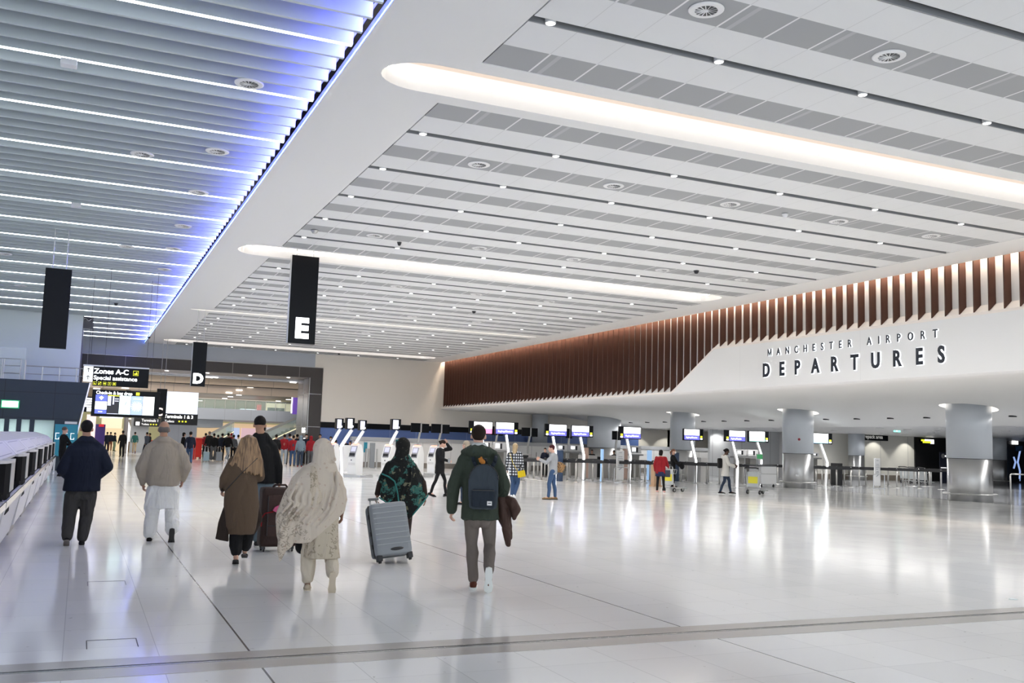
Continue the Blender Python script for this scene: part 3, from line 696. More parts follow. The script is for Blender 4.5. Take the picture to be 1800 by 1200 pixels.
# banner with logo partly behind the large column
pa = at(1652, 797, y=47); pb = at(1667, 824, y=47)
t = sign_box('banner_stand', pa.x, pb.x + 0.9, 47, 0.0, pa.z + 0.1, 'dark navy banner stand with pale marks, behind the left edge of the large column', 'banner', 0.06, mat('navy_banner', (0.02, 0.025, 0.05), 0.5))
b = MB(); b.lathe((0, 0, 0), [(0.13, 0), (0.16, 0.01), (0.16, 0.02), (0.13, 0.02)], 20); me = b.mesh(); me.transform(Matrix.Translation((pa.x + 0.25, 46.98, pa.z - 0.15)) @ Matrix.Rotation(PI / 2, 4, 'X')); link_mesh('ring_mark', me, M_SATIN, t)
b = MB(); b.box(pa.x + 0.06, pb.x + 0.7, 46.98, 46.995, pa.z - 0.95, pa.z - 0.90); b.box(pa.x + 0.3, pb.x + 0.7, 46.98, 46.995, pa.z - 0.2, pa.z - 0.1); b.build('pale_lettering', M_STXT, t)

# ------------------------------------------------------------------ far wall portal
PB, PT = 5.48, 6.13
b = MB(); b.box(-0.2, 13.4, 61, 61.25, PT, 7.2); o = link_mesh('wall_far', b.mesh(), M_GREYWALL, keep=True); struct(o)
b = MB(); b.box(13.4, 13.95, 61, 61.25, PT, 7.2); o = link_mesh('wall_far', b.mesh(), M_CREAM, keep=True); struct(o)
t = struct(empty('portal_surround', (6.6, 61, 0), 'dark bronze clad portal around the wide opening in the far wall', 'portal'))  # clad surround of an open passage, no door hangs here
b = MB(); b.box(-0.2, 13.9, 60.93, 61.25, PB, PT); b.build('lintel', M_BRONZE, t)
b = MB(); b.box(13.1, 13.9, 60.94, 61.25, 0, PB); b.build('pillar', mat('dark_bronze', (0.045, 0.038, 0.036), 0.35), t)
b = MB(); b.box(-0.2, -0.08, 60.94, 64.4, 0, PB); b.build('pillar', mat('dark_bronze', (0.045, 0.038, 0.036), 0.35), t)
b = MB(); b.box(13.1, 13.3, 61.25, 64.4, 0, PB); b.build('side_reveal', M_BRONZE_IN, t)
b = MB(); b.box(-0.1, 13.3, 61.25, 64.4, PB + 0.02, PB + 0.1); b.build('soffit', mat('portal_soffit', (0.30, 0.26, 0.24), 0.4), t)
b = MB()
for z_ in (4.44, 2.37): b.box(13.09, 13.9, 60.925, 60.95, z_, z_ + 0.03); b.box(13.085, 13.1, 60.95, 64.4, z_, z_ + 0.03)
b.box(13.08, 13.12, 60.92, 60.95, 0, PB); b.box(-0.2, 13.9, 60.92, 60.95, PT, PT + 0.03); b.box(13.085, 13.1, 62.6, 62.64, 0, PB)
b.build('metal_joints', mat('joint_silver', (0.5, 0.5, 0.5), 0.3, 0.8), t)
for z_, lab_ in ((2.0, 'H-G'), (1.35, 'J&K')):
    me = text_mesh(lab_, 0.45, 0.02, 0.01); me.transform(Matrix.Translation((13.07, 62.4 if z_ > 1.5 else 61.75, z_)) @ Matrix.Rotation(R_(-90), 4, 'Z') @ Matrix.Rotation(PI / 2, 4, 'X')); me.materials.clear(); link_mesh('zone_lettering', me, M_ESIGN, t)
for i, xx in enumerate((2.2, 4.6, 7.0, 9.6, 12.0)):
    b = MB(); b.lathe((xx, 62.3, PB - 0.0), [(0.11, 0), (0.11, 0.018)], 14); thing1(b.build('portal_downlight', M_EDL), f'small downlight under the dark portal soffit, {nth(i)} from the left', 'ceiling light', 'downlights in the portal soffit')
# pale wall on the left and navy block under it
b = MB(); b.box(-16, -0.22, 49.0, 61.2, 0, 7.35); o = link_mesh('wall_left', b.mesh(), M_PALE, keep=True); struct(o)
b = MB(); b.box(-0.215, -0.19, 49.0, 61.2, 0, 7.0); struct(b.build('trim_10', mat('corner_dark', (0.10, 0.10, 0.12), 0.4)))
b = MB(); b.box(-16, -15.8, -6, 49, 0, 3.2); b.box(-16, -15.8, -6, 49, 6.6, 8.2); struct(b.build('wall_left', M_PALE))  # unseen side wall, closed this low to hold back light on the fascia
# dark glass smoke curtain at the corner
pa = at(147.5, 553, y=49.2); pb = at(163, 578, y=49.2)
t = empty('smoke_vent', ((pa.x + pb.x) / 2, 49.2, pb.z), 'small dark panel with a wavy modelled reflection at the top corner of the pale wall', 'panel')
b = MB(); b.box(pa.x, pb.x, 49.15, 49.2, pb.z, 6.99); b.build('dark_panel', mat('smoke_panel', (0.07, 0.065, 0.075), 0.15), t)
b = MB(); b.tube([(pa.x + (pb.x - pa.x) * i / 8, 49.12, pb.z + 0.42 + 0.06 * math.sin(i * 1.1)) for i in range(9)], 0.02, 6); b.build('reflection_line', M_SATIN, t)  # wavy tube standing in for a reflection on the dark panel
# navy block
t = struct(empty('wall_navy_block', (-6, 44, 0), 'dark navy clad office block under the pale wall, with a slanted right end', 'wall'))
a_, b_, c_ = 0.24, -0.10, -0.62     # slanted right end
b = MB(); zt = 3.66
b.prism([(-15, 44, 2.12), (-0.35 + 0.3, 44, 2.12), (0.24, 44, zt), (-15, 44, zt)], (0, 5, 0))
b.prism([(-0.98, 44, 0), (-0.38, 44, 0), (-0.05, 44, 2.12), (-0.98, 44, 2.12)], (0, 5, 0))
b.build('cladding', M_NAVY, t)
b = MB(); b.box(-15, -0.98, 46.5, 46.6, 0, 2.12); b.box(-15, -0.98, 44.1, 46.5, 2.08, 2.12); b.build('office_interior', mat('office_inside', (0.42, 0.52, 0.50), 0.6), t)
b = MB()
for x_ in (-7.4, -5.6, -4.4, -3.6, -2.72, -2.28, -1.80):
    b.box(x_ - 0.09, x_ + 0.09, 44.0, 44.12, 0, 2.12)
b.box(-15, -0.98, 43.98, 44.1, 2.04, 2.14); b.build('mullions', M_NAVY, t)
area('office_fill_lamp', (-5, 45.3, 2.05), (0, 0, 0), 8, 1, 120, (0.9, 1, 0.97))  # unseen lamp added to lighten the office interior
b = MB(); b.box(-15, -0.98, 44.05, 44.07, 0.0, 2.05); b.build('glazing', M_GLASS, t)
b = MB(); b.prism([(-0.36, 43.97, 0), (-0.31, 43.97, 0), (0.28, 43.97, zt), (0.23, 43.97, zt)], (0, 0.05, 0)); b.build('edge_strip', mat('lit_edge', (0.8, 0.8, 0.85), 0.4, 0, (0.8, 0.8, 0.95), 0.35), t)
pa = at(4, 704, y=43.9); pb = at(31.5, 716, y=43.9)
t = empty('exit_sign', ((pa.x + pb.x) / 2, 43.9, pb.z), 'glowing green-white exit sign on the navy block at the left frame edge', 'exit sign')
b = MB(); b.box(pa.x - 0.04, pb.x + 0.04, 43.86, 43.97, pb.z - 0.04, pa.z + 0.04); b.build('housing', mat('exit_green', (0.02, 0.25, 0.12), 0.4, 0, (0.03, 0.5, 0.2), 0.4), t)
b = MB(); b.box(pa.x, pb.x, 43.84, 43.86, pb.z, pa.z); b.build('lit_face', mat('lit_exit_white', (0.9, 1, 0.95), 0.4, 0, (0.85, 1.0, 0.93), 1.1), t)
pa = at(97, 745, y=43.6); pb = at(133.5, 800, y=43.6)
t = empty('information_board', ((pa.x + pb.x) / 2, 43.6, 0), 'teal information board behind the man in the black coat at far left', 'board')
M_TEAL = mat('teal_board', (0.02, 0.20, 0.28), 0.4, 0, (0.02, 0.30, 0.42), 0.08)
b = MB(); b.box(pa.x, pb.x, 43.6, 43.7, 0.6, pa.z); b.build('board', M_TEAL, t)
b = MB(); b.box(pa.x + 0.05, pa.x + 0.12, 43.6, 43.65, 0, 0.6); b.box(pb.x - 0.12, pb.x - 0.05, 43.6, 43.65, 0, 0.6); b.build('legs', M_SATIN, t)
for k, q_ in enumerate((0.05, 0.40, 0.68)):
    b = MB(); x_ = pa.x + q_ * (pb.x - pa.x) / 0.78 * 0.8; z_ = 1.28
    for (u0, u1, v0, v1) in ((0, 0.02, 0, 0.26), (0, 0.14, 0, 0.02), (0, 0.14, 0.24, 0.26), (0.12, 0.14, 0.0, 0.08)): b.box(x_ + u0, x_ + u1, 43.58, 43.595, z_ + v0, z_ + v1)
    b.build('white_symbol', M_STXT, t)
b = MB(); b.box(pa.x + 0.35, pb.x - 0.05, 43.6, 43.66, pa.z + 0.02, pa.z + 0.12); b.build('header_strip', M_OFFW, t)
# railing on top
def rail(y, x0, x1, z0, z1, lab, posts):
    t = empty('balcony_railing', ((x0 + x1) / 2, y, z0), lab, 'railing')
    b = MB(); b.cyl((x0, y, z1), (x1, y, z1), 0.022, n=8); b.build('top_rail', M_SATIN, t); b = MB(); b.cyl((x0, y, (z0 + z1) / 2 - 0.02), (x1, y, (z0 + z1) / 2 - 0.02), 0.015, n=8); b.build('mid_rail', M_SATIN, t)
    for p_ in posts: b = MB(); b.box(p_ - 0.02, p_ + 0.02, y - 0.02, y + 0.02, z0, z1); b.build('post', M_SATIN, t)
rail(44.6, -2.25, 0.2, 3.66, 4.27, 'low steel railing on top of the navy block, beside the Zones sign', [-2.25, -1.6, -0.95, -0.3])
t = empty('glass_gate', (-2.9, 44.6, 3.66), 'glass screen with steel gate frame on the navy block, at the left frame edge', 'gate')
b = MB(); b.box(-8, -2.27, 44.7, 44.72, 3.66, 5.0); b.build('glass_screen', M_GLASS, t)
b = MB()
for z_ in (4.52, 4.24, 3.93): b.cyl((-5, 44.6, z_), (-2.42, 44.6, z_), 0.018, n=8)
for x_ in (-4.5, -3.1, -3.03, -2.42): b.cyl((x_, 44.6, 3.66), (x_, 44.6, 4.52), 0.02, n=8)
b.cyl((-2.25, 44.6, 3.66), (-2.25, 44.6, 4.5), 0.035, n=8); b.build('gate_frame', M_SATIN, t)

# ------------------------------------------------------------------ hanging black zone signs
def hang_sign(px0, px1, pyb, pyt, yy, letter, lab):
    pa = at(px0, pyb, y=yy); pb = at(px1, pyb, y=yy); top = at((px0 + px1) / 2, pyt, y=yy).z
    x0, x1 = pa.x, pb.x; zb = pa.z
    t = empty('hanging_sign', ((x0 + x1) / 2, yy, zb), lab, 'hanging sign')
    b = MB(); b.box(x0, x1, yy, yy + 0.22, zb, top, 0.006); b.build('panel', M_BLACK, t)
    b = MB(); b.box(x0 - 0.012, x0, yy + 0.01, yy + 0.21, zb, top); b.build('side_trim', M_SATIN if letter else M_BLACK, t)
    for x_ in (x0 + 0.15, x1 - 0.15): b = MB(); b.cyl((x_, yy + 0.11, top), (x_, yy + 0.11, ZC + 0.45), 0.015, n=8); b.build('hanging_rod', M_SATIN, t)
    if letter:
        h = (x1 - x0) * 0.72; 
        me = text_mesh(letter, 1, 0, 0.055); xs = [v.co.x for v in me.vertices]; ys = [v.co.y for v in me.vertices]; w_ = max(xs) - min(xs); hh = max(ys); bpy.data.meshes.remove(me)
        s_ = h / hh; me = text_mesh(letter, s_, 0.03, 0.055); xs = [v.co.x for v in me.vertices]; cx_ = (min(xs) + max(xs)) / 2
        me.transform(Matrix.Translation(((x0 + x1) / 2, yy - 0.01, zb + (x1 - x0) * 0.24)) @ Matrix.Rotation(PI / 2, 4, 'X') @ Matrix.Translation((-cx_, 0, 0)))
        me.materials.clear(); link_mesh('letter', me, mat('lit_letter', (1, 1, 1), 0.5, 0, (0.95, 0.97, 1), 1.8), t)
hang_sign(505.5, 553.5, 602, 449, 28.15, 'E', 'tall black hanging sign with a glowing white letter E, centre')
hang_sign(335, 360, 678, 601, 43.15, 'D', 'smaller black hanging sign with a glowing white letter D')
hang_sign(69.5, 116, 610, 471, 28.15, None, 'blank black hanging sign on the left, in front of the pale wall')
hang_sign(273.5, 291, 733, 683, 57.5, None, 'narrow black hanging sign with a pale letter C, behind the big display')
# letter C, seen partly
me = text_mesh('C', 0.62, 0.03, 0.03); p = at(286.5, 730.5, y=57.45); me.transform(Matrix.Translation((p.x - 0.46, 57.44, p.z)) @ Matrix.Rotation(PI / 2, 4, 'X')); me.materials.clear()
hs = [o for o in C.objects if o.get('label', '').startswith('narrow black hanging sign')][0]
link_mesh('letter', me, mat('letter_pale', (0.75, 0.66, 0.62), 0.5, 0, (0.75, 0.66, 0.62), 0.55), hs)

# ------------------------------------------------------------------ wayfinding sign: Zones A-C
YS = 36.0
pa = at(148, 642, y=YS); pb = at(262, 655, y=YS); pc = at(257, 682, y=YS)
x0, x1, z0, z1 = 0.0, pb.x, 3.2, 3.86
t = empty('wayfinding_sign', (1.05, YS, z0), 'black wayfinding sign reading Zones A-C and Special assistance with white arrow tiles', 'sign')
b = MB(); b.box(x0 + 0.28, x1, YS, YS + 0.14, z0, z1); b.build('panel', M_BLACK, t)
M_ARW = mat('arrow_tile', (0.9, 0.9, 0.92), 0.5, 0, (0.95, 0.97, 1.0), 1.0)
for zz in (3.72, 3.46):
    b = MB(); b.box(x0 - 0.02, x0 + 0.27, YS - 0.01, YS + 0.13, zz - 0.125, zz + 0.125); f = b.build('arrow_tile', M_ARW, t)
    b = MB(); cx_ = x0 + 0.125; b.box(cx_ - 0.012, cx_ + 0.012, YS - 0.02, YS - 0.011, zz - 0.07, zz + 0.06)
    b.bar((cx_, YS - 0.016, zz + 0.07), (cx_ - 0.06, YS - 0.016, zz + 0.01), 0.012, 0.022); b.bar((cx_, YS - 0.016, zz + 0.07), (cx_ + 0.06, YS - 0.016, zz + 0.01), 0.012, 0.022); b.build('arrow', M_BLACK, f)
text('lettering', 'Zones A-C', (0.30, YS - 0.01, 3.625), 0.245, M_ESIGN, t, 0.012, 0.02, sx=1.0)
text('lettering', 'Special assistance', (0.30, YS - 0.01, 3.415), 0.195, M_ESIGN, t, 0.012, 0.014, sx=1.03)
def picto(x, z, s, kind):
    b = MB()
    for (u0, u1, v0, v1) in ((0, 1, 0, 0.07), (0, 1, 0.93, 1), (0, 0.07, 0, 1), (0.93, 1, 0, 1)): b.box(x + u0 * s, x + u1 * s, YS - 0.012, YS - 0.002, z + v0 * s, z + v1 * s)
    if kind == 0: b.box(x + .3 * s, x + .6 * s, YS - 0.014, YS - 0.002, z + .2 * s, z + .35 * s); b.box(x + .3 * s, x + .42 * s, YS - 0.014, YS - 0.002, z + .2 * s, z + .75 * s); b.bar((x + .55 * s, YS - 0.008, z + .3 * s), (x + .8 * s, YS - 0.008, z + .15 * s), 0.012, 0.1 * s)
    if kind == 1: b.bar((x + .15 * s, YS - 0.008, z + .15 * s), (x + .85 * s, YS - 0.008, z + .85 * s), 0.012, 0.22 * s)
    if kind == 2: b.bar((x + .15 * s, YS - 0.008, z + .5 * s), (x + .85 * s, YS - 0.008, z + .5 * s), 0.012, 0.35 * s)
    if kind == 3: b.box(x + .42 * s, x + .58 * s, YS - 0.014, YS - 0.002, z + .2 * s, z + .6 * s); b.box(x + .38 * s, x + .62 * s, YS - 0.014, YS - 0.002, z + .62 * s, z + .82 * s)
    if kind == 4: b.box(x + .25 * s, x + .75 * s, YS - 0.014, YS - 0.002, z + .25 * s, z + .75 * s)
    if kind == 5: b.box(x + .2 * s, x + .8 * s, YS - 0.014, YS - 0.002, z + .2 * s, z + .45 * s); b.box(x + .5 * s, x + .75 * s, YS - 0.014, YS - 0.002, z + .45 * s, z + .7 * s)
    b.build('pictogram', M_YEL, t)
picto(1.56, 3.61, 0.17, 5)
for k in range(5): picto(0.30 + 0.155 * k, 3.235, 0.105, k)
b = MB(); b.box(x0 - 0.05, x1, YS + 0.03, YS + 0.09, z1, z1 + 0.05)
for x_ in (0.1, 1.98): c2 = MB(); c2.cyl((x_, YS + 0.06, z1), (x_, YS + 0.06, ZC + 0.05), 0.005, n=6); c2.build('hanging_rod', M_DARKMET, t)
b.build('hanging_bar', M_SATIN, t)

# ------------------------------------------------------------------ big display board on a post
YD = 34.0
def X(px, py): return at(px, py, y=YD)
pa = X(163, 683); pb = X(288, 692); pc = X(161, 731); pd = X(281, 735)
x0, x1, z1, z0 = pa.x + 0.0, X(281, 700).x, pa.z - 0.01, pc.z
t = empty('display_board', ((x0 + x1) / 2, YD, z0), 'wide black display board of lit screens headed Check-in & bag drop, below Zones sign', 'display board')
b = MB(); b.box(x0, x1, YD, YD + 0.2, z0, z1, 0.01); b.build('housing', M_BLACK, t)
for x_ in (x0 + 0.3, x1 - 0.3): b = MB(); b.cyl((x_, YD + 0.1, z1), (x_, YD + 0.1, ZC + 0.05), 0.005, n=6); b.build('hanging_rod', M_DARKMET, t)
sx0, sx1, sz0, sz1 = x0 + 0.10, x1 - 0.16, z0 + 0.09, z1 - 0.17
sw = (sx1 - sx0) / 5
def scr(k, col, es, nm='screen'):
    b = MB(); b.box(sx0 + k * sw + 0.005, sx0 + (k + 1) * sw - 0.005, YD - 0.01, YD - 0.001, sz0, sz1)
    return b.build(nm, mat(f'lit_display_{k}', (0.02, 0.02, 0.02), 0.3, 0, col, es), t)
s0 = scr(0, (0.13, 0.17, 0.75), 0.9)
b = MB(); b.box(sx0 + 0.005, sx0 + sw - 0.005, YD - 0.016, YD - 0.011, sz0 + 0.14, sz1 - 0.22); b.build('white_field', M_ESCR, s0)
b = MB(); cx_ = sx0 + sw / 2; b.prism([(cx_, YD - 0.02, sz1 - 0.17), (cx_ + 0.07, YD - 0.02, sz1 - 0.09), (cx_, YD - 0.02, sz1 - 0.04), (cx_ - 0.07, YD - 0.02, sz1 - 0.09)], (0, 0.008, 0)); b.box(cx_ - 0.07, cx_ + 0.05, YD - 0.02, YD - 0.012, sz0 + 0.05, sz0 + 0.08); b.build('white_symbol', M_ESCR, s0)
s1 = scr(1, (0.02, 0.02, 0.03), 0.5)
b = MB(); b.box(sx0 + sw + 0.01, sx0 + 2 * sw - 0.005, YD - 0.016, YD - 0.011, sz1 - 0.03, sz1); b.build('yellow_line', M_YEL, s1)
b = MB(); b.box(sx0 + sw + 0.01, sx0 + sw * 1.32, YD - 0.016, YD - 0.011, sz1 - 0.34, sz1 - 0.03); b.box(sx0 + 1.45 * sw, sx0 + sw * 1.58, YD - 0.016, YD - 0.011, sz1 - 0.30, sz1 - 0.03); b.box(sx0 + 1.62 * sw, sx0 + sw * 1.95, YD - 0.016, YD - 0.011, sz1 - 0.2, sz1 - 0.17); b.box(sx0 + 1.62 * sw, sx0 + sw * 1.95, YD - 0.016, YD - 0.011, sz1 - 0.13, sz1 - 0.10); b.box(sx0 + sw + 0.01, sx0 + sw * 1.98, YD - 0.016, YD - 0.011, sz0, sz0 + 0.02); b.build('white_table', mat('lit_table', (0.4, 0.4, 0.5), 0.4, 0, (0.55, 0.58, 0.72), 0.9), s1)
s2 = scr(2, (0.70, 0.93, 0.97), 1.15); b = MB(); b.bar((sx0 + 2.5 * sw, YD - 0.014, sz0 + 0.3), (sx0 + 2.62 * sw, YD - 0.014, sz0 + 0.42), 0.006, 0.012); b.bar((sx0 + 2.7 * sw, YD - 0.014, sz0 + 0.27), (sx0 + 2.74 * sw, YD - 0.014, sz0 + 0.33), 0.006, 0.012); b.build('dark_plane_mark', M_DARKMET, s2)
s3 = scr(3, (0.40, 0.52, 0.85), 0.95)
b = MB(); cx_, cz_ = sx0 + 3.5 * sw, (sz0 + sz1) / 2 - 0.03
for k in range(8): a = k * PI / 8; b.bar((cx_ - math.cos(a) * 0.17, YD - 0.014, cz_ - math.sin(a) * 0.17), (cx_ + math.cos(a) * 0.17, YD - 0.014, cz_ + math.sin(a) * 0.17), 0.006, 0.02)
b.box(cx_ - 0.12, cx_ + 0.12, YD - 0.017, YD - 0.011, sz1 - 0.1, sz1 - 0.08); b.build('white_starburst', M_ESCR, s3)
scr(4, (0.93, 1.0, 0.98), 1.25)
text('header_lettering', 'Check-in & bag drop', (sx0 + 0.01, YD - 0.01, z1 - 0.145), 0.142, M_ESIGN, t, 0.01, 0.015, sx=0.92)
b = MB(); b.box(sx0 + 1.22, sx0 + 1.33, YD - 0.01, YD - 0.002, z1 - 0.145, z1 - 0.045); b.build('header_pictogram', M_YEL, t)

# small crowded sign at the left of the display
YQ = 52.0; pa = at(150, 700, y=YQ); pb = at(161, 724, y=YQ)
t = empty('small_sign', (pa.x + 0.3, YQ, pb.z), 'small black sign with crowded white lines, just left of the display board', 'sign')
b = MB(); b.box(pa.x - 0.2, pb.x + 0.5, YQ, YQ + 0.1, pb.z, pa.z + 0.1); b.build('panel', M_BLACK, t)
b = MB()
for k in range(4): b.box(pa.x - 0.12, pb.x + 0.4, YQ - 0.02, YQ - 0.002, pa.z - 0.12 * k - 0.05, pa.z - 0.12 * k + 0.03)
b.box(pa.x + 0.1, pa.x + 0.35, YQ - 0.02, YQ - 0.002, pb.z + 0.03, pb.z + 0.22); b.build('white_lines', M_ESIGN, t)
b = MB(); b.cyl((pa.x + 0.1, YQ + 0.05, pa.z + 0.1), (pa.x + 0.1, YQ + 0.05, 7.2), 0.01, n=6); b.build('hanging_rod', M_DARKMET, t)

# ------------------------------------------------------------------ terminals signs beyond the portal
YT = 78.0
t = empty('direction_sign', (6.9, YT, 0), 'black sign reading Terminals 1 & 3 below a blank lit white panel', 'sign')
b = MB(); b.box(5.6, 8.2, YT, YT + 0.5, 3.22, 5.12); b.build('lit_panel', mat('lit_pale_panel', (0.8, 0.85, 0.95), 0.5, 0, (0.72, 0.79, 0.93), 0.8), t)
b = MB(); b.box(5.6, 8.25, YT - 0.02, YT + 0.5, 2.38, 3.22); b.build('panel', mat('sign_charcoal', (0.02, 0.022, 0.026), 0.4), t)
text('lettering', 'Terminals 1 & 3', (5.8, YT - 0.03, 2.88), 0.345, M_ESIGN, t, 0.02, 0.012, sx=0.95)
text('lettering', 'Toilets', (5.85, YT - 0.03, 2.55), 0.25, M_STXT, t, 0.02, 0.01)
b = MB()
for k in range(3): b.box(6.85 + 0.24 * k, 6.97 + 0.24 * k, YT - 0.035, YT - 0.021, 2.58, 2.70)
b.build('pictograms', M_YEL, t)
b = MB(); b.box(5.6, 8.25, YT + 0.02, YT + 0.48, 0, 2.38); b.build('pale_wall', panel_mat('pale_panels', (0.52, 0.57, 0.66), (0.38, 0.42, 0.50), 0.9, 0, 0.0, 0.02), t)
YT = 88.0
t = empty('direction_sign', (5.0, YT, 2.2), 'smaller dark sign reading Terminals 1 and Toilets, farther off under the display board', 'sign')
b = MB(); b.box(4.15, 6.3, YT, YT + 0.2, 2.25, 2.98); b.build('panel', mat('sign_charcoal', (0.02, 0.022, 0.026), 0.4), t)
text('lettering', 'Terminals 1', (4.75, YT - 0.02, 2.66), 0.32, M_STXT, t, 0.02, 0.01, sx=0.9); text('lettering', 'Toilets', (4.75, YT - 0.02, 2.36), 0.22, M_STXT, t, 0.02, 0.01)
for x_ in (4.4, 6.0): b = MB(); b.cyl((x_, YT + 0.1, 2.9), (x_, YT + 0.1, 5.15), 0.02, n=6); b.build('hanging_rod', M_SATIN, t)
b = MB(); b.box(4.3, 4.6, YT - 0.02, YT - 0.001, 2.32, 2.62); b.build('arrow_tile', M_ARW, t)
b = MB()
for k in range(3): b.box(5.45 + 0.22 * k, 5.56 + 0.22 * k, YT - 0.02, YT - 0.005, 2.38, 2.48)
b.build('pictograms', M_YEL, t)
b = MB(); b.box(4.0, 5.4, 88.5, 90, 0, 3.8); struct(b.build('wall_beyond', M_GREYWALL))

# ------------------------------------------------------------------ hall beyond the portal
M_BEIGE = panel_mat('beige_bulkhead', (0.78, 0.62, 0.46), (0.45, 0.35, 0.26), 2.3, 0, 0.4, 0.03, 0.5)
M_BEIGE2 = panel_mat('beige_bulkhead_pink', (0.78, 0.64, 0.52), (0.45, 0.38, 0.32), 2.3, 0, 0.4, 0.03, 0.5)
def band(y, ztop, zbot, m, d=0.6, nm='trim_11', x0=-3, x1=34):
    b = MB(); b.box(x0, x1, y, y + d, zbot, ztop); struct(b.build(nm, m))
band(66, 5.52, 5.42, mat('rail_pale', (0.7, 0.7, 0.72), 0.3), 0.15)
band(72, 5.70, 5.30, M_BEIGE); band(72.7, 5.32, 4.70, M_BEIGE2); band(72.4, 5.32, 5.26, M_DARKMET)
band(71, 6.9, 5.70, M_BRONZE_IN, 1.0, 'wall_beyond')
b = MB(); b.box(-3, 34, 64.4, 71.5, 6.6, 6.8); struct(b.build('ceiling', mat('passage_ceiling', (0.34, 0.30, 0.27), 0.5)))
b = MB(); b.box(-10, 40, 73, 134, 5.1, 5.3); struct(b.build('ceiling', panel_mat('brown_slat_ceiling', (0.30, 0.22, 0.15), (0.10, 0.08, 0.06), 3.0, 1, 0, 1.1, 0.45)))
b = MB(); b.box(-10, 40, 134, 134.2, 0, 5.2); struct(b.build('wall_beyond', mat('shop_glow', (0.35, 0.33, 0.2), 0.5, 0, (0.42, 0.40, 0.22), 0.35)))
b = MB(); b.box(-10.2, -10, 61, 134, 0, 7); struct(b.build('wall_beyond', M_CREAM))
b = MB(); b.box(40, 40.2, 61, 134, 0, 7); struct(b.build('wall_beyond', M_CREAM))
for i, (px, py) in enumerate(((377, 663), (368, 663), (515, 672), (440, 680), (420.5, 685.5), (402.5, 690), (420, 694), (405, 697), (395, 700), (507, 702), (489, 704.5), (352, 704), (340, 700), (170, 683), (220, 682))):
    yy = 79 + (i * 7) % 30; zz = 5.08
    p = at(px, py, z=5.08) if py > 690 else (at(px, py, y=65.99) if py < 676 else at(px, py, y=71.99) if at(px, py, y=71.99).z > 5.33 else at(px, py, y=72.69))
    b = MB(); b.box(p.x - 0.22, p.x + 0.22, p.y - 0.06, p.y + 0.02, p.z - 0.035, p.z + 0.035)
    thing1(b.build('linear_lamp', M_ESIGN), f'short bright ceiling lamp beyond the portal, {nth(i)} counted from near to far', 'ceiling light', 'bright lamps beyond the portal')
area('beyond_lamp', (8, 88, 5.0), (0, 0, 0), 16, 20, 800, (1, 0.93, 0.82)); area('beyond_lamp', (6, 68, 6.5), (0, 0, 0), 10, 3, 160, (1, 0.93, 0.85))
area('beyond_lamp', (10, 112, 5.0), (0, 0, 0), 20, 20, 900, (1, 0.9, 0.75))
# mezzanine
b = MB(); b.box(8.3, 36, 85, 96, 3.02, 3.95); struct(b.build('wall_mezzanine', panel_mat('mezzanine_fascia', (0.50, 0.55, 0.65), (0.38, 0.42, 0.50), 2.2, 0, 0.0, 0.03)))
b = MB(); b.box(8.3, 11.2, 86, 96, 2.35, 3.02); struct(b.build('wall_mezzanine', M_GREYWALL))
t = empty('glass_balustrade', (14, 85, 3.95), 'glass balustrade with steel posts along the upper floor beyond the portal', 'balustrade')
b = MB(); b.box(8.3, 30, 85.05, 85.07, 3.95, 4.7); b.build('glass', mat('greenish_glass', (0.55, 0.70, 0.68), 0.05, alpha=0.35), t)
b = MB(); b.cyl((8.3, 85.05, 4.74), (30, 85.05, 4.74), 0.04, n=8); b.build('handrail', M_SATIN, t)
for k in range(14): b = MB(); b.box(8.6 + 0.85 * k, 8.64 + 0.85 * k, 85.02, 85.1, 3.95, 4.7); b.build('post', M_SATIN, t)
# things on upper floor
def boxthing(name, px0, py0, px1, py1, y, m, lab, cat, d=0.3, z0=None):
    pa = at(px0, py0, y=y); pb = at(px1, py1, y=y); b = MB(); b.box(pa.x, pb.x, y, y + d, pb.z if z0 is None else z0, pa.z); return thing1(b.build(name, m), lab, cat)
boxthing('red_banner', 452.5, 711, 459, 722, 90, mat('banner_red', (0.45, 0.02, 0.03), 0.5, 0, (0.6, 0.02, 0.04), 0.4), 'small red banner on the upper floor beyond the portal', 'banner', .3, 3.96)
boxthing('dark_counter', 471, 716, 500, 722, 92, M_DARKMET, 'long dark counter front on the upper floor beyond the portal', 'counter', .3, 3.96)
boxthing('lit_shop_front', 468, 708, 512, 724, 94, mat('lit_cream_front', (0.6, 0.58, 0.4), 0.5, 0, (0.75, 0.70, 0.48), 0.7), 'cream glowing shop front on the upper floor, behind the dark counter', 'shop front', .3, 3.96)
boxthing('lit_shop_front', 423, 718, 455, 723, 92, mat('lit_cool_front', (0.6, 0.7, 0.8), 0.5, 0, (0.6, 0.72, 0.82), 0.8), 'cool white glowing shop front on the upper floor, left of the red banner', 'shop front', .3, 3.96)
boxthing('round_pillar', 453, 696, 459, 712, 95, mat('brown_pillar', (0.20, 0.12, 0.08), 0.5), 'brown pillar standing above the red banner beyond the portal', 'pillar')
boxthing('purple_banner', 516, 696, 525, 728, 80, mat('purple_panel', (0.14, 0.07, 0.35), 0.5, 0, (0.14, 0.07, 0.4), 0.4), 'tall purple banner beside the portal reveal, upper floor', 'banner')
boxthing('white_lit_column', 514, 694, 517, 726, 82, M_ESIGN, 'thin glowing white strip beside the tall purple banner', 'light')
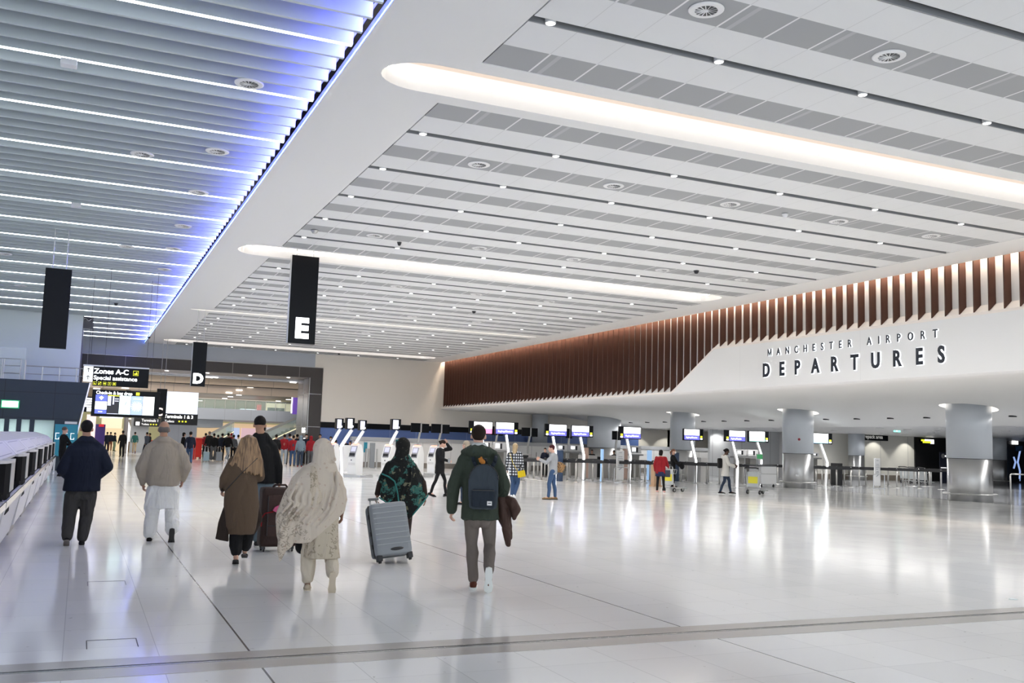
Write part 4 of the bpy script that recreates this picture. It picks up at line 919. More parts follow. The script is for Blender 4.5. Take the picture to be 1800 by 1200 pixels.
# escalators rising to the right
def escalator(p0, p1, y, lab, w=1.2, bh=0.95):
    t = empty('escalator', (p0.x, y, 0), lab, 'escalator')
    x0, z0, x1, z1 = p0.x, p0.z, p1.x, p1.z
    b = MB(); b.hexa([(x0, y, z0 - 0.5), (x1, y, z1 - 0.5), (x1, y + w, z1 - 0.5), (x0, y + w, z0 - 0.5), (x0, y, z0), (x1, y, z1), (x1, y + w, z1), (x0, y + w, z0)]); b.build('truss', mat('escalator_side', (0.32, 0.35, 0.40), 0.35, 0.5), t)
    for k, yy in enumerate((y, y + w)):
        b = MB(); b.hexa([(x0, yy, z0), (x1, yy, z1), (x1, yy + 0.03, z1), (x0, yy + 0.03, z0), (x0, yy, z0 + bh), (x1, yy, z1 + bh), (x1, yy + 0.03, z1 + bh), (x0, yy + 0.03, z0 + bh)]); b.build('glass_side', mat('greenish_glass', (0.55, 0.70, 0.68), 0.05, alpha=0.35), t)
        b = MB(); b.bar((x0, yy, z0 + bh), (x1, yy, z1 + bh), 0.09); b.build('handrail', M_SATIN, t)
    b = MB(); b.bar((x0, y - 0.03, z0 - 0.03), (x1, y - 0.03, z1 - 0.03), 0.06); b.build('lit_edge', mat('lit_warm_edge', (0.9, 0.8, 0.5), 0.5, 0, (0.85, 0.75, 0.5), 0.7), t)
    n = int((x1 - x0) / 0.35)
    b = MB()
    for k in range(n):
        u = k / n; xs = x0 + (x1 - x0) * u; zs = z0 + (z1 - z0) * u; b.box(xs, xs + 0.35, y + 0.1, y + w - 0.1, zs - 0.1, zs + 0.22)
    b.build('steps', M_DARKMET, t)
escalator(at(352, 790, y=82), at(411, 758, y=82), 82, 'left escalator with pale steel side beyond the portal, rising to the right', 1.3, 0.8)
escalator(at(425, 796, y=82), at(522, 752, y=82), 82, 'right escalator beyond the portal, behind the queue of people', 1.3, 0.85)
# lit scene under mezzanine
b = MB(); b.box(8.5, 30, 104, 104.2, 0, 3.0); struct(b.build('wall_beyond', mat('warm_shopfront', (0.55, 0.42, 0.28), 0.5, 0, (0.70, 0.52, 0.32), 0.35)))
for i, (a_, c_, d_, e_, col, lab) in enumerate(((398, 751, 420, 775, (0.35, 0.42, 0.6), 'bluish glazed shop bay under the upper floor, left'), (425, 752, 448, 776, (0.5, 0.35, 0.4), 'pinkish glazed shop bay under the upper floor, centre'), (455, 750, 512, 778, (0.42, 0.40, 0.42), 'wide greyish glazed shop bay under the upper floor, right'))):
    boxthing('shop_bay', a_, c_, d_, e_, 103.75, mat(f'bay_{i}', col, 0.3, 0, col, 0.6), lab, 'shop front', 0.24)
# left part of the far view
boxthing('purple_stand', 164.5, 745, 182, 795, 75, mat('purple_stand', (0.05, 0.03, 0.17), 0.5, 0, (0.06, 0.03, 0.25), 0.08), 'dark purple advertising stand beyond the portal, left of the black-clad man', 'advertising stand', 0.4, 0.0)
boxthing('red_sign_tab', 174, 745, 183, 750, 74.92, mat('banner_red', (0.45, 0.02, 0.03), 0.5, 0, (0.6, 0.02, 0.04), 0.4), 'small red sign tab on top of the purple stand', 'sign', 0.1)
boxthing('poster_light_box', 153, 728, 164, 800, 74, mat('poster_pink', (0.7, 0.5, 0.5), 0.5, 0, (0.85, 0.66, 0.62), 0.6), 'pale pink lit poster panel at the left of the portal opening', 'poster', 0.2, 0.0)
boxthing('cream_kiosk', 183, 752, 213, 787, 95, mat('cream_kiosk', (0.70, 0.58, 0.38), 0.5, 0, (0.8, 0.66, 0.42), 0.35), 'cream coloured shop unit far beyond the portal', 'shop unit', 3, 0.0)
boxthing('curved_canopy', 180, 734, 214, 753, 95, mat('canopy_cream', (0.72, 0.58, 0.42), 0.5, 0, (0.85, 0.7, 0.5), 0.5), 'warm cream canopy above the cream shop unit far beyond', 'canopy', 3)
boxthing('bright_window', 176, 727, 216, 735, 133.75, mat('lit_window_far', (0.9, 0.95, 1), 0.5, 0, (0.9, 0.95, 1), 1.2), 'bright daylight window high in the far distance, under the display board', 'window')
boxthing('bright_window', 226, 735, 240, 795, 133.7, mat('lit_window_far', (0.9, 0.95, 1), 0.5, 0, (0.9, 0.95, 1), 1.2), 'bright daylight window strip in the distance, behind the slim lamp post', 'window', 0.2, 0.0)
p = at(218.5, 790, y=84); b = MB(); b.cyl((p.x, 84, 0), (p.x, 84, 5.1), 0.17, n=16); thing1(b.build('round_pillar', mat('grey_pillar', (0.30, 0.29, 0.30), 0.4)), 'slim grey pillar beyond the portal, behind the black-clad man', 'pillar')
p = at(228.5, 790, y=92); t = empty('lamp_post', (p.x, 92, 0), 'slim pale post with a flared head in the distance, right of the grey pillar', 'lamp post')
b = MB(); b.cyl((p.x, 92, 0), (p.x, 92, 2.2), 0.09, n=12); b.build('pole', M_SATIN, t); b = MB(); b.cyl((p.x, 92, 2.2), (p.x, 92, 2.85), 0.1, 0.36, 12); b.build('flared_head', M_SATIN, t); b = MB(); b.box(p.x - 0.18, p.x + 0.18, 91.8, 92.2, 0, 0.9); b.build('base_box', mat('brown_box', (0.22, 0.13, 0.06), 0.5), t)
# red queue barriers
M_RED = mat('bright_red', (0.60, 0.02, 0.012), 0.4)
def redstand(px0, px1, py0, yb, y, lab):
    pa = at(px0, py0, y=y); pb = at(px1, py0, y=y); t = empty('red_stand', ((pa.x + pb.x) / 2, y, 0), lab, 'stand')
    b = MB(); b.box(pa.x, pb.x, y, y + 0.5, 0.12, pa.z, 0.03); b.build('body', M_RED, t); b = MB(); b.box(pa.x - 0.05, pb.x + 0.05, y - 0.05, y + 0.55, pa.z, pa.z + 0.06); b.build('top', mat('red_light', (0.9, 0.3, 0.25), 0.4), t)
    for x_ in (pa.x + 0.06, pb.x - 0.06): b = MB(); b.box(x_ - 0.04, x_ + 0.04, y + 0.05, y + 0.45, 0, 0.12); b.build('foot', M_RED, t)
redstand(345, 356, 770, 793, 70, 'bright red stand behind the queue, beside the man in the blue jumper')
for i, px in enumerate((262, 266, 271, 276, 341)):
    p = at(px, 790, y=84 if px < 300 else 68); b = MB(); b.cyl((p.x, p.y, 0.02), (p.x, p.y, 1.05), 0.05, n=10); b.lathe((p.x, p.y, 0), [(0.10, 0), (0.09, 0.04), (0.04, 0.06)], 14); b.cyl((p.x, p.y, 1.05), (p.x, p.y, 1.12), 0.06, n=10)
    thing1(b.build('red_barrier_post', M_RED), f'red queue barrier post beyond the portal, {nth(i)} from the left', 'barrier post', 'red barrier posts beyond the portal')

# ------------------------------------------------------------------ low counter wall along the back
t = empty('counter_wall', (28, 58, 0), 'long low white panelled wall behind the check-in desks, with grey top', 'partition wall')
b = MB(); b.box(15.3, 45, 58, 58.25, 0.32, 1.60); b.build('white_panels', panel_mat('counter_panels', (0.74, 0.74, 0.73), (0.45, 0.45, 0.45), 1.9, 0, 0.6, 0.03), t)
b = MB(); b.box(15.2, 45, 57.95, 58.35, 1.60, 1.84, 0.02); b.build('grey_top', mat('counter_grey_top', (0.40, 0.41, 0.43), 0.35), t)
b = MB(); b.box(15.3, 45, 57.97, 58.2, 0, 0.32); b.build('dark_plinth', mat('plinth_brown', (0.22, 0.20, 0.18), 0.4), t)

# ------------------------------------------------------------------ bag drop machines on the left
M_HOOD = mat('hood_white', (0.68, 0.665, 0.62), 0.45)
M_TOWER = mat('tower_black', (0.005, 0.005, 0.006), 0.6, spec=0.06)
def bagdrop(yn, lab, first=[None]):
    """yn = far end of the tower, row runs along Y; built once, copied after"""
    if first[0]: return dup(first[0], (-0.7, yn, 0), label=lab)
    t = empty('bag_drop_machine', (-0.7, yn, 0), lab, 'bag drop machine', 'bag drop machines in the row on the left'); P = 3.55
    y0, y1 = yn - 1.05, yn - 1.05 + P - 0.04
    b = MB(); b.hexa([(-1.6, y0 + .9, 0), (-0.885, y0 + .9, 0), (-0.885, y1 - .9, 0), (-1.6, y1 - .9, 0), (-1.6, y0 + .9, 0.22), (-0.885, y0 + .9, 0.22), (-0.885, y1 - .9, 0.22), (-1.6, y1 - .9, 0.22)]); b.build('plinth', M_GREYP, t)
    b = MB(); b.hexa([(-1.6, y0 + .3, 0.2), (-0.80, y0 + .3, 0.2), (-0.80, y1 - .5, 0.2), (-1.6, y1 - .5, 0.2), (-1.6, y0, 0.79), (-0.70, y0, 0.79), (-0.70, y1, 0.79), (-1.6, y1, 0.79)]); b.build('front_skirt', M_OFFW, t)
    b = MB(); b.box(-0.698, -0.69, y0 + 0.02, y1 - 0.02, 0.72, 0.80); b.build('steel_edge', M_CHROME, t)
    b = MB(); b.box(-1.9, -0.74, y0 + 0.05, y1 - 0.02, 0.79, 0.81); b.build('conveyor_belt', mat('belt_dark', (0.02, 0.02, 0.035), 0.12), t)
    b = MB(); b.box(-2.0, -1.9, y0, y1, 0.2, 1.5); b.build('back_panel', mat('back_panel_dark', (0.05, 0.05, 0.06), 0.3), t)
    # hood: top, slope
    b = MB()
    prof = [(-2.0, 1.55), (-1.35, 1.555), (-1.0, 1.44), (-0.82, 1.25), (-0.84, 1.21), (-1.0, 1.21), (-2.0, 1.21)]
    b.prism([(x, y0 + 0.02, z) for x, z in prof], (0, P - 0.06, 0)); h = b.build('hood', M_HOOD, t)
    b = MB(); d = Vector((0.18, 0, -0.19)).normalized(); nrm = Vector((0.19, 0, 0.18)).normalized() * 0.004
    def sp(u, y): return Vector((-1.0 + 0.18 * u, y, 1.44 - 0.19 * u)) + nrm
    for (u0, u1, ya, yb) in ((0.12, 0.16, y0 + .5, y1 - .6), (0.84, 0.88, y0 + .5, y1 - .6), (0.12, 0.88, y0 + .5, y0 + .52), (0.12, 0.88, y1 - .62, y1 - .6)):
        b.poly([sp(u0, ya), sp(u1, ya), sp(u1, yb), sp(u0, yb)])
    b.build('panel_outline', mat('seam_grey', (0.3, 0.3, 0.3), 0.5), h)
    b = MB(); b.poly([sp(0, y0 + 0.03), sp(1, y0 + 0.03), sp(1, y0 + 0.07), sp(0, y0 + 0.07)]); b.poly([Vector((-1.35, y0 + .03, 1.559)), Vector((-1.0, y0 + .03, 1.444)), Vector((-1.0, y0 + .07, 1.444)), Vector((-1.35, y0 + .07, 1.559))]); b.build('painted_highlight', mat('painted_highlight', (0.8, 0.8, 0.86), 0.3, 0, (0.8, 0.85, 1), 0.3), h)  # highlight along the near hood edge painted as a pale glowing strip
    # tower standing toward the aisle
    pl = [(-1.35, y0), (-0.80, y0), (-0.74, y0 + 0.12), (-0.70, y0 + 0.4), (-0.70, y0 + 1.05), (-1.35, y0 + 1.05)]
    b = MB(); b.prism([(x, y, 0.86) for x, y in pl], (0, 0, 0.36)); b.build('black_tower', M_TOWER, t)
    b = MB(); b.prism([(x - 0.02 if x > -1 else x, y, 0.62) for x, y in pl], (0, 0, 0.26)); b.build('tower_foot', M_TOWER, t)
    b = MB(); b.prism([(x + 0.01, y - 0.01, 1.215) for x, y in pl], (0, 0, 0.035)); b.build('tower_cap', M_HOOD, t)
    b = MB(); b.prism([(-0.692, y0 + 0.42, 0.88), (-0.692, y0 + 1.06, 0.88), (-0.70, y0 + 1.06, 0.88), (-0.70, y0 + 0.42, 0.88)], (0, 0, 0.335)); b.build('silver_face', M_STEEL, t)
    b = MB(); b.box(-1.1, -0.8, y0 + 1.3, y0 + 1.6, 0.815, 0.83); b.build('lit_scanner', mat('lit_blue_white', (0.5, 0.6, 1), 0.3, 0, (0.55, 0.65, 1.0), 1.2), t)
    first[0] = t; return t
for k, yv in enumerate((9.75, 13.35, 16.9, 20.45, 24.0, 27.55, 31.1, 34.65)):
    bagdrop(yv, f'white hooded bag drop machine with black tower, {nth(k)} from the camera in the left row')

# ------------------------------------------------------------------ screens on lit masts
M_PURP = mat('lit_purple', (0.12, 0.12, 0.6), 0.4, 0, (0.15, 0.15, 0.72), 0.85)
M_PINK = mat('lit_pink', (0.9, 0.2, 0.4), 0.4, 0, (0.92, 0.25, 0.42), 0.9)
M_MINT = mat('lit_mint', (0.3, 0.8, 0.7), 0.4, 0, (0.45, 0.9, 0.78), 0.95)
M_SKY = mat('lit_sky', (0.3, 0.6, 0.9), 0.4, 0, (0.42, 0.70, 0.92), 0.95)
M_STRIP = mat('lit_mast', (1, 1, 1), 0.5, 0, (0.93, 0.96, 1), 2.0)
def mast(name, lab, y, mon, strip, base_y, lower, panel_side, half, group='check-in screens on glowing masts'):
    """mon = px box of the monitor, strip = px points of the lit strip"""
    t = empty('display_mast', at(strip[-1][0], strip[-1][1], y=y) * 1.0, lab, 'display screen', group); t.location.z = 0
    pa = at(mon[0], mon[1], y=y); pb = at(mon[2], mon[3], y=y); x0, x1, z0, z1 = pa.x, pb.x, pb.z - 0.02, pa.z + 0.02
    b = MB(); b.box(x0, x1, y - 0.1, y + 0.02, z0, z1, 0.01); scn = b.build('monitor', M_BLACK, t)
    w = x1 - x0; a_ = x0 + (0.2 * w if panel_side == 'L' else 0.03 * w); c_ = x1 - (0.2 * w if panel_side == 'R' else 0.03 * w); hh = z1 - z0; zm = z0 + 0.45 * hh
    b = MB(); b.box(a_, c_, y - 0.112, y - 0.10, zm, z1 - 0.05 * hh); b.build('lit_upper_screen', M_ESCR, scn)
    b = MB(); b.box(a_, c_, y - 0.112, y - 0.10, z0 + 0.07 * hh, zm); b.build('lit_lower_screen', half, scn)
    if half is M_PURP: text('screen_lettering', 'Bagdrop/Check-in', (a_ + 0.08 * w, y - 0.118, z0 + 0.2 * hh), 0.12 * hh / 0.7 * 1.1, M_ESIGN, scn, 0.004, 0.01, sx=0.7 * w)
    px_ = x1 - 0.10 * w if panel_side == 'R' else x0 + 0.11 * w
    b = MB(); b.box(px_ - 0.05 * w, px_ + 0.05 * w, y - 0.112, y - 0.10, z0 + 0.24 * hh, z0 + 0.42 * hh); b.build('pictogram', M_YEL, scn)
    b = MB(); b.box(px_ - 0.05 * w, px_ + 0.05 * w, y - 0.112, y - 0.10, z0 + 0.1 * hh, z0 + 0.22 * hh); b.build('panel_number', M_ESIGN, scn)
    P = [at(a, c, y=y) for a, c in strip]; P = [Vector((p.x, y, p.z)) for p in P]
    b = MB()
    for p, q in zip(P, P[1:]): b.bar(p + Vector((0, 0.08, 0)), q + Vector((0, 0.08, 0)), 0.10, 0.10)
    b.build('mast', M_OFFW, t)
    b = MB()
    for p, q in zip(P, P[1:]): b.bar(p, q, 0.08, 0.03)
    b.build('light_strip', M_STRIP, t)
    b = MB(); b.box(P[-1].x - 0.3, P[-1].x + 0.3, y - 0.2, y + 0.35, 0, 0.02); b.build('base_plate', M_SATIN, t)
    return t
def floor_pt(px, y):
    """pixel row where the floor lies at depth y below px"""
    lo, hi = 800.0, 1100.0
    for _ in range(40):
        m_ = (lo + hi) / 2
        if at(px, m_, y=y).z > 0.02: lo = m_
        else: hi = m_
    return (px, lo)
mast('m', 'wide screen with pink lower half beside the head of the man with the grey backpack', 47, (824, 740, 864.5, 763), ((848, 763), (850, 790), floor_pt(850, 47)), 0, 0, 'L', M_PINK)
mast('m', 'purple check-in screen left of the blonde woman in the checked shirt', 46.5, (870, 741.5, 909.5, 764), ((890.5, 763), (894, 790), floor_pt(893, 46.5)), 0, 0, 'R', M_PURP)
mast('m', 'purple check-in screen directly above the woman taking a picture', 44.5, (956.5, 745, 995, 767), ((972.5, 766), (978, 798), floor_pt(977, 44.5)), 0, 0, 'L', M_PURP)
mast('m', 'purple check-in screen to the right of the woman taking a picture', 43.2, (1003, 747.5, 1041, 768), ((1021, 768), (1027, 801), floor_pt(1025.5, 43.2)), 0, 0, 'R', M_PURP)
mast('m', 'purple check-in screen above the white standing notice', 42.3, (1087, 749.5, 1125, 771.5), ((1102.5, 770), (1109, 802), floor_pt(1106.5, 42.3)), 0, 0, 'L', M_PURP)
mast('m', 'purple check-in screen partly hidden by the third grey column', 41, (1200, 753.5, 1234, 774), ((1216, 775), (1224, 810), floor_pt(1223, 41)), 0, 0, 'R', M_PURP)
mast('m', 'purple check-in screen above the woman in the white parka', 36.2, (1272.5, 756, 1308, 776), ((1288, 776), (1297, 810), floor_pt(1296, 36.2)), 0, 0, 'L', M_PURP)
mast('m', 'mint green check-in screen to the left of the second grey column', 41.5, (1314, 757.5, 1349, 777), ((1332, 777), (1339, 799), floor_pt(1338, 41.5)), 0, 0, 'R', M_MINT)
mast('m', 'sky blue check-in screen right of the second grey column', 38.8, (1424, 761, 1460.5, 780), ((1443.5, 780), (1455, 813), floor_pt(1453, 38.8)), 0, 0, 'R', M_SKY)
# portrait screens on leaning masts, left group
def pmast(lab, y, mon, strip):
    t = empty('kiosk_screen_mast', (at(*strip[-1], y=y).x, y, 0), lab, 'display screen', 'portrait screens on leaning masts')
    pa = at(mon[0], mon[1], y=y); pb = at(mon[2], mon[3], y=y); x0, x1, z0, z1 = pa.x, pb.x, pb.z, pa.z; w = x1 - x0
    b = MB(); b.box(x0, x1, y - 0.05, y + 0.3, z0, z1, 0.01); m_ = b.build('monitor', M_BLACK, t)
    b = MB(); b.box(x0 + 0.12 * w, x0 + 0.70 * w, y - 0.062, y - 0.051, z0 + 0.04, z1 - 0.05); b.build('lit_screen', mat('lit_lilac', (0.75, 0.75, 0.95), 0.4, 0, (0.74, 0.76, 0.97), 1.0), m_)
    b = MB(); b.box(x0 + 0.78 * w, x0 + 0.83 * w, y - 0.062, y - 0.051, z0 + 0.08, z0 + 0.16); b.build('small_marks', M_ESIGN, m_)
    b = MB(); 
    for k in range(4): b.box(x0 + 0.2 * w, x0 + 0.5 * w, y - 0.066, y - 0.0625, z1 - 0.12 - 0.07 * k, z1 - 0.11 - 0.07 * k)
    b.build('grey_map_lines', mat('map_grey', (0.3, 0.3, 0.4), 0.5, 0, (0.35, 0.35, 0.5), 0.6), m_)
    P = [at(a, c, y=y) for a, c in strip]; P = [Vector((p.x, y, max(p.z, 0.0))) for p in P]
    b = MB()
    for p, q in zip(P, P[1:]): b.bar(p + Vector((0.05, 0.11, 0)), q + Vector((0.05, 0.11, 0)), 0.10, 0.14)
    b.build('mast', M_WHITE, t)
    b = MB()
    for p, q in zip(P, P[1:]): b.bar(p, q, 0.04, 0.04)
    b.build('light_strip', M_STRIP, t)
    b = MB(); b.box(P[-1].x - 0.25, P[-1].x + 0.4, y - 0.2, y + 0.45, 0, 0.02); b.build('base_plate', M_SATIN, t)
pmast('portrait screen on a leaning mast, leftmost, above the cream headscarf', 45, (591.5, 735, 603, 754), ((597, 754), (583, 778), (582, 800), floor_pt(582, 45)))
pmast('tallest portrait screen on a leaning mast, second from the left', 40, (609.8, 734, 622.5, 754.5), ((617.5, 755), (598, 785), (599.5, 815), floor_pt(600, 40)))
pmast('portrait screen on a leaning mast above the full white kiosk', 46, (632, 738, 644, 756.5), ((638, 757), (624.5, 778), (624, 800), floor_pt(624, 46)))
pmast('portrait screen on a leaning mast above the green headscarf', 46, (689, 736, 704, 755.5), ((697.5, 757), (686, 779), (685, 800), floor_pt(685, 46)))
# self-service kiosks
def kiosk(px, py, lab, rz=0.0, first=[None]):
    p = at(px, py, z=0)
    if first[0]: return dup(first[0], (p.x, p.y, 0), rz, lab)
    x, y = p.x, p.y
    t = empty('check_in_kiosk', (x, y, 0), lab, 'self-service kiosk', 'white self-service check-in kiosks')
    b = MB(); b.box(x - 0.30, x + 0.62, y - 0.25, y + 0.75, 0, 0.10, 0.01); b.build('steel_foot', M_STEEL, t)
    b = MB(); pr = [(y - 0.02, 0.1), (y - 0.06, 0.86), (y + 0.16, 1.42), (y + 0.24, 1.45), (y + 0.34, 1.42), (y + 0.50, 1.05), (y + 0.50, 0.1)]
    b.prism([(x - 0.22, a, c) for a, c in pr], (0.44, 0, 0)); b.build('body', mat('kiosk_white', (0.88, 0.88, 0.87), 0.3), t)
    b = MB(); b.hexa([(x - .16, y - .075, .88), (x + .16, y - .075, .88), (x + .16, y - .05, .88), (x - .16, y - .05, .88), (x - .16, y + 0.115, 1.36), (x + .16, y + 0.115, 1.36), (x + .16, y + 0.14, 1.36), (x - .16, y + 0.14, 1.36)]); sc_ = b.build('sloped_bezel', mat('bezel_grey', (0.30, 0.30, 0.33), 0.3), t)
    def q(z): return y - .075 + (z - .88) / .48 * .19 - 0.012
    b = MB(); b.hexa([(x - .12, q(1.12), 1.12), (x + .12, q(1.12), 1.12), (x + .12, q(1.12) + .006, 1.12), (x - .12, q(1.12) + .006, 1.12), (x - .12, q(1.33), 1.33), (x + .12, q(1.33), 1.33), (x + .12, q(1.33) + .006, 1.33), (x - .12, q(1.33) + .006, 1.33)]); b.build('screen', mat('kiosk_screen', (0.3, 0.3, 0.4), 0.3, 0, (0.45, 0.45, 0.6), 0.7), sc_)
    b = MB(); b.box(x - .13, x + .13, q(.98) - 0.02, q(.98) + .02, .93, 1.05); b.build('document_slot', M_DARKMET, sc_)
    b = MB(); b.box(x - .12, x + .14, y + 0.13, y + 0.26, 1.43, 1.475, 0.01); b.build('red_status_light', mat('lit_red_orange', (1, .3, .2), 0.4, 0, (1, 0.25, 0.18), 1.6), t)
    b = MB(); b.box(x - .18, x + .18, y - 0.048, y - 0.035, .52, .80); b.build('front_door', M_OFFW, t)
    b = MB(); b.cyl((x - .02, y - 0.06, .74), (x - .02, y - 0.045, .74), 0.03, n=12); b.build('round_lock', M_DARKMET, t)
    first[0] = t; t.rotation_euler = (0, 0, rz)
    # rotate about own base
    return t
kiosk(618, 838, 'full white self-service kiosk right of the cream headscarf', R_(-50))
kiosk(577, 836, 'white self-service kiosk mostly hidden behind the cream headscarf', R_(-50))
kiosk(677, 838, 'white self-service kiosk just left of the green patterned shawl', R_(-50))
kiosk(727, 838, 'white self-service kiosk just right of the green patterned shawl', R_(-50))
kiosk(757, 834, 'white self-service kiosk left of the woman in black', R_(-55))
# black monitor pairs seen from behind, over the desks
def pair(px0, px1, py0, py1, y, lab):
    pa = at(px0, py0, y=y); pb = at(px1, py1, y=y); w = pb.x - pa.x
    t = empty('desk_screen_pair', ((pa.x + pb.x) / 2, y, 0), lab, 'display screen', 'black switched-off screens over the desks')
    b = MB(); b.box(pa.x, pa.x + w * 0.52, y, y + 0.08, pb.z, pa.z); b.build('monitor', M_BLACK, t)
    b = MB(); b.box(pa.x + w * 0.60, pb.x, y, y + 0.08, pb.z - 0.02, pa.z - 0.02); b.build('monitor', M_BLACK, t)
    b = MB(); b.box(pa.x + w * 0.52, pa.x + w * 0.60, y + 0.01, y + 0.1, pb.z, pa.z + 0.02); b.bar((pa.x + w * 0.54, y + 0.06, pb.z + 0.1), (pa.x + w * 0.42, y + 0.06, pb.z - 0.6), 0.1, 0.08); b.bar((pa.x + w * 0.42, y + 0.06, pb.z - 0.6), (pa.x + w * 0.42, y + 0.06, 0), 0.1, 0.08); b.build('arm', M_SATIN, t)
pair(723, 754, 743, 760, 54, 'black screen pair left of the woman in black, against the cream wall')
pair(759, 790, 744.5, 761.5, 54, 'black screen pair behind the head of the woman in black')
pair(918, 945, 751, 767, 52, 'black screen pair right of the blonde woman, before the bluish column')
pair(864, 884, 749, 765, 53, 'black screens between the pink and the first purple screen')
pair(996, 1006, 753, 770, 50, 'black screens between the two purple screens beside the woman taking a picture')
pair(1077, 1092, 757, 773, 50, 'black screens left of the purple screen above the white notice')
# check-in desks with white drop units
M_DESK = mat('desk_pale', (0.66, 0.64, 0.62), 0.45)
def drop_unit(px0, py0, px1, py1, y, lab):
    pa = at(px0, py0, y=y); pb = at(px1, py1, y=y); z0, z1 = pb.z, pa.z
    t = empty('bag_drop_terminal', ((pa.x + pb.x) / 2, y, 0), lab, 'terminal', 'white bag drop terminals on the desks')
    b = MB(); b.box(pa.x, pb.x, y, y + 0.3, z0, z1, 0.03); h = b.build('terminal_head', M_WHITE, t); w = pb.x - pa.x
    b = MB(); b.box(pa.x + .08 * w, pa.x + .42 * w, y - .01, y, z0 + .12, z1 - .08); b.build('lit_screen', M_ESCR, h)
    b = MB(); b.box(pa.x + .50 * w, pa.x + .66 * w, y - .01, y, z0 + .06, z1 - .06); b.build('card_reader', M_DARKMET, h)
    b = MB(); b.box(pa.x + 0.0, pb.x + .1, y - .1, y + .6, z0 - .12, z0 - .04); b.build('shelf', mat('shelf_grey', (.3, .3, .3), .4), t)
    b = MB(); b.box(pa.x + .3 * w, pb.x - .1 * w, y + .1, y + .5, 0, z0 - .12); b.build('pedestal', M_GREYP, t)
for a in ((852, 776, 865, 790, 50, 'white bag drop terminal just right of the head of the man in the green parka'), (870, 777, 889, 791, 50, 'white bag drop terminal left of the blonde woman'),
          (981, 781, 997.5, 792, 49, 'white bag drop terminal close behind the head of the woman taking a picture'), (1002.5, 781.5, 1021, 793, 49, 'white bag drop terminal left of the glowing mast, right of the woman taking a picture'), (1110, 784, 1127, 797, 48, 'white bag drop terminal right of the white standing notice'),
          (1295, 789.5, 1312, 801, 43, 'white bag drop terminal right of the woman in the white parka, left of two'), (1315, 790, 1333, 802, 43, 'white bag drop terminal right of the woman in the white parka, right of two'), (1429, 795, 1440, 803, 42, 'white bag drop terminal just right of the second grey column')): drop_unit(*a)
def box_at(name, px0, px1, pyt, y, d, m, lab, cat, bev=0.01, z0=0.0, group=None):
    pa = at(px0, pyt, y=y); pb = at(px1, pyt, y=y); b = MB(); b.box(pa.x, pb.x, y, y + d, z0, pa.z, bev); return thing1(b.build(name, m), lab, cat, group)
M_BIN = mat('bin_black', (0.02, 0.02, 0.022), 0.45)
box_at('check_in_desk', 1035, 1050, 800, 45.7, 1.2, M_DESK, 'pale check-in desk in front of the seated clerk', 'desk')
box_at('check_in_desk', 1075, 1083, 800, 45.9, 1.0, M_DESK, 'pale check-in desk just left of the white standing notice', 'desk')
box_at('check_in_desk', 1232, 1244, 804, 42.5, 1.2, M_DESK, 'pale check-in desk left of the woman in the white parka', 'desk')
box_at('check_in_desk', 905, 934, 797, 50.8, 0.9, M_DESK, 'pale check-in desk behind the belt barrier right of the blonde woman', 'desk')
box_at('check_in_desk', 604, 622, 782, 50.5, 0.9, M_WHITE, 'white check-in desk behind the second leaning mast', 'desk')
box_at('black_bin', 919, 929, 799.5, 49.3, 0.6, M_BIN, 'tall black bin right of the blonde woman with the yellow bag', 'bin')
box_at('black_bin', 1051, 1058.5, 802.5, 47, 0.6, M_BIN, 'black bin behind the belt barrier, left of the blue totem', 'bin')
box_at('black_bin', 1232, 1243, 811, 46, 0.6, M_BIN, 'black bin behind the barrier left of the white parka', 'bin')
box_at('black_bin', 1474, 1481, 814, 40.5, 0.6, M_BIN, 'black bin behind the barrier, right of the sky blue screen', 'bin')
box_at('blue_totem', 1057.5, 1061.5, 789, 41.5, 0.1, mat('lit_totem', (0.3, 0.5, 0.8), 0.4, 0, (0.40, 0.62, 0.92), 0.35), 'slim light blue rounded totem sign behind the belts, left of the white notice', 'totem sign')
box_at('blue_totem', 1139, 1146, 791, 44, 0.1, mat('lit_totem', (0.3, 0.5, 0.8), 0.4, 0, (0.40, 0.62, 0.92), 0.35), 'light blue totem sign left of the woman in the red jacket', 'totem sign')
box_at('navy_totem', 984, 990.5, 791, 40.5, 0.3, mat('navy_totem', (0.03, 0.06, 0.13), 0.3), 'dark navy totem behind the leopard print bag', 'totem sign')
box_at('navy_totem', 1185.5, 1194, 795, 43, 0.3, mat('navy_totem', (0.03, 0.06, 0.13), 0.3), 'dark navy totem left of the third grey column base', 'totem sign')
box_at('pink_notice_panel', 1028, 1035, 786.5, 45.2, 0.2, mat('notice_pink', (0.66, 0.45, 0.36), 0.5), 'salmon coloured notice panel right of the purple screen mast', 'notice')
box_at('pink_notice_panel', 1098, 1104, 788.5, 45.2, 0.2, mat('notice_pink', (0.66, 0.45, 0.36), 0.5), 'salmon coloured notice panel beside the white standing notice', 'notice')
box_at('grey_board', 652, 660, 778, 56.5, 0.2, mat('board_grey', (0.28, 0.30, 0.32), 0.4), 'tall grey rounded board leaning at the counter wall left of the green shawl', 'board', 0.02)
box_at('teal_poster', 640, 646, 777, 57.97, 0.04, M_TEAL, 'teal poster on the counter wall beside the tall grey board', 'poster', 0.0, 0.9)
for i, px in enumerate((643.5, 648.5, 663)):
    p = at(px, 790, y=55.5); b = MB(); b.cyl((p.x, 55.5, 0.04), (p.x, 55.5, 1.15), 0.05, n=10); b.lathe((p.x, 55.5, 0), [(0.12, 0), (0.11, 0.04), (0.05, 0.06)], 14)
    thing1(b.build('storage_post', M_SATIN), f'stored grey belt post by the counter wall, {nth(i)} from the left', 'barrier post', 'belt posts stored by the counter wall')
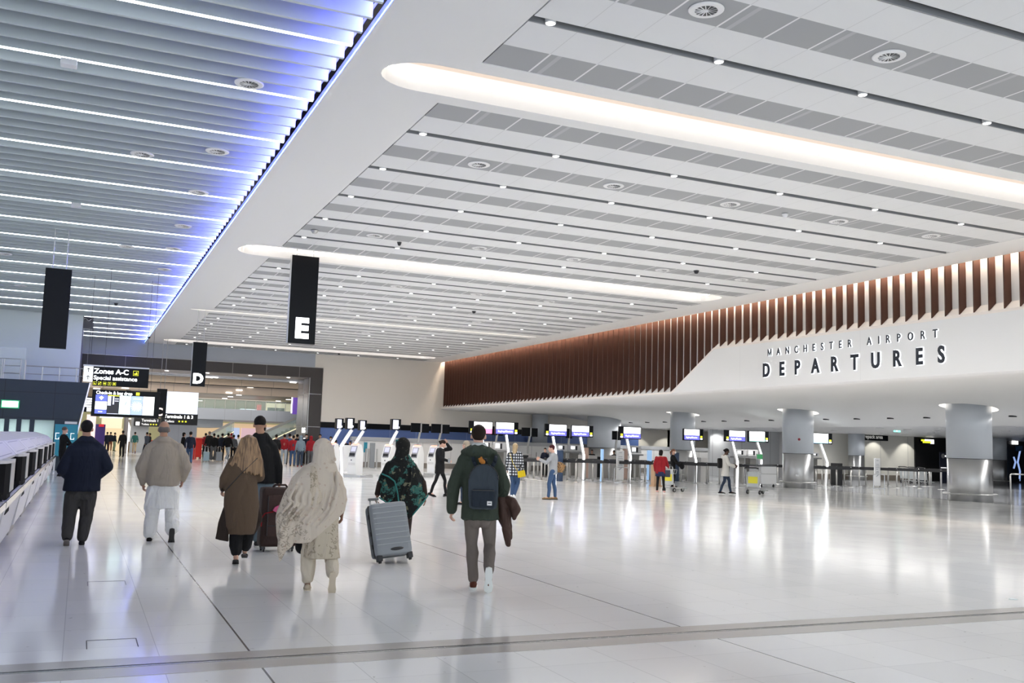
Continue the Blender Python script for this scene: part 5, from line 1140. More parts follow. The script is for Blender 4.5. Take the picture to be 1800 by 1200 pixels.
# counter desk in front of the second column, white, with monitor
pa = at(1338, 818.5, y=37); pb = at(1365, 851, y=37)
t = empty('white_service_desk', ((pa.x + pb.x) / 2, 37, 0), 'white service desk on castors left of the second grey column', 'desk')
b = MB(); b.box(pa.x, pb.x, 37, 37.9, 0.16, pa.z - 0.02, 0.01); b.build('body', M_WHITE, t)
b = MB(); b.box(pa.x - 0.35, pb.x + .02, 36.98, 37.9, pa.z - 0.02, pa.z + .03); b.build('dark_top', M_DARKMET, t)
b = MB(); b.box(pa.x + 0.0, pb.x, 36.985, 37.0, 0.62, 0.635); b.build('drawer_line', M_GREYP, t)
for x_ in (pa.x + 0.1, pb.x - 0.1): b = MB(); b.cyl((x_ - .02, 37.1, .06), (x_ + .02, 37.1, .06), 0.06, n=12); b.box(x_ - .02, x_ + .02, 37.08, 37.12, .06, .17); b.build('castor', M_BIN, t)
pa = at(1330, 797.5, y=37.3); pb = at(1341, 807.5, y=37.3)
t = empty('desk_monitor', ((pa.x + pb.x) / 2, 37.3, 1.1), 'small monitor with a green and dark screen on the white service desk', 'monitor')
b = MB(); b.box(pa.x, pb.x, 37.3, 37.36, pb.z, pa.z, .005); b.build('housing', M_OFFW, t); b = MB(); b.box(pa.x + .02, pb.x - .02, 37.29, 37.3, pb.z + .03, pa.z - .02); b.build('screen', mat('screen_green', (.02, .1, .04), .3, 0, (.02, .16, .05), .8), t)
b = MB(); b.box((pa.x + pb.x) / 2 - .04, (pa.x + pb.x) / 2 + .04, 37.32, 37.36, at(1338, 818.5, y=37).z + .03, pb.z); b.build('stand', M_OFFW, t)

# ------------------------------------------------------------------ belt barriers
posts = []
def PX(base, s, lst): return [(base + a / s, 720 + c / s) for a, c in lst]
front = PX(800, 7.5, [(870, 940), (955, 905), (1035, 918), (1135, 934), (1230, 950), (1475, 938), (1590, 955), (1710, 934)]) + PX(1020, 7.5, [(165, 945), (290, 962), (380, 938), (645, 968), (718, 944), (850, 962), (965, 975), (1325, 960), (1400, 945), (1520, 970), (1665, 985)]) + PX(1220, 7.5, [(335, 985), (645, 985), (1100, 980)]) + PX(1420, 7.5, [(110, 985), (190, 992), (258, 1015), (305, 980), (380, 1005), (480, 998), (570, 1022), (680, 1012), (765, 1003), (950, 1030), (1060, 1008), (1175, 1032), (1255, 1022), (1330, 1010), (1400, 1010), (1465, 1040), (1545, 1010), (1605, 1010), (1760, 1050)]) + [(1679, 858)]
back = PX(800, 7.5, [(1088, 882), (1180, 890), (1510, 900), (1600, 915)]) + PX(1020, 7.5, [(75, 900), (270, 928), (365, 905), (660, 905), (785, 920), (915, 935), (1385, 925), (1540, 945), (1690, 960)])
pst = None
front.sort(); back.sort(); FP = []; BPn = []
for grp, out, nm in ((front, FP, 'front'), (back, BPn, 'rear')):
    for i, (px, py) in enumerate(grp):
        p = at(px, py, z=0)
        if pst is None:
            x, y = p.x, p.y
            pst = empty('belt_barrier_post', (x, y, 0), '', 'barrier post')
            b = MB(); b.lathe((x, y, 0), [(0.18, 0), (0.175, 0.012), (0.04, 0.03), (0.035, 0.04)], 20); b.build('round_base', M_SATIN, pst, True)
            b = MB(); b.cyl((x, y, 0.03), (x, y, 0.90), 0.042, n=14); b.build('pole', mat('post_grey', (0.50, 0.49, 0.47), 0.35, 0.5), pst, True)
            b = MB(); b.cyl((x, y, 0.90), (x, y, 1.0), 0.05, n=14); b.build('belt_head', M_BIN, pst, True)
            b = MB(); b.cyl((x, y, 1.0), (x, y, 1.025), 0.035, n=12); b.build('cap', M_CHROME, pst, True); q = pst
        else: q = dup(pst, (p.x, p.y, 0))
        tag(q, f'grey belt barrier post, {nth(i)} from the left in the {nm} line of posts', None, 'grey belt barrier posts'); out.append(p)
def belts(P, nm, maxd):
    k = 0
    P = sorted(P, key=lambda p: p.x)
    for p, q in zip(P, P[1:]):
        d = (q - p).length
        if d > maxd or d < 0.15: continue
        u = (q - p).normalized() * 0.05
        b = MB(); b.bar((p.x + u.x, p.y + u.y, 0.955), (q.x - u.x, q.y - u.y, 0.955), 0.012, 0.14)
        tag(b.build('barrier_belt', M_BIN), f'black belt stretched between barrier posts, {nth(k)} from the left in the {nm} line', 'barrier belt', 'black belts of the barriers'); k += 1
belts(FP, 'front', 4.2); belts(BPn, 'rear', 6.5)
# standing notices
def notice(px0, px1, pyt, py_b, lab):
    g = at((px0 + px1) / 2, py_b, z=0); y = g.y; pa = at(px0, pyt, y=y); pb = at(px1, pyt, y=y)
    t = empty('standing_notice', (g.x, y, 0), lab, 'notice stand')
    b = MB(); b.box(pa.x, pb.x, y - .03, y + .03, 0.12, pa.z, 0.02); b.build('white_board', M_WHITE, t)
    w = pb.x - pa.x; b = MB()
    for k, (f_, u0, u1) in enumerate(((.92, .3, .7), (.78, .25, .75), (.72, .2, .8), (.66, .2, .85), (.60, .25, .6), (.52, .3, .7), (.48, .2, .8))): zz = .12 + (pa.z - .12) * f_; b.box(pa.x + w * u0, pa.x + w * u1, y - .036, y - .03, zz - .012, zz + .012)
    zz = .12 + (pa.z - .12) * .38; b.bar((pa.x + .3 * w, y - .034, zz - .05), (pa.x + .65 * w, y - .034, zz + .04), .008, .04); b.build('printed_lines', mat('print_grey', (.35, .37, .40), .5), t)
    b = MB(); b.tube([(pa.x - .18, y - .12, .02), (pa.x - .18, y - .12, .66), (pa.x - .1, y - .12, .72), (pb.x + .1, y - .12, .72), (pb.x + .18, y - .12, .66), (pb.x + .18, y - .12, .02)], .018, 8); b.box(pa.x - .2, pb.x + .2, y - .2, y + .25, 0, .02); b.build('steel_frame', M_CHROME, t)
notice(1084, 1097, 791, 848, 'tall white standing notice with grey print, left of the woman in the red jacket')
notice(1536.5, 1546.5, 805, 858, 'tall white standing notice in the barriers under the repack area sign')
# steel hoop barriers on the right
for i, (a, c, dpy, by, lab) in enumerate(((1592, 1607, 825.5, 852, 'left steel hoop rail left of the large column'), (1609, 1635, 826, 853, 'middle steel hoop rail left of the large column'), (1637, 1654, 828, 853, 'right steel hoop rail beside the stored trolleys'), (1776, 1812, 833, 883, 'steel hoop rail at the right frame edge'))):
    g = at(a, by, z=0); y = g.y; h = at(a, dpy, y=y).z; x0 = at(a, dpy, y=y).x; x1 = at(c, dpy, y=y).x
    b = MB(); b.tube([(x0, y, 0), (x0, y, h - .06), (x0 + .02, y, h - .02), (x0 + .06, y, h), (x1 - .06, y, h), (x1 - .02, y, h - .02), (x1, y, h - .06), (x1, y, 0)], .028, 10); thing1(b.build('steel_hoop_rail', M_SATIN, smooth=True), lab, 'rail')

# ------------------------------------------------------------------ luggage trolleys
def trolley(x, y, rz, lab, yellow=True):
    """local frame: push bar at -X, front wheels at +X"""
    t = empty('luggage_trolley', (x, y, 0), lab, 'trolley', None, 0); G = mat('trolley_grey', (.55, .57, .58), .35, .6)
    M = Matrix.Translation((x, y, 0)) @ Matrix.Rotation(rz, 4, 'Z')
    def bb(nm, fn, m, par=t, sm=False):
        b = MB(); fn(b); me = b.mesh(); me.transform(M); return link_mesh(nm, me, m, par, sm)
    def frame(b):
        for s in (-1, 1):
            b.tube([(-.45, s * .27, .95), (-.38, s * .27, .35), (-.30, s * .27, .16), (.5, s * .18, .14)], .018, 8)
            b.tube([(-.45, s * .27, .95), (-.52, s * .27, 1.0)], .018, 8)
        for z_ in (.42, .72): b.tube([(-.39, -.27, z_), (-.39, .27, z_)], .012, 6)
        b.tube([(.5, -.18, .14), (.58, 0, .16), (.5, .18, .14)], .018, 8); b.tube([(0, -.23, .15), (0, .23, .15)], .014, 6)
    bb('frame', frame, G, sm=True)
    bb('push_bar', lambda b: b.tube([(-.52, -.30, 1.0), (-.55, -.2, 1.02), (-.55, .2, 1.02), (-.52, .30, 1.0)], .028, 10), M_BIN, sm=True)
    bb('back_panel', lambda b: b.box(-.40, -.385, -.25, .25, .28, .86), mat('panel_clear_grey', (.52, .55, .56), .3))
    if yellow: bb('yellow_label', lambda b: b.box(-.407, -.401, -.20, .20, .42, .68), mat('label_yellow', (.75, .68, .05), .5)); bb('yellow_label', lambda b: b.box(-.384, -.378, -.20, .20, .42, .68), mat('label_yellow', (.75, .68, .05), .5))
    bb('basket', lambda b: [b.tube([(-.39, s * .24, .88), (-.15, s * .24, .86), (-.17, s * .2, .70), (-.39, s * .2, .70)], .008, 6) for s in (-1, -.5, 0, .5, 1)] and [b.tube([(-.15, -.24, .86), (-.15, .24, .86)], .008, 6)], G)
    for (wx, wy) in ((-.33, -.26), (-.33, .26), (.45, 0)): w = bb('wheel', lambda b: b.cyl((wx, wy - .025, .08), (wx, wy + .025, .08), .08, n=18), M_BIN); bb('hub', lambda b: b.cyl((wx, wy - .03, .08), (wx, wy + .03, .08), .04, n=12), M_SATIN, w)
    return t
p = at(1328, 868, z=0); TW1 = (p.x, p.y); trolley(p.x + .1, p.y, R_(25), 'empty grey luggage trolley in front of the woman in the white parka')
p = at(1186, 864, z=0); trolley(p.x, p.y, R_(15), 'luggage trolley pushed by the woman in the red hooded jacket')
for i in range(3):
    p = at(1646 + 6 * i, 853, z=0); q = trolley(p.x + .1 + .3 * i, p.y + .8 + 1.3 * i, R_(10), f'stored trolley left of the large near column, {nth(i)} from the left', False)
p = at(1155, 855, z=0); b = MB(); b.box(p.x - .15, p.x + .2, p.y, p.y + .3, .05, .95, .02); b.box(p.x - .2, p.x + .25, p.y - .03, p.y + .33, .0, .06)
thing1(b.build('cardboard_box', mat('cardboard', (.55, .36, .22), .7)), 'brown cardboard box seen between the legs of the red-jacketed woman', 'box')

# ================================================================== people
TS = bpy.data.scenes.new('workbench'); TV = TS.view_layers[0]
def remesh(bm, voxel, smooth=3, fac=0.5):
    me = bpy.data.meshes.new('m'); bm.to_mesh(me); bm.free()
    o = bpy.data.objects.new('tmp', me); TS.collection.objects.link(o)
    r = o.modifiers.new('r', 'REMESH'); r.mode = 'VOXEL'; r.voxel_size = voxel; r.use_smooth_shade = True
    if smooth: s_ = o.modifiers.new('s', 'SMOOTH'); s_.iterations = smooth; s_.factor = fac
    TV.update(); dg = TV.depsgraph
    out = bpy.data.meshes.new_from_object(o.evaluated_get(dg)); bpy.data.objects.remove(o); bpy.data.meshes.remove(me)
    return out
V = Vector
def rotz(v, a): return V((v.x * math.cos(a) - v.y * math.sin(a), v.x * math.sin(a) + v.y * math.cos(a), v.z))
def cap(b, p, r1, q, r2, n=12):
    p = V(p); q = V(q)
    if (q - p).length > 1e-4: b.cyl(p, q, r1, r2, n)
    b.ell(p, (r1,) * 3, n=n); b.ell(q, (r2,) * 3, n=n)
def chain(b, pts, rs, n=12):
    for (p, q, r1, r2) in zip(pts, pts[1:], rs, rs[1:]): cap(b, p, r1, q, r2, n)
def loft(b, rings, n=28):
    """rings: (z, cx, cy, rx, ry)"""
    R = []
    for z, cx, cy, rx, ry in rings: R.append([b.b.verts.new((cx + math.cos(2 * PI * i / n) * rx, cy + math.sin(2 * PI * i / n) * ry, z)) for i in range(n)])
    for A, B in zip(R, R[1:]):
        for i in range(n): b.b.faces.new((A[i], A[(i + 1) % n], B[(i + 1) % n], B[i]))
    b.b.faces.new(R[0][::-1]); b.b.faces.new(R[-1])
def np_co(me):
    a = np.empty(len(me.vertices) * 3, dtype=np.float32); me.vertices.foreach_get('co', a); return a.reshape(-1, 3)
def np_no(me):
    a = np.empty(len(me.vertices) * 3, dtype=np.float32); me.vertices.foreach_get('normal', a); return a.reshape(-1, 3)
def folds(me, amp=0.006, sc=1.0, seed=0, down=1.0):
    """cloth folds: a few warped waves pushed along the normals, mostly running downward"""
    rng = np.random.RandomState(seed); co = np_co(me); no = np_no(me); d = np.zeros(len(co))
    w = np.zeros_like(co)
    for k in range(4):
        a = rng.randn(3) * 5 * sc; ph = rng.rand() * 6; w += 0.05 / sc * np.sin(co @ a + ph)[:, None] * rng.randn(3)
    p = co + w
    for k in range(6):
        a = rng.randn(3) * np.array([16, 12, 5 * down]) * sc; ph = rng.rand() * 6
        wv = np.sin(p @ a + ph); d += (1 - 1.6 * np.abs(wv)) * (0.35 + 0.65 * rng.rand())
    patch = 0.55 + 0.45 * np.sin(co @ (rng.randn(3) * 6) + rng.rand() * 6)
    co = co + no * (d * patch * amp / 1.7)[:, None]
    me.vertices.foreach_set('co', co.astype(np.float32).ravel()); me.update(); return me
def hand(b, wr, d, side, curl=0.5, nrm=None, s=1.0):
    """palm, four fingers of unequal length with knuckle bends, thumb from the side near the base; d = direction of the hand, nrm = way the palm faces"""
    wr = V(wr); d = V(d).normalized(); nrm = V(nrm if nrm else (-side, 0, 0)); nrm = (nrm - d * nrm.dot(d)).normalized(); u = d.cross(nrm) * side
    if u.y < 0: u = -u        # index side looks forward
    for k in range(3):
        c = wr + d * (0.02 + 0.03 * k) * s
        for j in (-1, 0, 1): b.ell(c + u * 0.024 * j * s, (0.018 * s,) * 3, n=8)
    cap(b, wr - d * 0.01, 0.024 * s, wr + d * 0.04 * s, 0.02 * s, 8)
    L = (0.068, 0.076, 0.07, 0.055)
    for k in range(4):
        p0 = wr + d * 0.085 * s + u * (0.031 - 0.0205 * k) * s; dd = d.copy(); P = [p0]; R = [0.0095 * s]
        for seg, f in enumerate((0.45, 0.3, 0.25)):
            a = curl * (0.5 + 0.5 * seg) * 1.3; dd = (d * math.cos(a) + nrm * math.sin(a)).normalized(); P.append(P[-1] + dd * L[k] * f * s); R.append((0.009 - 0.0008 * seg) * s)
        chain(b, P, R, 8)
    p0 = wr + d * 0.03 * s + u * 0.03 * s; q0 = p0 + (d * 0.75 + u * 0.55 + nrm * 0.3).normalized() * 0.035 * s; q1 = q0 + (d * 0.9 + nrm * 0.45).normalized() * 0.03 * s
    chain(b, [p0, q0, q1], [0.013 * s, 0.0105 * s, 0.009 * s], 8)
def skin(name, c): return mat(name, c, 0.5, spec=0.4)
SK = {'light': skin('skin_light', (0.60, 0.36, 0.27)), 'tan': skin('skin_tan', (0.42, 0.23, 0.15)), 'brown': skin('skin_brown', (0.22, 0.11, 0.07)), 'dark': skin('skin_dark', (0.08, 0.04, 0.028))}
def cloth(name, c, rough=0.85, sc=220, st=0.25):
    if name in MATS: return MATS[name]
    m = mat(name, c, rough, bump=(sc, st), spec=0.25); k = NT(m); b1 = [n for n in m.node_tree.nodes if n.type == 'BUMP'][0]
    wrinkle(k, b1); return m
def wrinkle(k, b1, st=0.7, dist=0.03, sc=(8.0, 8.0, 3.0)):
    mp = k.n('ShaderNodeMapping'); mp.inputs['Scale'].default_value = sc; mp.inputs['Rotation'].default_value = (0.25, 0.45, 0.2); k.l(k.tc.outputs['Object'], mp.inputs[0])
    n = k.n('ShaderNodeTexNoise'); n.inputs['Scale'].default_value = 1.0; n.inputs['Detail'].default_value = 2.0; n.inputs['Distortion'].default_value = 0.7; k.l(mp.outputs[0], n.inputs['Vector'])
    r = k.math('ABSOLUTE', k.math('SUBTRACT', n.outputs['Fac'], 0.47)); r = k.math('ADD', k.math('POWER', r, 0.9), k.math('MULTIPLY', n.outputs['Fac'], 0.7))
    b2 = k.n('ShaderNodeBump'); b2.inputs['Strength'].default_value = st; b2.inputs['Distance'].default_value = dist; k.l(r, b2.inputs['Height'])
    if b1 is None: k.l(b2.outputs[0], k.b.inputs['Normal'])
    else: k.l(b2.outputs[0], b1.inputs['Normal'])
M_EYE = mat('eye_white', (0.8, 0.8, 0.8), 0.2); M_IRIS = mat('eye_dark', (0.02, 0.012, 0.01), 0.2); M_LIP = mat('lips', (0.35, 0.12, 0.10), 0.5)
DEF = dict(hipL=(-.09, 0, .92), kneeL=(-.10, .025, .50), ankL=(-.10, -.02, .085), hipR=(.09, 0, .92), kneeR=(.10, .025, .50), ankR=(.10, -.02, .085),
           shoL=(-.185, -.01, 1.43), elbL=(-.245, -.03, 1.14), wriL=(-.25, .06, .90), shoR=(.185, -.01, 1.43), elbR=(.245, -.03, 1.14), wriR=(.25, .06, .90), neck=(0, -.015, 1.47), head=(0, .015, 1.635))
WALKA = dict(kneeL=(-.09, .17, .52), ankL=(-.09, .27, .10), kneeR=(.09, -.03, .50), ankR=(.09, -.36, .17), elbL=(-.24, -.14, 1.16), wriL=(-.25, -.16, .91), elbR=(.24, .04, 1.14), wriR=(.23, .20, .93), pitchR=50)
WALKB = {(k[:-1] + ('R' if k[-1] == 'L' else 'L')): ((-v[0], v[1], v[2]) if isinstance(v, tuple) else v) for k, v in WALKA.items()}
class Fig:
    def __init__(s, label, px, foot, H=1.75, face=0.0, y=None, J=None, pose=None, vox=0.012, lean=None, z0=0.0, raw=False, headyaw=0.0, headpitch=0.0, hs=1.0):
        """px, foot: where the feet stand in the photograph; face: heading in degrees, 0 = away from the camera, 90 = to the left"""
        g = at(px, foot, z=0) if y is None else at(px, 800, y=y); s.x, s.y = g.x, g.y; s.vox = vox; s.H = H; k = H / 1.75; s.k = k
        az = math.atan2(s.x, s.y); s.rz = -az + R_(face)
        s.M = Matrix.Translation((s.x, s.y, z0)) @ Matrix.Rotation(s.rz, 4, 'Z')
        depth = float((CR.T @ (np.array([s.x, s.y, 0]) - EYE))[2]) * -1; s.s = FPX / depth; s.px, s.py = px, foot
        s.lean = (1400 - px) * 6.15e-5
        j = dict(DEF); 
        if pose: j.update(pose)
        s.pitch = {'L': j.pop('pitchL', 0), 'R': j.pop('pitchR', 0)}
        s.J = {n: V(v) * k for n, v in j.items()}
        if J:
            for n, v in J.items():
                if n.startswith('pitch'): s.pitch[n[-1]] = v
                elif n.startswith('m_'): s.J[n[2:]] = V(v)
                else: s.J[n] = s.P(*v)
        s.root = bpy.data.objects.new('person', None); C.objects.link(s.root); s.root.location = (s.x, s.y, z0); s.root.rotation_euler = (0, 0, s.rz); s.root.empty_display_size = .3
        tag(s.root, label, 'person'); s.hy = R_(headyaw); s.hp = R_(headpitch); s.hs = hs
    def P(s, px, py, dy=0.0):
        """pixel of the photograph to the figure's own frame (seen from behind)"""
        f = 1 + dy * s.s / FPX
        return V(((px - s.px - s.lean * (s.py - py)) / s.s, dy, (s.py + 0.031 * (px - s.px) - py) / s.s))
    def put(s, nm, me, m, par=None, smooth=True):
        me.transform(s.M); me.materials.clear(); return link_mesh(nm, me, m, par or s.root, smooth)
    def rm(s, nm, b, m, vox=None, sm=3, fold=0, par=None, sc=1.0, down=1.0, fac=.5):
        me = remesh(b.b, vox or s.vox, sm, fac)
        if fold: folds(me, fold, sc, hash(nm) % 97 + int(s.px), down)
        return s.put(nm, me, m, par)
    def hb(s, off):
        """offset from the head centre, turned with the head"""
        o = V(off) * s.k * s.hs; o = Matrix.Rotation(s.hp, 3, 'X') @ o; return s.J['head'] + rotz(o, s.hy)
    def body(s, skin_m, hands=(0.5, 0.5), hdir=(None, None), arms=True, thick=1.0, face=True):
        J = s.J; k = s.k; b = MB(); hs = k * s.hs; rot = (s.hp, 0, s.hy)
        b.ell(s.hb((0, -.012, .028)), (.076 * hs, .093 * hs, .098 * hs), rot); b.ell(s.hb((0, .03, -.04)), (.057 * hs, .062 * hs, .072 * hs), rot); b.ell(s.hb((0, .03, .0)), (.066 * hs, .066 * hs, .08 * hs), rot)
        for sd in (-1, 1): b.ell(s.hb((sd * .079, -.005, -.008)), (.012 * hs, .019 * hs, .029 * hs), rot, 8)
        cap(b, s.hb((0, .092, .012)), .009 * hs, s.hb((0, .108, -.018)), .014 * hs, 8)
        b.ell(s.hb((0, .085, -.052)), (.024 * hs, .014 * hs, .012 * hs), rot, 8); b.ell(s.hb((0, .075, -.092)), (.024 * hs, .02 * hs, .016 * hs), rot, 8)
        cap(b, J['neck'] - V((0, 0, .03)), .062 * k, s.hb((0, -.02, -.05)), .054 * hs)
        ch = (J['shoL'] + J['shoR']) / 2; hp = (J['hipL'] + J['hipR']) / 2
        loft(b, [(hp.z - .05, hp.x, hp.y, .10 * k, .07 * k), (hp.z + .08, hp.x, hp.y, .125 * k, .08 * k), ((hp.z + ch.z) / 2, (hp.x + ch.x) / 2, (hp.y + ch.y) / 2, .105 * k, .075 * k), (ch.z - .1, ch.x, ch.y, .13 * k, .085 * k), (ch.z, ch.x, ch.y, .11 * k, .06 * k)])
        for i, q in enumerate('LR'):
            sd = -1 if q == 'L' else 1
            chain(b, [ch + V((sd * .05, 0, 0)), J['sho' + q] - V((sd * .02, 0, .02)), J['elb' + q], J['wri' + q]], [.05 * k, .048 * k, .037 * k, .027 * k])
            if hands[i] is not None:
                d = hdir[i] or (J['wri' + q] - J['elb' + q]); hand(b, J['wri' + q], d, sd, hands[i], s=k * 1.02)
            chain(b, [J['hip' + q], J['knee' + q], J['ank' + q] + V((0, 0, .02))], [.066 * k, .042 * k, .030 * k])
            a = s.footaxes(q); cap(b, J['ank' + q], .036 * k, J['ank' + q] + a[0] * .1 * k - a[1] * .03 * k, .026 * k, 8)
        o = s.rm('body', b, skin_m, vox=min(s.vox, .0095) if s.vox < .02 else s.vox, sm=2); s.bodyo = o
        if face and s.vox < .02:
            for sd in (-1, 1):
                f = MB(); f.ell(s.hb((sd * .031, .083, .018)), (.013 * hs, .009 * hs, .010 * hs), rot, 10); e = s.put('eye', f.mesh(), M_EYE)
                f = MB(); f.ell(s.hb((sd * .031, .0905, .018)), (.006 * hs, .004 * hs, .006 * hs), rot, 8); s.put('iris', f.mesh(), M_IRIS, e)
                f = MB(); cap(f, s.hb((sd * .018, .093, .040)), .004 * hs, s.hb((sd * .046, .086, .040)), .003 * hs, 6); s.put('eyebrow', f.mesh(), M_IRIS)
            f = MB(); f.ell(s.hb((0, .094, -.052)), (.022 * hs, .008 * hs, .007 * hs), rot, 10); s.put('mouth', f.mesh(), M_LIP)
        return o
    def footaxes(s, q):
        p = R_(s.pitch[q]); fwd = V((0, math.cos(p), -math.sin(p))); up = V((0, math.sin(p), math.cos(p))); return fwd, up
    def shoes(s, m, sole=None, L=.27, low=False, w=1.0):
        for q in 'LR':
            fw, up = s.footaxes(q); a = s.J['ank' + q]; k = s.k; b = MB(); base = a - up * .075 * k
            b.ell(base + up * .035 * k - fw * .045 * k, (.036 * k * w, .036 * k, .036 * k)); cap(b, base + up * .03 * k - fw * .04 * k, .033 * k * w, base + up * .028 * k + fw * .12 * k, .038 * k * w); cap(b, base + up * .028 * k + fw * .10 * k, .039 * k * w, base + up * .022 * k + fw * (L - .09) * k, .026 * k * w)
            if not low: cap(b, base + up * .03 * k, .036 * k, a + up * .01, .040 * k)
            o = s.rm('shoe', b, m, vox=.009 if s.vox < .02 else s.vox * .8, sm=2)
            if sole is not None:
                c = MB(); M3 = Matrix((V((1, 0, 0)), fw, up)).transposed().to_4x4(); pts = [(-.030, -.08), (-.036, -.03), (-.032, .05), (-.043, .12), (-.036, .17), (0, .195), (.036, .17), (.043, .12), (.032, .05), (.036, -.03), (.030, -.08), (0, -.09)]
                c.prism([(base - up * .012 * k) + (M3.to_3x3() @ V((x * k * w, y * k, 0))) for x, y in pts], up * .026 * k); s.put('sole', c.mesh(), sole, o, False)
    def trousers(s, m, hip=.145, thigh=.092, knee=.068, cuff=.062, top=None, fold=.006, cz=.06, name='trousers', belt=True):
        J = s.J; k = s.k; b = MB(); hp = (J['hipL'] + J['hipR']) / 2
        b.ell(hp + V((0, -.01, .02)), (hip * k, .112 * k, .12 * k)); b.ell(hp + V((-.055 * k, -.055, -.03)), (.08 * k, .075 * k, .08 * k)); b.ell(hp + V((.055 * k, -.055, -.03)), (.08 * k, .075 * k, .08 * k))
        for q in 'LR':
            a = J['ank' + q]; kn = J['knee' + q]; d = (a - kn).normalized(); cf = kn + d * max((a - kn).length - cz * k + .03, .1)
            mid = kn.lerp(cf, .45) + V((0, -.018 * k, 0))
            chain(b, [J['hip' + q] + V((0, -.005, -.02)), J['hip' + q].lerp(kn, .5) + V((0, -.005, 0)), kn, mid, cf], [thigh * k, (thigh * .62 + knee * .38) * k, knee * k, (knee * .55 + cuff * .45) * 1.03 * k, cuff * k])
        return s.rm(name, b, m, fold=fold)
    def top(s, m, hem=.80, chest=.165, waist=.15, hemr=.16, dep=.115, sl=(.065, .052, .042), name='jacket', fold=.006, sleeve=1.0, hemz=None, neck=.075, extra=None, sc=1.0, back=0.0):
        J = s.J; k = s.k; b = MB(); ch = (J['shoL'] + J['shoR']) / 2; hp = (J['hipL'] + J['hipR']) / 2; hz = hemz if hemz is not None else hem * k
        def cen(z): t = min(max((z - hp.z) / (ch.z - hp.z), -.3), 1); return hp.lerp(ch, t) if t >= 0 else hp
        zs = [(hz, hemr, dep * 1.02), (hz + (hp.z + .12 - hz) * .5, (hemr + waist) / 2 * 1.0, dep * 1.02), (hp.z + .14 * k, waist, dep * .95), ((hp.z + ch.z) / 2 + .06 * k, (waist + chest) / 2, dep), (ch.z - .10 * k, chest, dep * 1.02), (ch.z - .02 * k, chest * .97, dep * .9), (ch.z + .045 * k, chest * .55, dep * .66), (J['neck'].z + .015, neck, neck)]
        loft(b, [(z, cen(z).x, cen(z).y - .012 + back * (1 if z < ch.z else 0), rx * k, ry * k) for z, rx, ry in zs])
        for q in 'LR':
            sd = -1 if q == 'L' else 1; sh = J['sho' + q]; el = J['elb' + q]; wr = el.lerp(J['wri' + q], sleeve)
            sh2 = sh - V((sd * .012 * k, 0, .012 * k))
            chain(b, [ch + V((sd * .06 * k, -.01, -.02)), sh2, sh2.lerp(el, .5), el, wr], [.07 * k, sl[0] * .92 * k, (sl[0] * .5 + sl[1] * .5) * k, sl[1] * k, sl[2] * k])
            cap(b, J['neck'] + V((sd * .055 * k, -.015, -.02)), .055 * k, sh2, sl[0] * .8 * k); cap(b, V((ch.x + sd * (chest - .07) * k, ch.y - .01, ch.z - .13 * k)), .085 * k, sh2.lerp(el, .35), sl[0] * .85 * k)
        if extra: extra(b)
        return s.rm(name, b, m, fold=fold, sc=sc, sm=9 if s.vox < .02 else 3)
    def hair(s, m, kind='short', fold=0.003):
        b = MB(); hs = s.k * s.hs; rot = (s.hp, 0, s.hy)
        if kind in ('short', 'bun', 'afro', 'fade'):
            g = 1.12 if kind == 'afro' else 1.0
            b.ell(s.hb((0, -.018, .045)), (.084 * hs * g, .098 * hs * g, .088 * hs * g), rot)
            if kind != 'fade': b.ell(s.hb((0, -.050, .008)), (.072 * hs, .056 * hs, .062 * hs), rot)
            if kind == 'bun': b.ell(s.hb((0, -.12, .03)), (.035 * hs, .035 * hs, .035 * hs), rot)
        if kind == 'bob':
            b.ell(s.hb((0, -.02, .04)), (.09 * hs, .103 * hs, .092 * hs), rot); b.ell(s.hb((0, -.045, -.045)), (.085 * hs, .07 * hs, .09 * hs), rot)
        if kind == 'long':
            b.ell(s.hb((0, -.02, .04)), (.09 * hs, .103 * hs, .092 * hs), rot); chain(b, [s.hb((0, -.05, .0)), s.hb((0, -.08, -.12)), s.hb((0, -.10, -.28))], [.082 * hs, .08 * hs, .05 * hs])
        if kind == 'pony':
            b.ell(s.hb((0, -.018, .04)), (.084 * hs, .098 * hs, .088 * hs), rot); chain(b, [s.hb((0, -.10, .03)), s.hb((0, -.15, -.03)), s.hb((0, -.14, -.16))], [.03 * hs, .032 * hs, .018 * hs])
        return s.rm('hair', b, m, vox=min(s.vox, .011), sm=2, fold=fold)
M_HBLK = mat('hair_black', (0.012, 0.010, 0.010), 0.55, bump=(90, .5), spec=0.12); M_HBR = mat('hair_brown', (0.020, 0.012, 0.009), 0.6, bump=(90, .5), spec=0.12); M_HRED = mat('hair_plum', (0.05, 0.012, 0.015), 0.5, bump=(90, .5), spec=0.12); M_HGREY = mat('hair_grey', (0.16, 0.14, 0.13), 0.6, bump=(90, .5), spec=0.12)
def strand_mat(name, a, b_):
    m = mat(name, a, 0.45); k = NT(m); mp = k.n('ShaderNodeMapping'); mp.inputs['Scale'].default_value = (60, 60, 2.2); k.l(k.tc.outputs['Object'], mp.inputs[0])
    f = k.noise(1.0, 4, mp.outputs[0]); cr = k.n('ShaderNodeMapRange'); cr.inputs[1].default_value = .35; cr.inputs[2].default_value = .65; k.l(f, cr.inputs[0]); k.l(k.mix(cr.outputs[0], a, b_), k.b.inputs['Base Color'])
    bu = k.n('ShaderNodeBump'); bu.inputs['Strength'].default_value = .6; bu.inputs['Distance'].default_value = .01; k.l(f, bu.inputs['Height']); k.l(bu.outputs[0], k.b.inputs['Normal']); return m
M_HBLOND = strand_mat('hair_honey', (0.36, 0.22, 0.11), (0.13, 0.075, 0.04)); M_HYEL = strand_mat('hair_blonde', (0.55, 0.42, 0.24), (0.28, 0.19, 0.10))
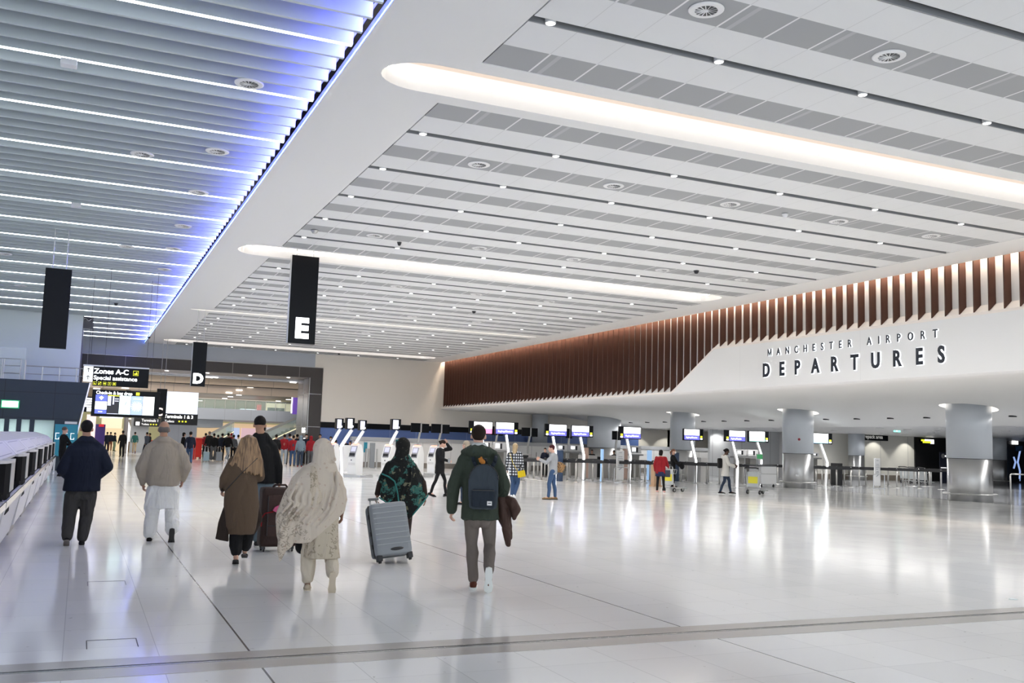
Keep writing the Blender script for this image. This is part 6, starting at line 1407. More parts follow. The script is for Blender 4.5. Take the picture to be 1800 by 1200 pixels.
SOLE_W = mat('sole_white', (0.72, 0.74, 0.72), 0.5); SOLE_D = mat('sole_dark', (0.02, 0.02, 0.02), 0.6)
C_NAVY = cloth('navy_fabric', (0.010, 0.014, 0.028)); C_BLACK = cloth('black_fabric', (0.010, 0.010, 0.011)); C_CHAR = cloth('charcoal_trousers', (0.050, 0.048, 0.046)); C_BEIGE = cloth('beige_jacket_cloth', (0.36, 0.31, 0.255)); C_WHITEC = cloth('white_cotton', (0.84, 0.84, 0.83))
C_KHAKI = cloth('khaki_trousers', (0.155, 0.13, 0.115)); C_OLIVE = cloth('dark_green_parka', (0.042, 0.054, 0.040)); C_JEAN = cloth('blue_denim', (0.045, 0.085, 0.17)); C_DJEAN = cloth('dark_denim', (0.03, 0.045, 0.075)); C_BROWNC = cloth('brown_knit', (0.115, 0.078, 0.052), sc=400, st=.4)
C_GREY = cloth('grey_jersey', (0.34, 0.35, 0.36)); C_RED = cloth('red_cloth', (0.26, 0.012, 0.018)); C_CREAM = cloth('cream_cloth', (0.60, 0.53, 0.43)); C_LDEN = cloth('grey_denim', (0.16, 0.21, 0.25)); C_MAROON = cloth('maroon_cloth', (0.12, 0.02, 0.03)); C_PARKAW = cloth('white_parka', (0.62, 0.61, 0.57))

# ---- man in the dark green parka with the backpack
F = Fig('man seen from behind in dark green parka and khaki trousers, brown coat over his arm', 845, 1035, 1.79, J=dict(head=(841, 768, .02), neck=(842, 787, 0), shoL=(814, 808, 0), elbL=(797, 855, -.04), wriL=(793, 897, .06), shoR=(871, 808, 0), elbR=(886, 855, -.03), wriR=(882, 882, .16), hipL=(829, 912, 0), kneeL=(829, 957, .04), ankL=(832, 1021, 0), hipR=(859, 912, 0), kneeR=(861, 958, .03), ankR=(859, 1003, -.22), pitchR=78), vox=.010, hs=1.0)
GREEN = F
F.body(SK['light'], (0.7, 0.9)); F.hair(M_HBR, 'short')
F.shoes(cloth('brown_shoe_leather', (0.11, 0.035, 0.02)), SOLE_W, w=1.1)
F.trousers(C_KHAKI, hip=.15, thigh=.088, knee=.066, cuff=.058, fold=.006)
def hood(b):
    nk = F.J['neck']
    b.ell(nk + V((0, -.09, -.055)), (.17, .085, .075)); b.ell(nk + V((0, -.05, -.02)), (.14, .09, .05))
    for sd in (-1, 1): b.ell(nk + V((sd * .12, -.03, -.06)), (.09, .08, .05))
F.top(C_OLIVE, hemz=F.P(845, 915).z, chest=.185, waist=.20, hemr=.215, dep=.14, sl=(.085, .076, .062), name='parka', fold=.011, extra=hood)
b = MB(); loft(b, [(F.J['neck'].z - .03, F.J['neck'].x, -.03, .105, .085), (F.J['neck'].z + .035, F.J['neck'].x, -.02, .085, .075), (F.J['neck'].z + .05, F.J['neck'].x, -.015, .06, .06)]); F.rm('fleece_collar', b, cloth('white_fleece', (0.62, 0.64, 0.62), sc=120, st=.8), fold=.004)
# backpack
def figthing(F, name, loc, label, cat):
    w = F.M @ V(loc); o = bpy.data.objects.new(name, None); C.objects.link(o); o.location = w; o.rotation_euler = (0, 0, F.rz); tag(o, label, cat); return o
bp = F.P(850, 855, -.22); t = figthing(F, 'backpack', (bp.x, bp.y, bp.z - .27), 'slate blue backpack worn by the man in the dark green parka', 'backpack')
b = MB(); cx_, cz_ = bp.x, bp.z
out = []
for i in range(13):
    a = PI * i / 12; out.append((math.cos(a) * .165, .08 + math.sin(a) * .17))
out += [(-.165, -.10), (-.150, -.23), (-.11, -.25), (.11, -.25), (.15, -.23), (.165, -.10)]
b.prism([(cx_ + x, bp.y - .055, cz_ + z) for x, z in out], (0, .15, 0)); o1 = F.rm('bag_body', b, cloth('slate_canvas', (0.048, 0.060, 0.074), sc=300, st=.3), vox=.009, sm=6, fold=.004, par=t)
b = MB(); b.box(cx_ - .125, cx_ + .125, bp.y - .10, bp.y - .03, cz_ - .225, cz_ - .03, .02); F.rm('front_pocket', b, cloth('slate_canvas_dark', (0.022, 0.030, 0.042), sc=300, st=.3), vox=.007, sm=3, fold=.002, par=t)
b = MB(); b.box(cx_ - .12, cx_ + .12, bp.y - .106, bp.y - .09, cz_ - .045, cz_ - .035); F.put('pocket_zip', b.mesh(), M_BIN, t, False)
b = MB(); P_ = [(cx_ + x * .98, bp.y - .063, cz_ + z * .98) for x, z in out[:13]]; b.tube(P_, .006, 6); F.put('top_zip', b.mesh(), M_BIN, t)
b = MB(); b.box(cx_ + .045, cx_ + .098, bp.y - .108, bp.y - .102, cz_ - .20, cz_ - .155); lb = F.put('woven_label', b.mesh(), mat('label_white', (.75, .75, .73), .6), t, False)
b = MB(); b.box(cx_ + .055, cx_ + .088, bp.y - .111, bp.y - .108, cz_ - .18, cz_ - .172); F.put('label_mark', b.mesh(), M_DARKMET, lb, False)
b = MB(); b.tube([(cx_ - .03, bp.y + .05, cz_ + .25), (cx_ - .02, bp.y + .03, cz_ + .30), (cx_ + .02, bp.y + .03, cz_ + .30), (cx_ + .03, bp.y + .05, cz_ + .25)], .010, 8); F.put('carry_loop', b.mesh(), M_BIN, t)
for sd in (-1, 1): b = MB(); chain(b, [V((cx_ + sd * .08, bp.y + .07, cz_ + .20)), V((cx_ + sd * .115, bp.y + .055, cz_ + .27)), V((cx_ + sd * .13, bp.y + .12, cz_ + .325))], [.022, .024, .022], 8); F.put('shoulder_strap', b.mesh(), cloth('slate_canvas_dark', (0.022, 0.030, 0.042)), t)
b = MB(); q = V((cx_ - .035, bp.y - .05, cz_ + .285)); b.ell(q, (.026, .02, .03)); b.ell(q + V((.02, 0, -.02)), (.028, .02, .03)); b.ell(q + V((-.02, -.01, .015)), (.014, .012, .012)); b.ell(q + V((.0, 0, .03)), (.012, .01, .012)); 
o = F.rm('plush_charm', b, cloth('ginger_plush', (0.42, 0.16, 0.03)), vox=.005, sm=2); o.parent = None; o.matrix_basis = Matrix.Identity(4)
o.data.transform(wloc(F.root)); vs = np_co(o.data); c_ = (vs.min(0) + vs.max(0)) / 2; o.data.transform(Matrix.Translation(-V(c_.tolist()))); o.location = c_.tolist(); tag(o, 'small ginger plush charm hanging at the top of the slate blue backpack', 'charm')
# brown coat over his forearm
def drape(F, name, rows, m, label=None, cat=None, par=None, thick=.012, fold=.01, seed=3, vox=.010):
    """cloth sheet through rows of points in the figure's frame, given real thickness"""
    n = len(rows[0]); bm = bmesh.new(); vv = [[bm.verts.new(p) for p in r] for r in rows]
    for r0, r1 in zip(vv, vv[1:]):
        for i in range(n - 1): bm.faces.new((r0[i], r0[i + 1], r1[i + 1], r1[i]))
    me = bpy.data.meshes.new('m'); bm.to_mesh(me); bm.free()
    o = bpy.data.objects.new('tmp', me); TS.collection.objects.link(o)
    s1 = o.modifiers.new('s', 'SUBSURF'); s1.levels = 3; s1.render_levels = 3; so = o.modifiers.new('t', 'SOLIDIFY'); so.thickness = thick; so.offset = 0
    TV.update(); out = bpy.data.meshes.new_from_object(o.evaluated_get(TV.depsgraph)); bpy.data.objects.remove(o)
    if fold: folds(out, fold, 1.0, seed)
    if label is None: return F.put(name, out, m, par)
    out.transform(F.M); o = link_mesh(name, out, m, None, True); tag(o, label, cat); return o
def rows_px(F, rows): return [[F.P(*p) for p in r] for r in rows]
M_COAT = cloth('brown_coat_cloth', (0.065, 0.036, 0.028), .6)
b = MB()
chain(b, [F.P(878, 868, .10), F.P(886, 880, .08), F.P(900, 885, .02), F.P(906, 897, .0), F.P(905, 912, .0)], [.05, .06, .06, .055, .03])
chain(b, [F.P(882, 878, .05), F.P(885, 905, .02), F.P(890, 932, 0), F.P(894, 957, 0)], [.05, .055, .05, .032])
chain(b, [F.P(888, 885, .10), F.P(893, 910, .06), F.P(898, 948, .05)], [.055, .05, .018])
chain(b, [F.P(878, 880, .06), F.P(877, 905, .05), F.P(884, 930, .05)], [.04, .035, .02])
me = remesh(b.b, .010, 3); folds(me, .018, 1.3, 5, .4); me.transform(F.M); tag(link_mesh('folded_coat', me, M_COAT, None, True), 'dark brown coat folded over the right arm of the man in the green parka', 'coat')

# ---- man in navy jacket
F = Fig('stocky man seen from behind in navy jacket and charcoal trousers, hands in his pockets', 132, 957, 1.78, J=dict(head=(152, 755, .02), neck=(152, 771, 0), shoL=(128, 790, 0), elbL=(112, 826, -.06), wriL=(124, 842, .16), shoR=(174, 790, 0), elbR=(186, 822, -.06), wriR=(172, 838, .16), hipL=(129, 868, 0), kneeL=(123, 908, .03), ankL=(119, 946, -.10), hipR=(155, 868, 0), kneeR=(150, 908, .05), ankR=(143, 950, 0), pitchL=38), vox=.012)
F.body(SK['tan'], (None, None)); F.hair(M_HBLK, 'short')
F.shoes(C_BLACK, mat('sole_tan', (0.16, 0.14, 0.12), .6), w=1.1); F.trousers(C_CHAR, hip=.195, thigh=.112, knee=.090, cuff=.076, fold=.014, cz=.075)
def coll(b): nk = F.J['neck']; loft(b, [(nk.z - .05, nk.x, -.03, .13, .10), (nk.z + .03, nk.x, -.025, .085, .085)])
F.top(C_NAVY, hemz=F.P(140, 864).z, chest=.235, waist=.24, hemr=.25, dep=.155, sl=(.092, .078, .06), fold=.011, extra=coll, neck=.08)
# ---- balding man in beige jacket
F = Fig('balding man seen from behind in beige blouson jacket over white tunic and trousers', 283, 950, 1.80, J=dict(head=(288.5, 756, .02), neck=(288, 771, 0), shoL=(264, 788, 0), elbL=(250, 824, -.02), wriL=(253, 850, .06), shoR=(314, 788, 0), elbR=(325, 822, -.02), wriR=(320, 845, .06), hipL=(272, 862, 0), kneeL=(268, 903, .04), ankL=(264, 942, 0), hipR=(300, 862, 0), kneeR=(301, 900, .03), ankR=(301, 934, -.20), pitchR=75), vox=.012)
F.body(SK['tan'], (0.8, 0.8)); 
b = MB(); b.ell(F.hb((0, -.045, .010)), (.080, .068, .062)); b.ell(F.hb((-.043, -.02, .002)), (.042, .06, .055)); b.ell(F.hb((.043, -.02, .002)), (.042, .06, .055)); F.rm('hair', b, M_HGREY, vox=.01, sm=2)
F.shoes(C_BLACK, SOLE_D, w=1.1); F.trousers(C_WHITEC, hip=.19, thigh=.12, knee=.10, cuff=.095, fold=.018, cz=.08)
b = MB(); c = F.P(287, 855); zb = F.P(287, 894).z
loft(b, [(zb, c.x + .0, -.02, .20, .12), ((c.z + zb) / 2, c.x, -.015, .215, .135), (c.z + .1, c.x, 0, .20, .13)]); F.rm('tunic', b, C_WHITEC, fold=.014)
F.top(C_BEIGE, hemz=F.P(285, 855).z, chest=.235, waist=.245, hemr=.21, dep=.155, sl=(.092, .085, .045), fold=.013, extra=lambda b: loft(b, [(F.J['neck'].z - .05, F.J['neck'].x, -.03, .13, .10), (F.J['neck'].z + .025, F.J['neck'].x, -.025, .08, .08)]))
b = MB(); zz = F.P(285, 801).z
for i in range(15): 
    pass
F_BEIGE = F
# ---- tall man in black jumper
F = Fig('tall man seen from behind in black jumper and grey-blue jeans, hand on the brown suitcase', 455, 960, 1.92, J=dict(head=(457, 748, .02), neck=(459, 765, 0), shoL=(437, 785, 0), elbL=(430, 830, 0), wriL=(428, 860, .05), shoR=(481, 785, 0), elbR=(489, 822, 0), wriR=(490, 850, -.02), hipL=(458, 862, 0), kneeL=(455, 905, .0), ankL=(452, 950, 0), hipR=(474, 862, 0), kneeR=(472, 905, .12), ankR=(472, 945, .20)), vox=.012)
F.body(SK['tan'], (0.6, 0.95)); F.hair(M_HBLK, 'fade'); F.shoes(cloth('grey_trainers', (.05, .05, .055)), SOLE_W, w=1.1); F.trousers(C_LDEN, fold=.01, hip=.15, thigh=.09)
F.top(C_BLACK, hemz=F.P(460, 850).z, chest=.165, waist=.15, hemr=.152, dep=.13, sl=(.072, .058, .042), name='jumper', fold=.007)
b = MB(); b.ell(F.hb((.07, .06, -.04)), (.02, .04, .045)); F.rm('face_mask', b, M_BIN, vox=.008)
# brown suitcase
def suitcase_soft(px, foot, label):
    g = at(px, foot, z=0); d = g.y; x, y = g.x, g.y; W_, H_ = .52, .80; t = empty('suitcase', (x, y, 0), label, 'suitcase'); z0 = .07
    M_S = cloth('brown_suitcase_nylon', (0.040, 0.022, 0.019), .6); Z = at(px, 857, y=y).z; H_ = Z - z0
    b = MB(); b.box(x - W_ / 2, x + W_ / 2, y, y + .32, z0, z0 + H_, .05); b.build('case_body', M_S, t, True)
    b = MB(); b.box(x - W_ / 2 + .07, x + W_ / 2 - .05, y - .03, y + .02, z0 + .15, z0 + H_ - .10, .02); pk = b.build('front_pocket', cloth('brown_suitcase_panel', (0.055, 0.030, 0.026), .6), t)
    b = MB(); b.tube([(x - W_ / 2 + .08, y - .034, z0 + .30), (x + W_ / 2 - .06, y - .034, z0 + .30)], .006, 6); b.tube([(x - W_ / 2 + .08, y - .034, z0 + .16), (x - W_ / 2 + .08, y - .034, z0 + H_ - .12)], .006, 6); b.build('pocket_zip', M_DARKMET, pk)
    b = MB(); b.tube([(x - .10, y + .12, z0 + H_), (x - .08, y + .12, z0 + H_ + .035), (x + .08, y + .12, z0 + H_ + .035), (x + .10, y + .12, z0 + H_)], .014, 8); b.build('top_handle', M_S, t, True)
    for sx in (-1, 1): b = MB(); b.cyl((x + sx * .2 - .012, y + .05, .035), (x + sx * .2 + .012, y + .05, .035), .035, n=14); b.box(x + sx * .2 - .02, x + sx * .2 + .02, y + .02, y + .1, .04, .09); b.build('castor', M_BIN, t)
    for sx in (-1, 1): b = MB(); b.cyl((x + sx * .2 - .012, y + .26, .035), (x + sx * .2 + .012, y + .26, .035), .035, n=14); b.box(x + sx * .2 - .02, x + sx * .2 + .02, y + .22, y + .3, .04, .09); b.build('castor', M_BIN, t)
    b = MB(); P = [at(a, c, y=y - .05) for a, c in ((459, 925), (460, 910), (466, 902), (481, 899))]; b.tube(P, .008, 6); b.build('red_strap', C_RED, t, True)
    b = MB(); b.prism([at(a, c, y=y - .09) for a, c in ((480, 897), (484, 891), (492, 887), (500, 890), (500, 902), (490, 903))], (0, .05, 0)); tg = b.build('pink_tag', mat('tag_pink', (.55, .08, .20), .5), t)
suitcase_soft(489, 970, 'large dark brown soft suitcase with a red strap, between the black jumper and cream shawl')
# ---- woman with long honey hair and long brown cardigan
F = Fig('woman seen from behind with long honey-brown hair, long brown knitted coat and flip-flops', 420, 990, 1.72, J=dict(head=(437, 782, .02), neck=(435, 800, 0), shoL=(412, 812, 0), elbL=(396, 842, -.04), wriL=(392, 860, .10), shoR=(452, 812, 0), elbR=(456, 840, .02), wriR=(448, 845, .20), hipL=(414, 885, 0), kneeL=(416, 930, .06), ankL=(415, 978, -.05), hipR=(438, 885, 0), kneeR=(436, 930, .1), ankR=(430, 972, .2), pitchL=25), vox=.011)
F.body(SK['light'], (0.8, 0.6)); F.trousers(C_BLACK, hip=.17, thigh=.11, knee=.095, cuff=.085, fold=.012, cz=.12)
for q in 'LR':
    fw, up = F.footaxes(q); a = F.J['ank' + q]; b = MB(); bs = a - up * .078; pts = [(-.035, -.08), (-.04, .05), (-.045, .13), (0, .17), (.045, .13), (.04, .05), (.035, -.08)]
    b.prism([bs + V((x, 0, 0)) + fw * y for x, y in pts], up * .018); fo = F.put('flip_flop', b.mesh(), SOLE_D, None, False); b = MB(); b.tube([bs + V((-.035, 0, 0)) + fw * .03 + up * .03, bs + fw * .12 + up * .04, bs + V((.035, 0, 0)) + fw * .03 + up * .03], .006, 6); F.put('thong_strap', b.mesh(), SOLE_D, fo)
b = MB(); ch = (F.J['shoL'] + F.J['shoR']) / 2
def lp(F, pts, dep=.13, cy=-.01):
    """loft from left/right silhouette pixels: (y, xl, xr)"""
    out = []
    for it in pts:
        py, xl, xr = it[:3]; d_ = it[3] if len(it) > 3 else dep; a_ = F.P(xl, py); c_ = F.P(xr, py); out.append(((a_.z + c_.z) / 2, (a_.x + c_.x) / 2, it[4] if len(it) > 4 else cy, abs(c_.x - a_.x) / 2, d_))
    return out
loft(b, lp(F, [(939, 400, 446, .13), (925, 396, 450, .15), (890, 394, 455, .165), (860, 396, 453, .155), (835, 399, 450, .14), (815, 400, 458, .125), (803, 410, 452, .09), (797, 425, 448, .07)]))
for q, sd in (('L', -1), ('R', 1)): chain(b, [ch + V((sd * .06, -.01, -.02)), F.J['sho' + q], F.J['elb' + q], F.J['wri' + q]], [.07, .075, .065, .045])
F.rm('knitted_coat', b, C_BROWNC, fold=.008)
b = MB(); b.prism([F.P(400, 885, -.06), F.P(403, 952, -.08), F.P(380, 946, -.05), F.P(385, 920, -.05), F.P(394, 893, -.04)], (0, .07, 0)); F.rm('coat_vent_flap', b, cloth('brown_knit_inside', (0.035, 0.025, 0.02)), vox=.01, sm=4, fold=.008)
b = MB(); chain(b, [F.P(446, 885, .06), F.P(452, 915, .08), F.P(440, 942, .08)], [.06, .06, .05]); F.rm('coat_front_edge', b, cloth('brown_knit_inside', (0.035, 0.025, 0.02)), vox=.012, sm=4, fold=.008)
# long hair, falling in a wide sheet of locks
b = MB(); b.ell(F.hb((0, -.02, .03)), (.092, .105, .095)); b.ell(F.hb((0, -.03, -.02)), (.10, .09, .10))
rnd = random.Random(4)
for i in range(26):
    u = i / 25; a0 = F.P(427 + 20 * u, 772 + 3 * abs(u - .5), -.09 + .05 * abs(u - .5)); m1 = F.P(418 + 36 * u, 795, -.12 + .06 * abs(2 * u - 1)); m2 = F.P(411 + 47 * u, 812, -.135 + .05 * abs(2 * u - 1)); e = F.P(405 + 55 * u + rnd.uniform(-1, 1), (822 + 16 * u if u > .55 else 832 - 26 * abs(u - .5)) + rnd.uniform(-3, 3), -.15 + .05 * abs(2 * u - 1))
    chain(b, [a0, m1, m2, e], [.030, .028, .024, .008], 8)
F.rm('hair', b, M_HBLOND, vox=.008, sm=1, fold=.003, sc=3)
w_ = F.M @ F.P(391, 862, .08); b = MB(); b.obox(w_, (.012, .07, .12), (R_(70), 0, F.rz), .004); tag(b.build('mobile_phone', M_BLACK), 'dark phone in the left hand of the woman with long honey-brown hair', 'phone')
b = MB(); b.tube([F.P(452, 806, -.12), F.P(425, 832, -.17), F.P(398, 862, -.12)], .005, 6); F.put('bag_strap', b.mesh(), M_BIN)

# ---- woman in the cream shawl
def shawl_mat(name, base, spots, dark, sc=9.0, zs=None):
    m = mat(name, base, .85, spec=.2); k = NT(m)
    vo = k.n('ShaderNodeTexVoronoi'); vo.inputs['Scale'].default_value = sc; k.l(k.tc.outputs['Object'], vo.inputs['Vector'])
    n1 = k.noise(26, 4); fl = k.math('LESS_THAN', k.math('ADD', vo.outputs['Distance'], k.math('MULTIPLY', n1, .55)), .46)
    c = k.mix(k.math('MULTIPLY', fl, .35), base, spots)
    if zs is not None:   # patterned border part of the cloth, picked by place on the body
        x, y, z = k.xyz(); mk = k.math('GREATER_THAN', k.math('ADD', k.math('MULTIPLY', x, zs[0]), k.math('ADD', k.math('MULTIPLY', z, zs[1]), zs[2])), 0)
        v2 = k.n('ShaderNodeTexVoronoi'); v2.inputs['Scale'].default_value = 11; k.l(k.tc.outputs['Object'], v2.inputs['Vector']); rg = k.math('SINE', k.math('MULTIPLY', v2.outputs['Distance'], 26))
        pt = k.math('MULTIPLY', k.math('GREATER_THAN', k.math('ADD', k.math('MULTIPLY', rg, 0.25), k.math('MULTIPLY', k.noise(24, 5), 3.6)), 1.98), mk); pt = k.math('MULTIPLY', pt, k.math('GREATER_THAN', k.noise(4.5, 3), .49)); c = k.mix(k.math('MULTIPLY', pt, .5), c, dark)
    bu = k.n('ShaderNodeBump'); bu.inputs['Strength'].default_value = .2; bu.inputs['Distance'].default_value = .004; k.l(k.noise(160, 2), bu.inputs['Height']); k.l(bu.outputs[0], k.b.inputs['Normal'])
    wrinkle(k, bu, 0.6, 0.04, (7.0, 5.0, 1.6))
    k.l(c, k.b.inputs['Base Color']); return m
F = Fig('woman seen from behind wrapped in a cream floral shawl over patterned cream clothes', 560, 1036, 1.64, J=dict(head=(567, 795, .02), neck=(566, 818, 0), shoL=(532, 842, 0), elbL=(512, 880, .02), wriL=(520, 915, .16), shoR=(592, 842, 0), elbR=(602, 880, -.02), wriR=(601, 903, .05), hipL=(548, 935, 0), kneeL=(543, 980, .05), ankL=(541, 1024, 0), hipR=(578, 935, 0), kneeR=(582, 982, .04), ankR=(584, 1009, -.20), pitchR=72), vox=.010)
F.body(SK['brown'], (.8, .5)); F.shoes(cloth('beige_shoe', (.50, .42, .32)), mat('sole_beige', (.55, .47, .36), .6), w=1.05, low=True)
F.trousers(C_CREAM, hip=.16, thigh=.10, knee=.082, cuff=.074, fold=.016, cz=.09)
KM = shawl_mat('cream_tunic_pattern', (0.52, 0.45, 0.35), (0.30, 0.24, 0.17), (0.15, 0.115, 0.075), 12, (0, -1, 5))
b = MB(); loft(b, lp(F, [(981, 534, 598, .15), (960, 536, 596, .15), (930, 536, 596, .15), (890, 530, 598, .14), (845, 525, 598, .12), (825, 545, 590, .08)])); F.rm('tunic', b, KM, fold=.016, sc=.9, down=.3)
chr_ = (F.J['shoL'] + F.J['shoR']) / 2
SH = shawl_mat('cream_shawl_cloth', (0.60, 0.52, 0.43), (0.40, 0.22, 0.16), (0.17, 0.135, 0.095), 15, (-1, -.55, .20))
# shawl: head, shoulders, then sweeping down to the left
b = MB(); b.ell(F.hb((0, -.02, .03)), (.108, .120, .120)); chain(b, [F.hb((0, -.03, -.02)), F.J['neck'] + V((0, -.02, .0))], [.100, .110])
loft(b, lp(F, [(952, 512, 566, .12), (935, 500, 590, .16), (905, 495, 605, .18), (880, 500, 610, .185), (860, 506, 609, .18), (842, 513, 600, .165), (828, 526, 592, .13), (815, 545, 588, .10)], cy=-.02))
for q, sd in (('L', -1), ('R', 1)): cap(b, F.J['sho' + q] - V((sd * .03, 0, .02)), .095, F.J['elb' + q] + V((-sd * .03, 0, .0)), .085)
chain(b, [F.P(515, 870, -.02), F.P(503, 905, -.05), F.P(500, 940, -.05), F.P(499, 962, -.04), F.P(495, 980, -.03)], [.09, .10, .085, .05, .012])
chain(b, [F.P(525, 890, -.06), F.P(515, 925, -.07), F.P(508, 955, -.06)], [.09, .08, .05])
for i in range(8):     # long folds of the cloth, sweeping from the right shoulder down to the left
    sx_ = 592 - 9 * i; chain(b, [F.P(sx_, 832 + i, -.125), F.P(sx_ + 2 - 3 * i, 862 + 2 * i, -.190), F.P(584 - 10 * i, 895 - 2 * i, -.203), F.P(558 - 9 * i, 925 - 3 * i, -.188)], [.012, .022, .024, .012], 8)
for i in range(5): chain(b, [F.hb((-.06 + .035 * i, -.07, .125)), F.hb((.0 + .03 * i, -.135, .03)), F.hb((.03 + .028 * i, -.125 + .01 * i, -.09))], [.008, .015, .012], 8)
for i in range(4): chain(b, [F.P(520 - 4 * i, 880 + 6 * i, -.13), F.P(508 - 4 * i, 915 + 4 * i, -.155), F.P(502 - 2 * i, 950, -.12)], [.012, .02, .010], 8)
SHW = F.rm('shawl', b, SH, vox=.009, sm=3, fold=.020, sc=.8)
# cut the slanting hem: remove everything below the diagonal on the right side
bm = bmesh.new(); bm.from_mesh(SHW.data); Mi = wloc(SHW).inverted(); 
def cut(bm, p, n, cond=None):
    g = [v for v in bm.verts] + [e for e in bm.edges] + [f for f in bm.faces]
    bmesh.ops.bisect_plane(bm, geom=g, plane_co=p, plane_no=n, clear_outer=True)
A_, B_ = F.P(528, 968), F.P(606, 900); d_ = (B_ - A_).normalized(); nrm_ = V((d_.z, 0, -d_.x)).normalized()
cut(bm, A_, nrm_); bmesh.ops.holes_fill(bm, edges=[e for e in bm.edges if e.is_boundary]); bm.to_mesh(SHW.data); bm.free()
b = MB(); chain(b, [F.P(505, 905, -.10), F.P(500, 940, -.10), F.P(497, 965, -.08), F.P(494, 984, -.06)], [.055, .06, .05, .01]); chain(b, [F.P(516, 910, -.10), F.P(514, 938, -.10), F.P(508, 962, -.08)], [.05, .055, .02]); F.rm('shawl_end', b, SH, vox=.009, sm=3, fold=.012)
# folded scarf end hanging over the left shoulder
drape(F, 'scarf_panel', rows_px(F, [[(537, 822, -.05), (546, 820, -.11), (556, 820, -.13)], [(537, 840, -.13), (546, 838, -.19), (558, 838, -.19)], [(539, 865, -.17), (549, 865, -.22), (562, 862, -.21)], [(538, 884, -.18), (551, 890, -.22), (570, 880, -.21)]]), shawl_mat('scarf_panel_cloth', (0.58, 0.49, 0.38), (0.25, 0.19, 0.12), (0.2, 0.16, 0.1), 17, (0, -1, 5)), thick=.012, fold=.006)
for (pa_, pb_, r_) in ():
    p0 = F.P(*pa_, -.10); p1 = F.P(*pb_, -.13); b = MB(); mid = (p0 + p1) / 2 + V((.0, -.035, 0)); chain(b, [p0, mid, p1], [r_ * .5, r_, r_ * .6], 8); F.rm('scarf_fold', b, SH, vox=.007, sm=2)
w_ = F.M @ F.P(531, 962, .10); b = MB(); b.ell((0, 0, 0), (.075, .05, .085)); o = link_mesh('handbag', b.mesh(), C_BLACK, None, True, keep=True); o.location = w_; tag(o, 'small black handbag peeking out under the cream shawl hem', 'handbag')

# ---- woman in the green patterned shawl
def green_mat(name, z0=0):
    m = mat(name, (0.03, 0.10, 0.09), .8, spec=.2); k = NT(m); n1 = k.noise(5, 4); n2 = k.noise(17, 4); vo = k.n('ShaderNodeTexVoronoi'); vo.inputs['Scale'].default_value = 11; k.l(k.tc.outputs['Object'], vo.inputs['Vector'])
    c = k.mix(k.math('GREATER_THAN', n1, .47), (0.040, 0.13, 0.11), (0.012, 0.014, 0.014)); c = k.mix(k.math('MULTIPLY', k.math('GREATER_THAN', k.math('ADD', n2, k.math('MULTIPLY', vo.outputs['Distance'], -.3)), .50), .85), c, (0.17, 0.17, 0.11)); c = k.mix(k.math('LESS_THAN', k.math('ABSOLUTE', k.math('SUBTRACT', n2, .44)), .03), c, (0.01, 0.011, 0.011))
    wrinkle(k, None, 0.6); k.l(c, k.b.inputs['Base Color']); return m
GS = green_mat('green_shawl_cloth')
gy = at(690, 988, z=0).y + 1.1; g = at(700, 978, z=0); fy = floor_pt(702, g.y)[1]
F = Fig('woman in black and green patterned shawl and headscarf, pulling the grey suitcase', 702, 974, 1.70, J=dict(head=(708, 787, .02), neck=(705, 805, 0), shoL=(683, 818, 0), elbL=(669, 850, .0), wriL=(664, 871, -.10), shoR=(726, 818, 0), elbR=(743, 850, .0), wriR=(746, 872, -.03), hipL=(693, 890, 0), kneeL=(690, 930, .05), ankL=(686, 966, 0), hipR=(715, 890, 0), kneeR=(712, 930, .0), ankR=(708, 968, -.1)), vox=.010, headyaw=12)
F.body(SK['brown'], (.9, .5)); F.shoes(C_BLACK, SOLE_D); F.trousers(cloth('dark_brown_print', (.035, .022, .018)), hip=.16, thigh=.10, knee=.09, cuff=.08, fold=.01)
b = MB(); loft(b, lp(F, [(916, 680, 722, .13), (890, 678, 724, .14), (850, 680, 728, .14), (815, 690, 720, .09)])); F.rm('dress', b, cloth('dark_brown_print', (.035, .022, .018)), fold=.014)
b = MB(); b.ell(F.hb((0, -.015, .03)), (.108, .118, .118)); chain(b, [F.hb((0, -.03, -.03)), F.J['neck'] + V((0, -.02, -.01))], [.10, .105])
F.rm('headscarf', b, shawl_mat('black_headscarf_cloth', (0.014, 0.014, 0.013), (0.10, 0.10, 0.075), (0.02, .1, .09), 22), vox=.009, fold=.007)
b = MB(); chain(b, [F.hb((-.09, .06, .04)), F.hb((-.098, .0, .10)), F.hb((-.085, -.05, .10))], [.012, .015, .01], 8); F.rm('scarf_green_edge', b, cloth('teal_cloth', (0.04, .20, .18)), vox=.007)
b = MB(); loft(b, lp(F, [(888, 676, 738, .16), (872, 672, 745, .185), (850, 672, 744, .185), (832, 676, 737, .17), (816, 682, 730, .145), (804, 692, 722, .10), (798, 698, 716, .08)], cy=-.02))
for q, sd in (('L', -1), ('R', 1)): cap(b, F.J['sho' + q] - V((sd * .03, 0, .02)), .085, F.J['elb' + q] + V((-sd * .02, 0, .0)), .07)
for i in range(6): chain(b, [F.P(724 - 8 * i, 812, -.14), F.P(722 - 9 * i, 840, -.20), F.P(716 - 9 * i, 868, -.205)], [.010, .018, .014], 8)
o = F.rm('shawl', b, GS, vox=.009, fold=.012, sc=.9)
bm = bmesh.new(); bm.from_mesh(o.data)
for A_, B_ in ((F.P(664, 872), F.P(722, 905)), (F.P(716, 912), F.P(756, 872))):
    d_ = (B_ - A_).normalized(); cut(bm, A_, V((d_.z, 0, -d_.x)).normalized())
bmesh.ops.holes_fill(bm, edges=[e for e in bm.edges if e.is_boundary]); bm.to_mesh(o.data); bm.free()
C_TEAL = cloth('teal_cloth', (0.04, .20, .18))
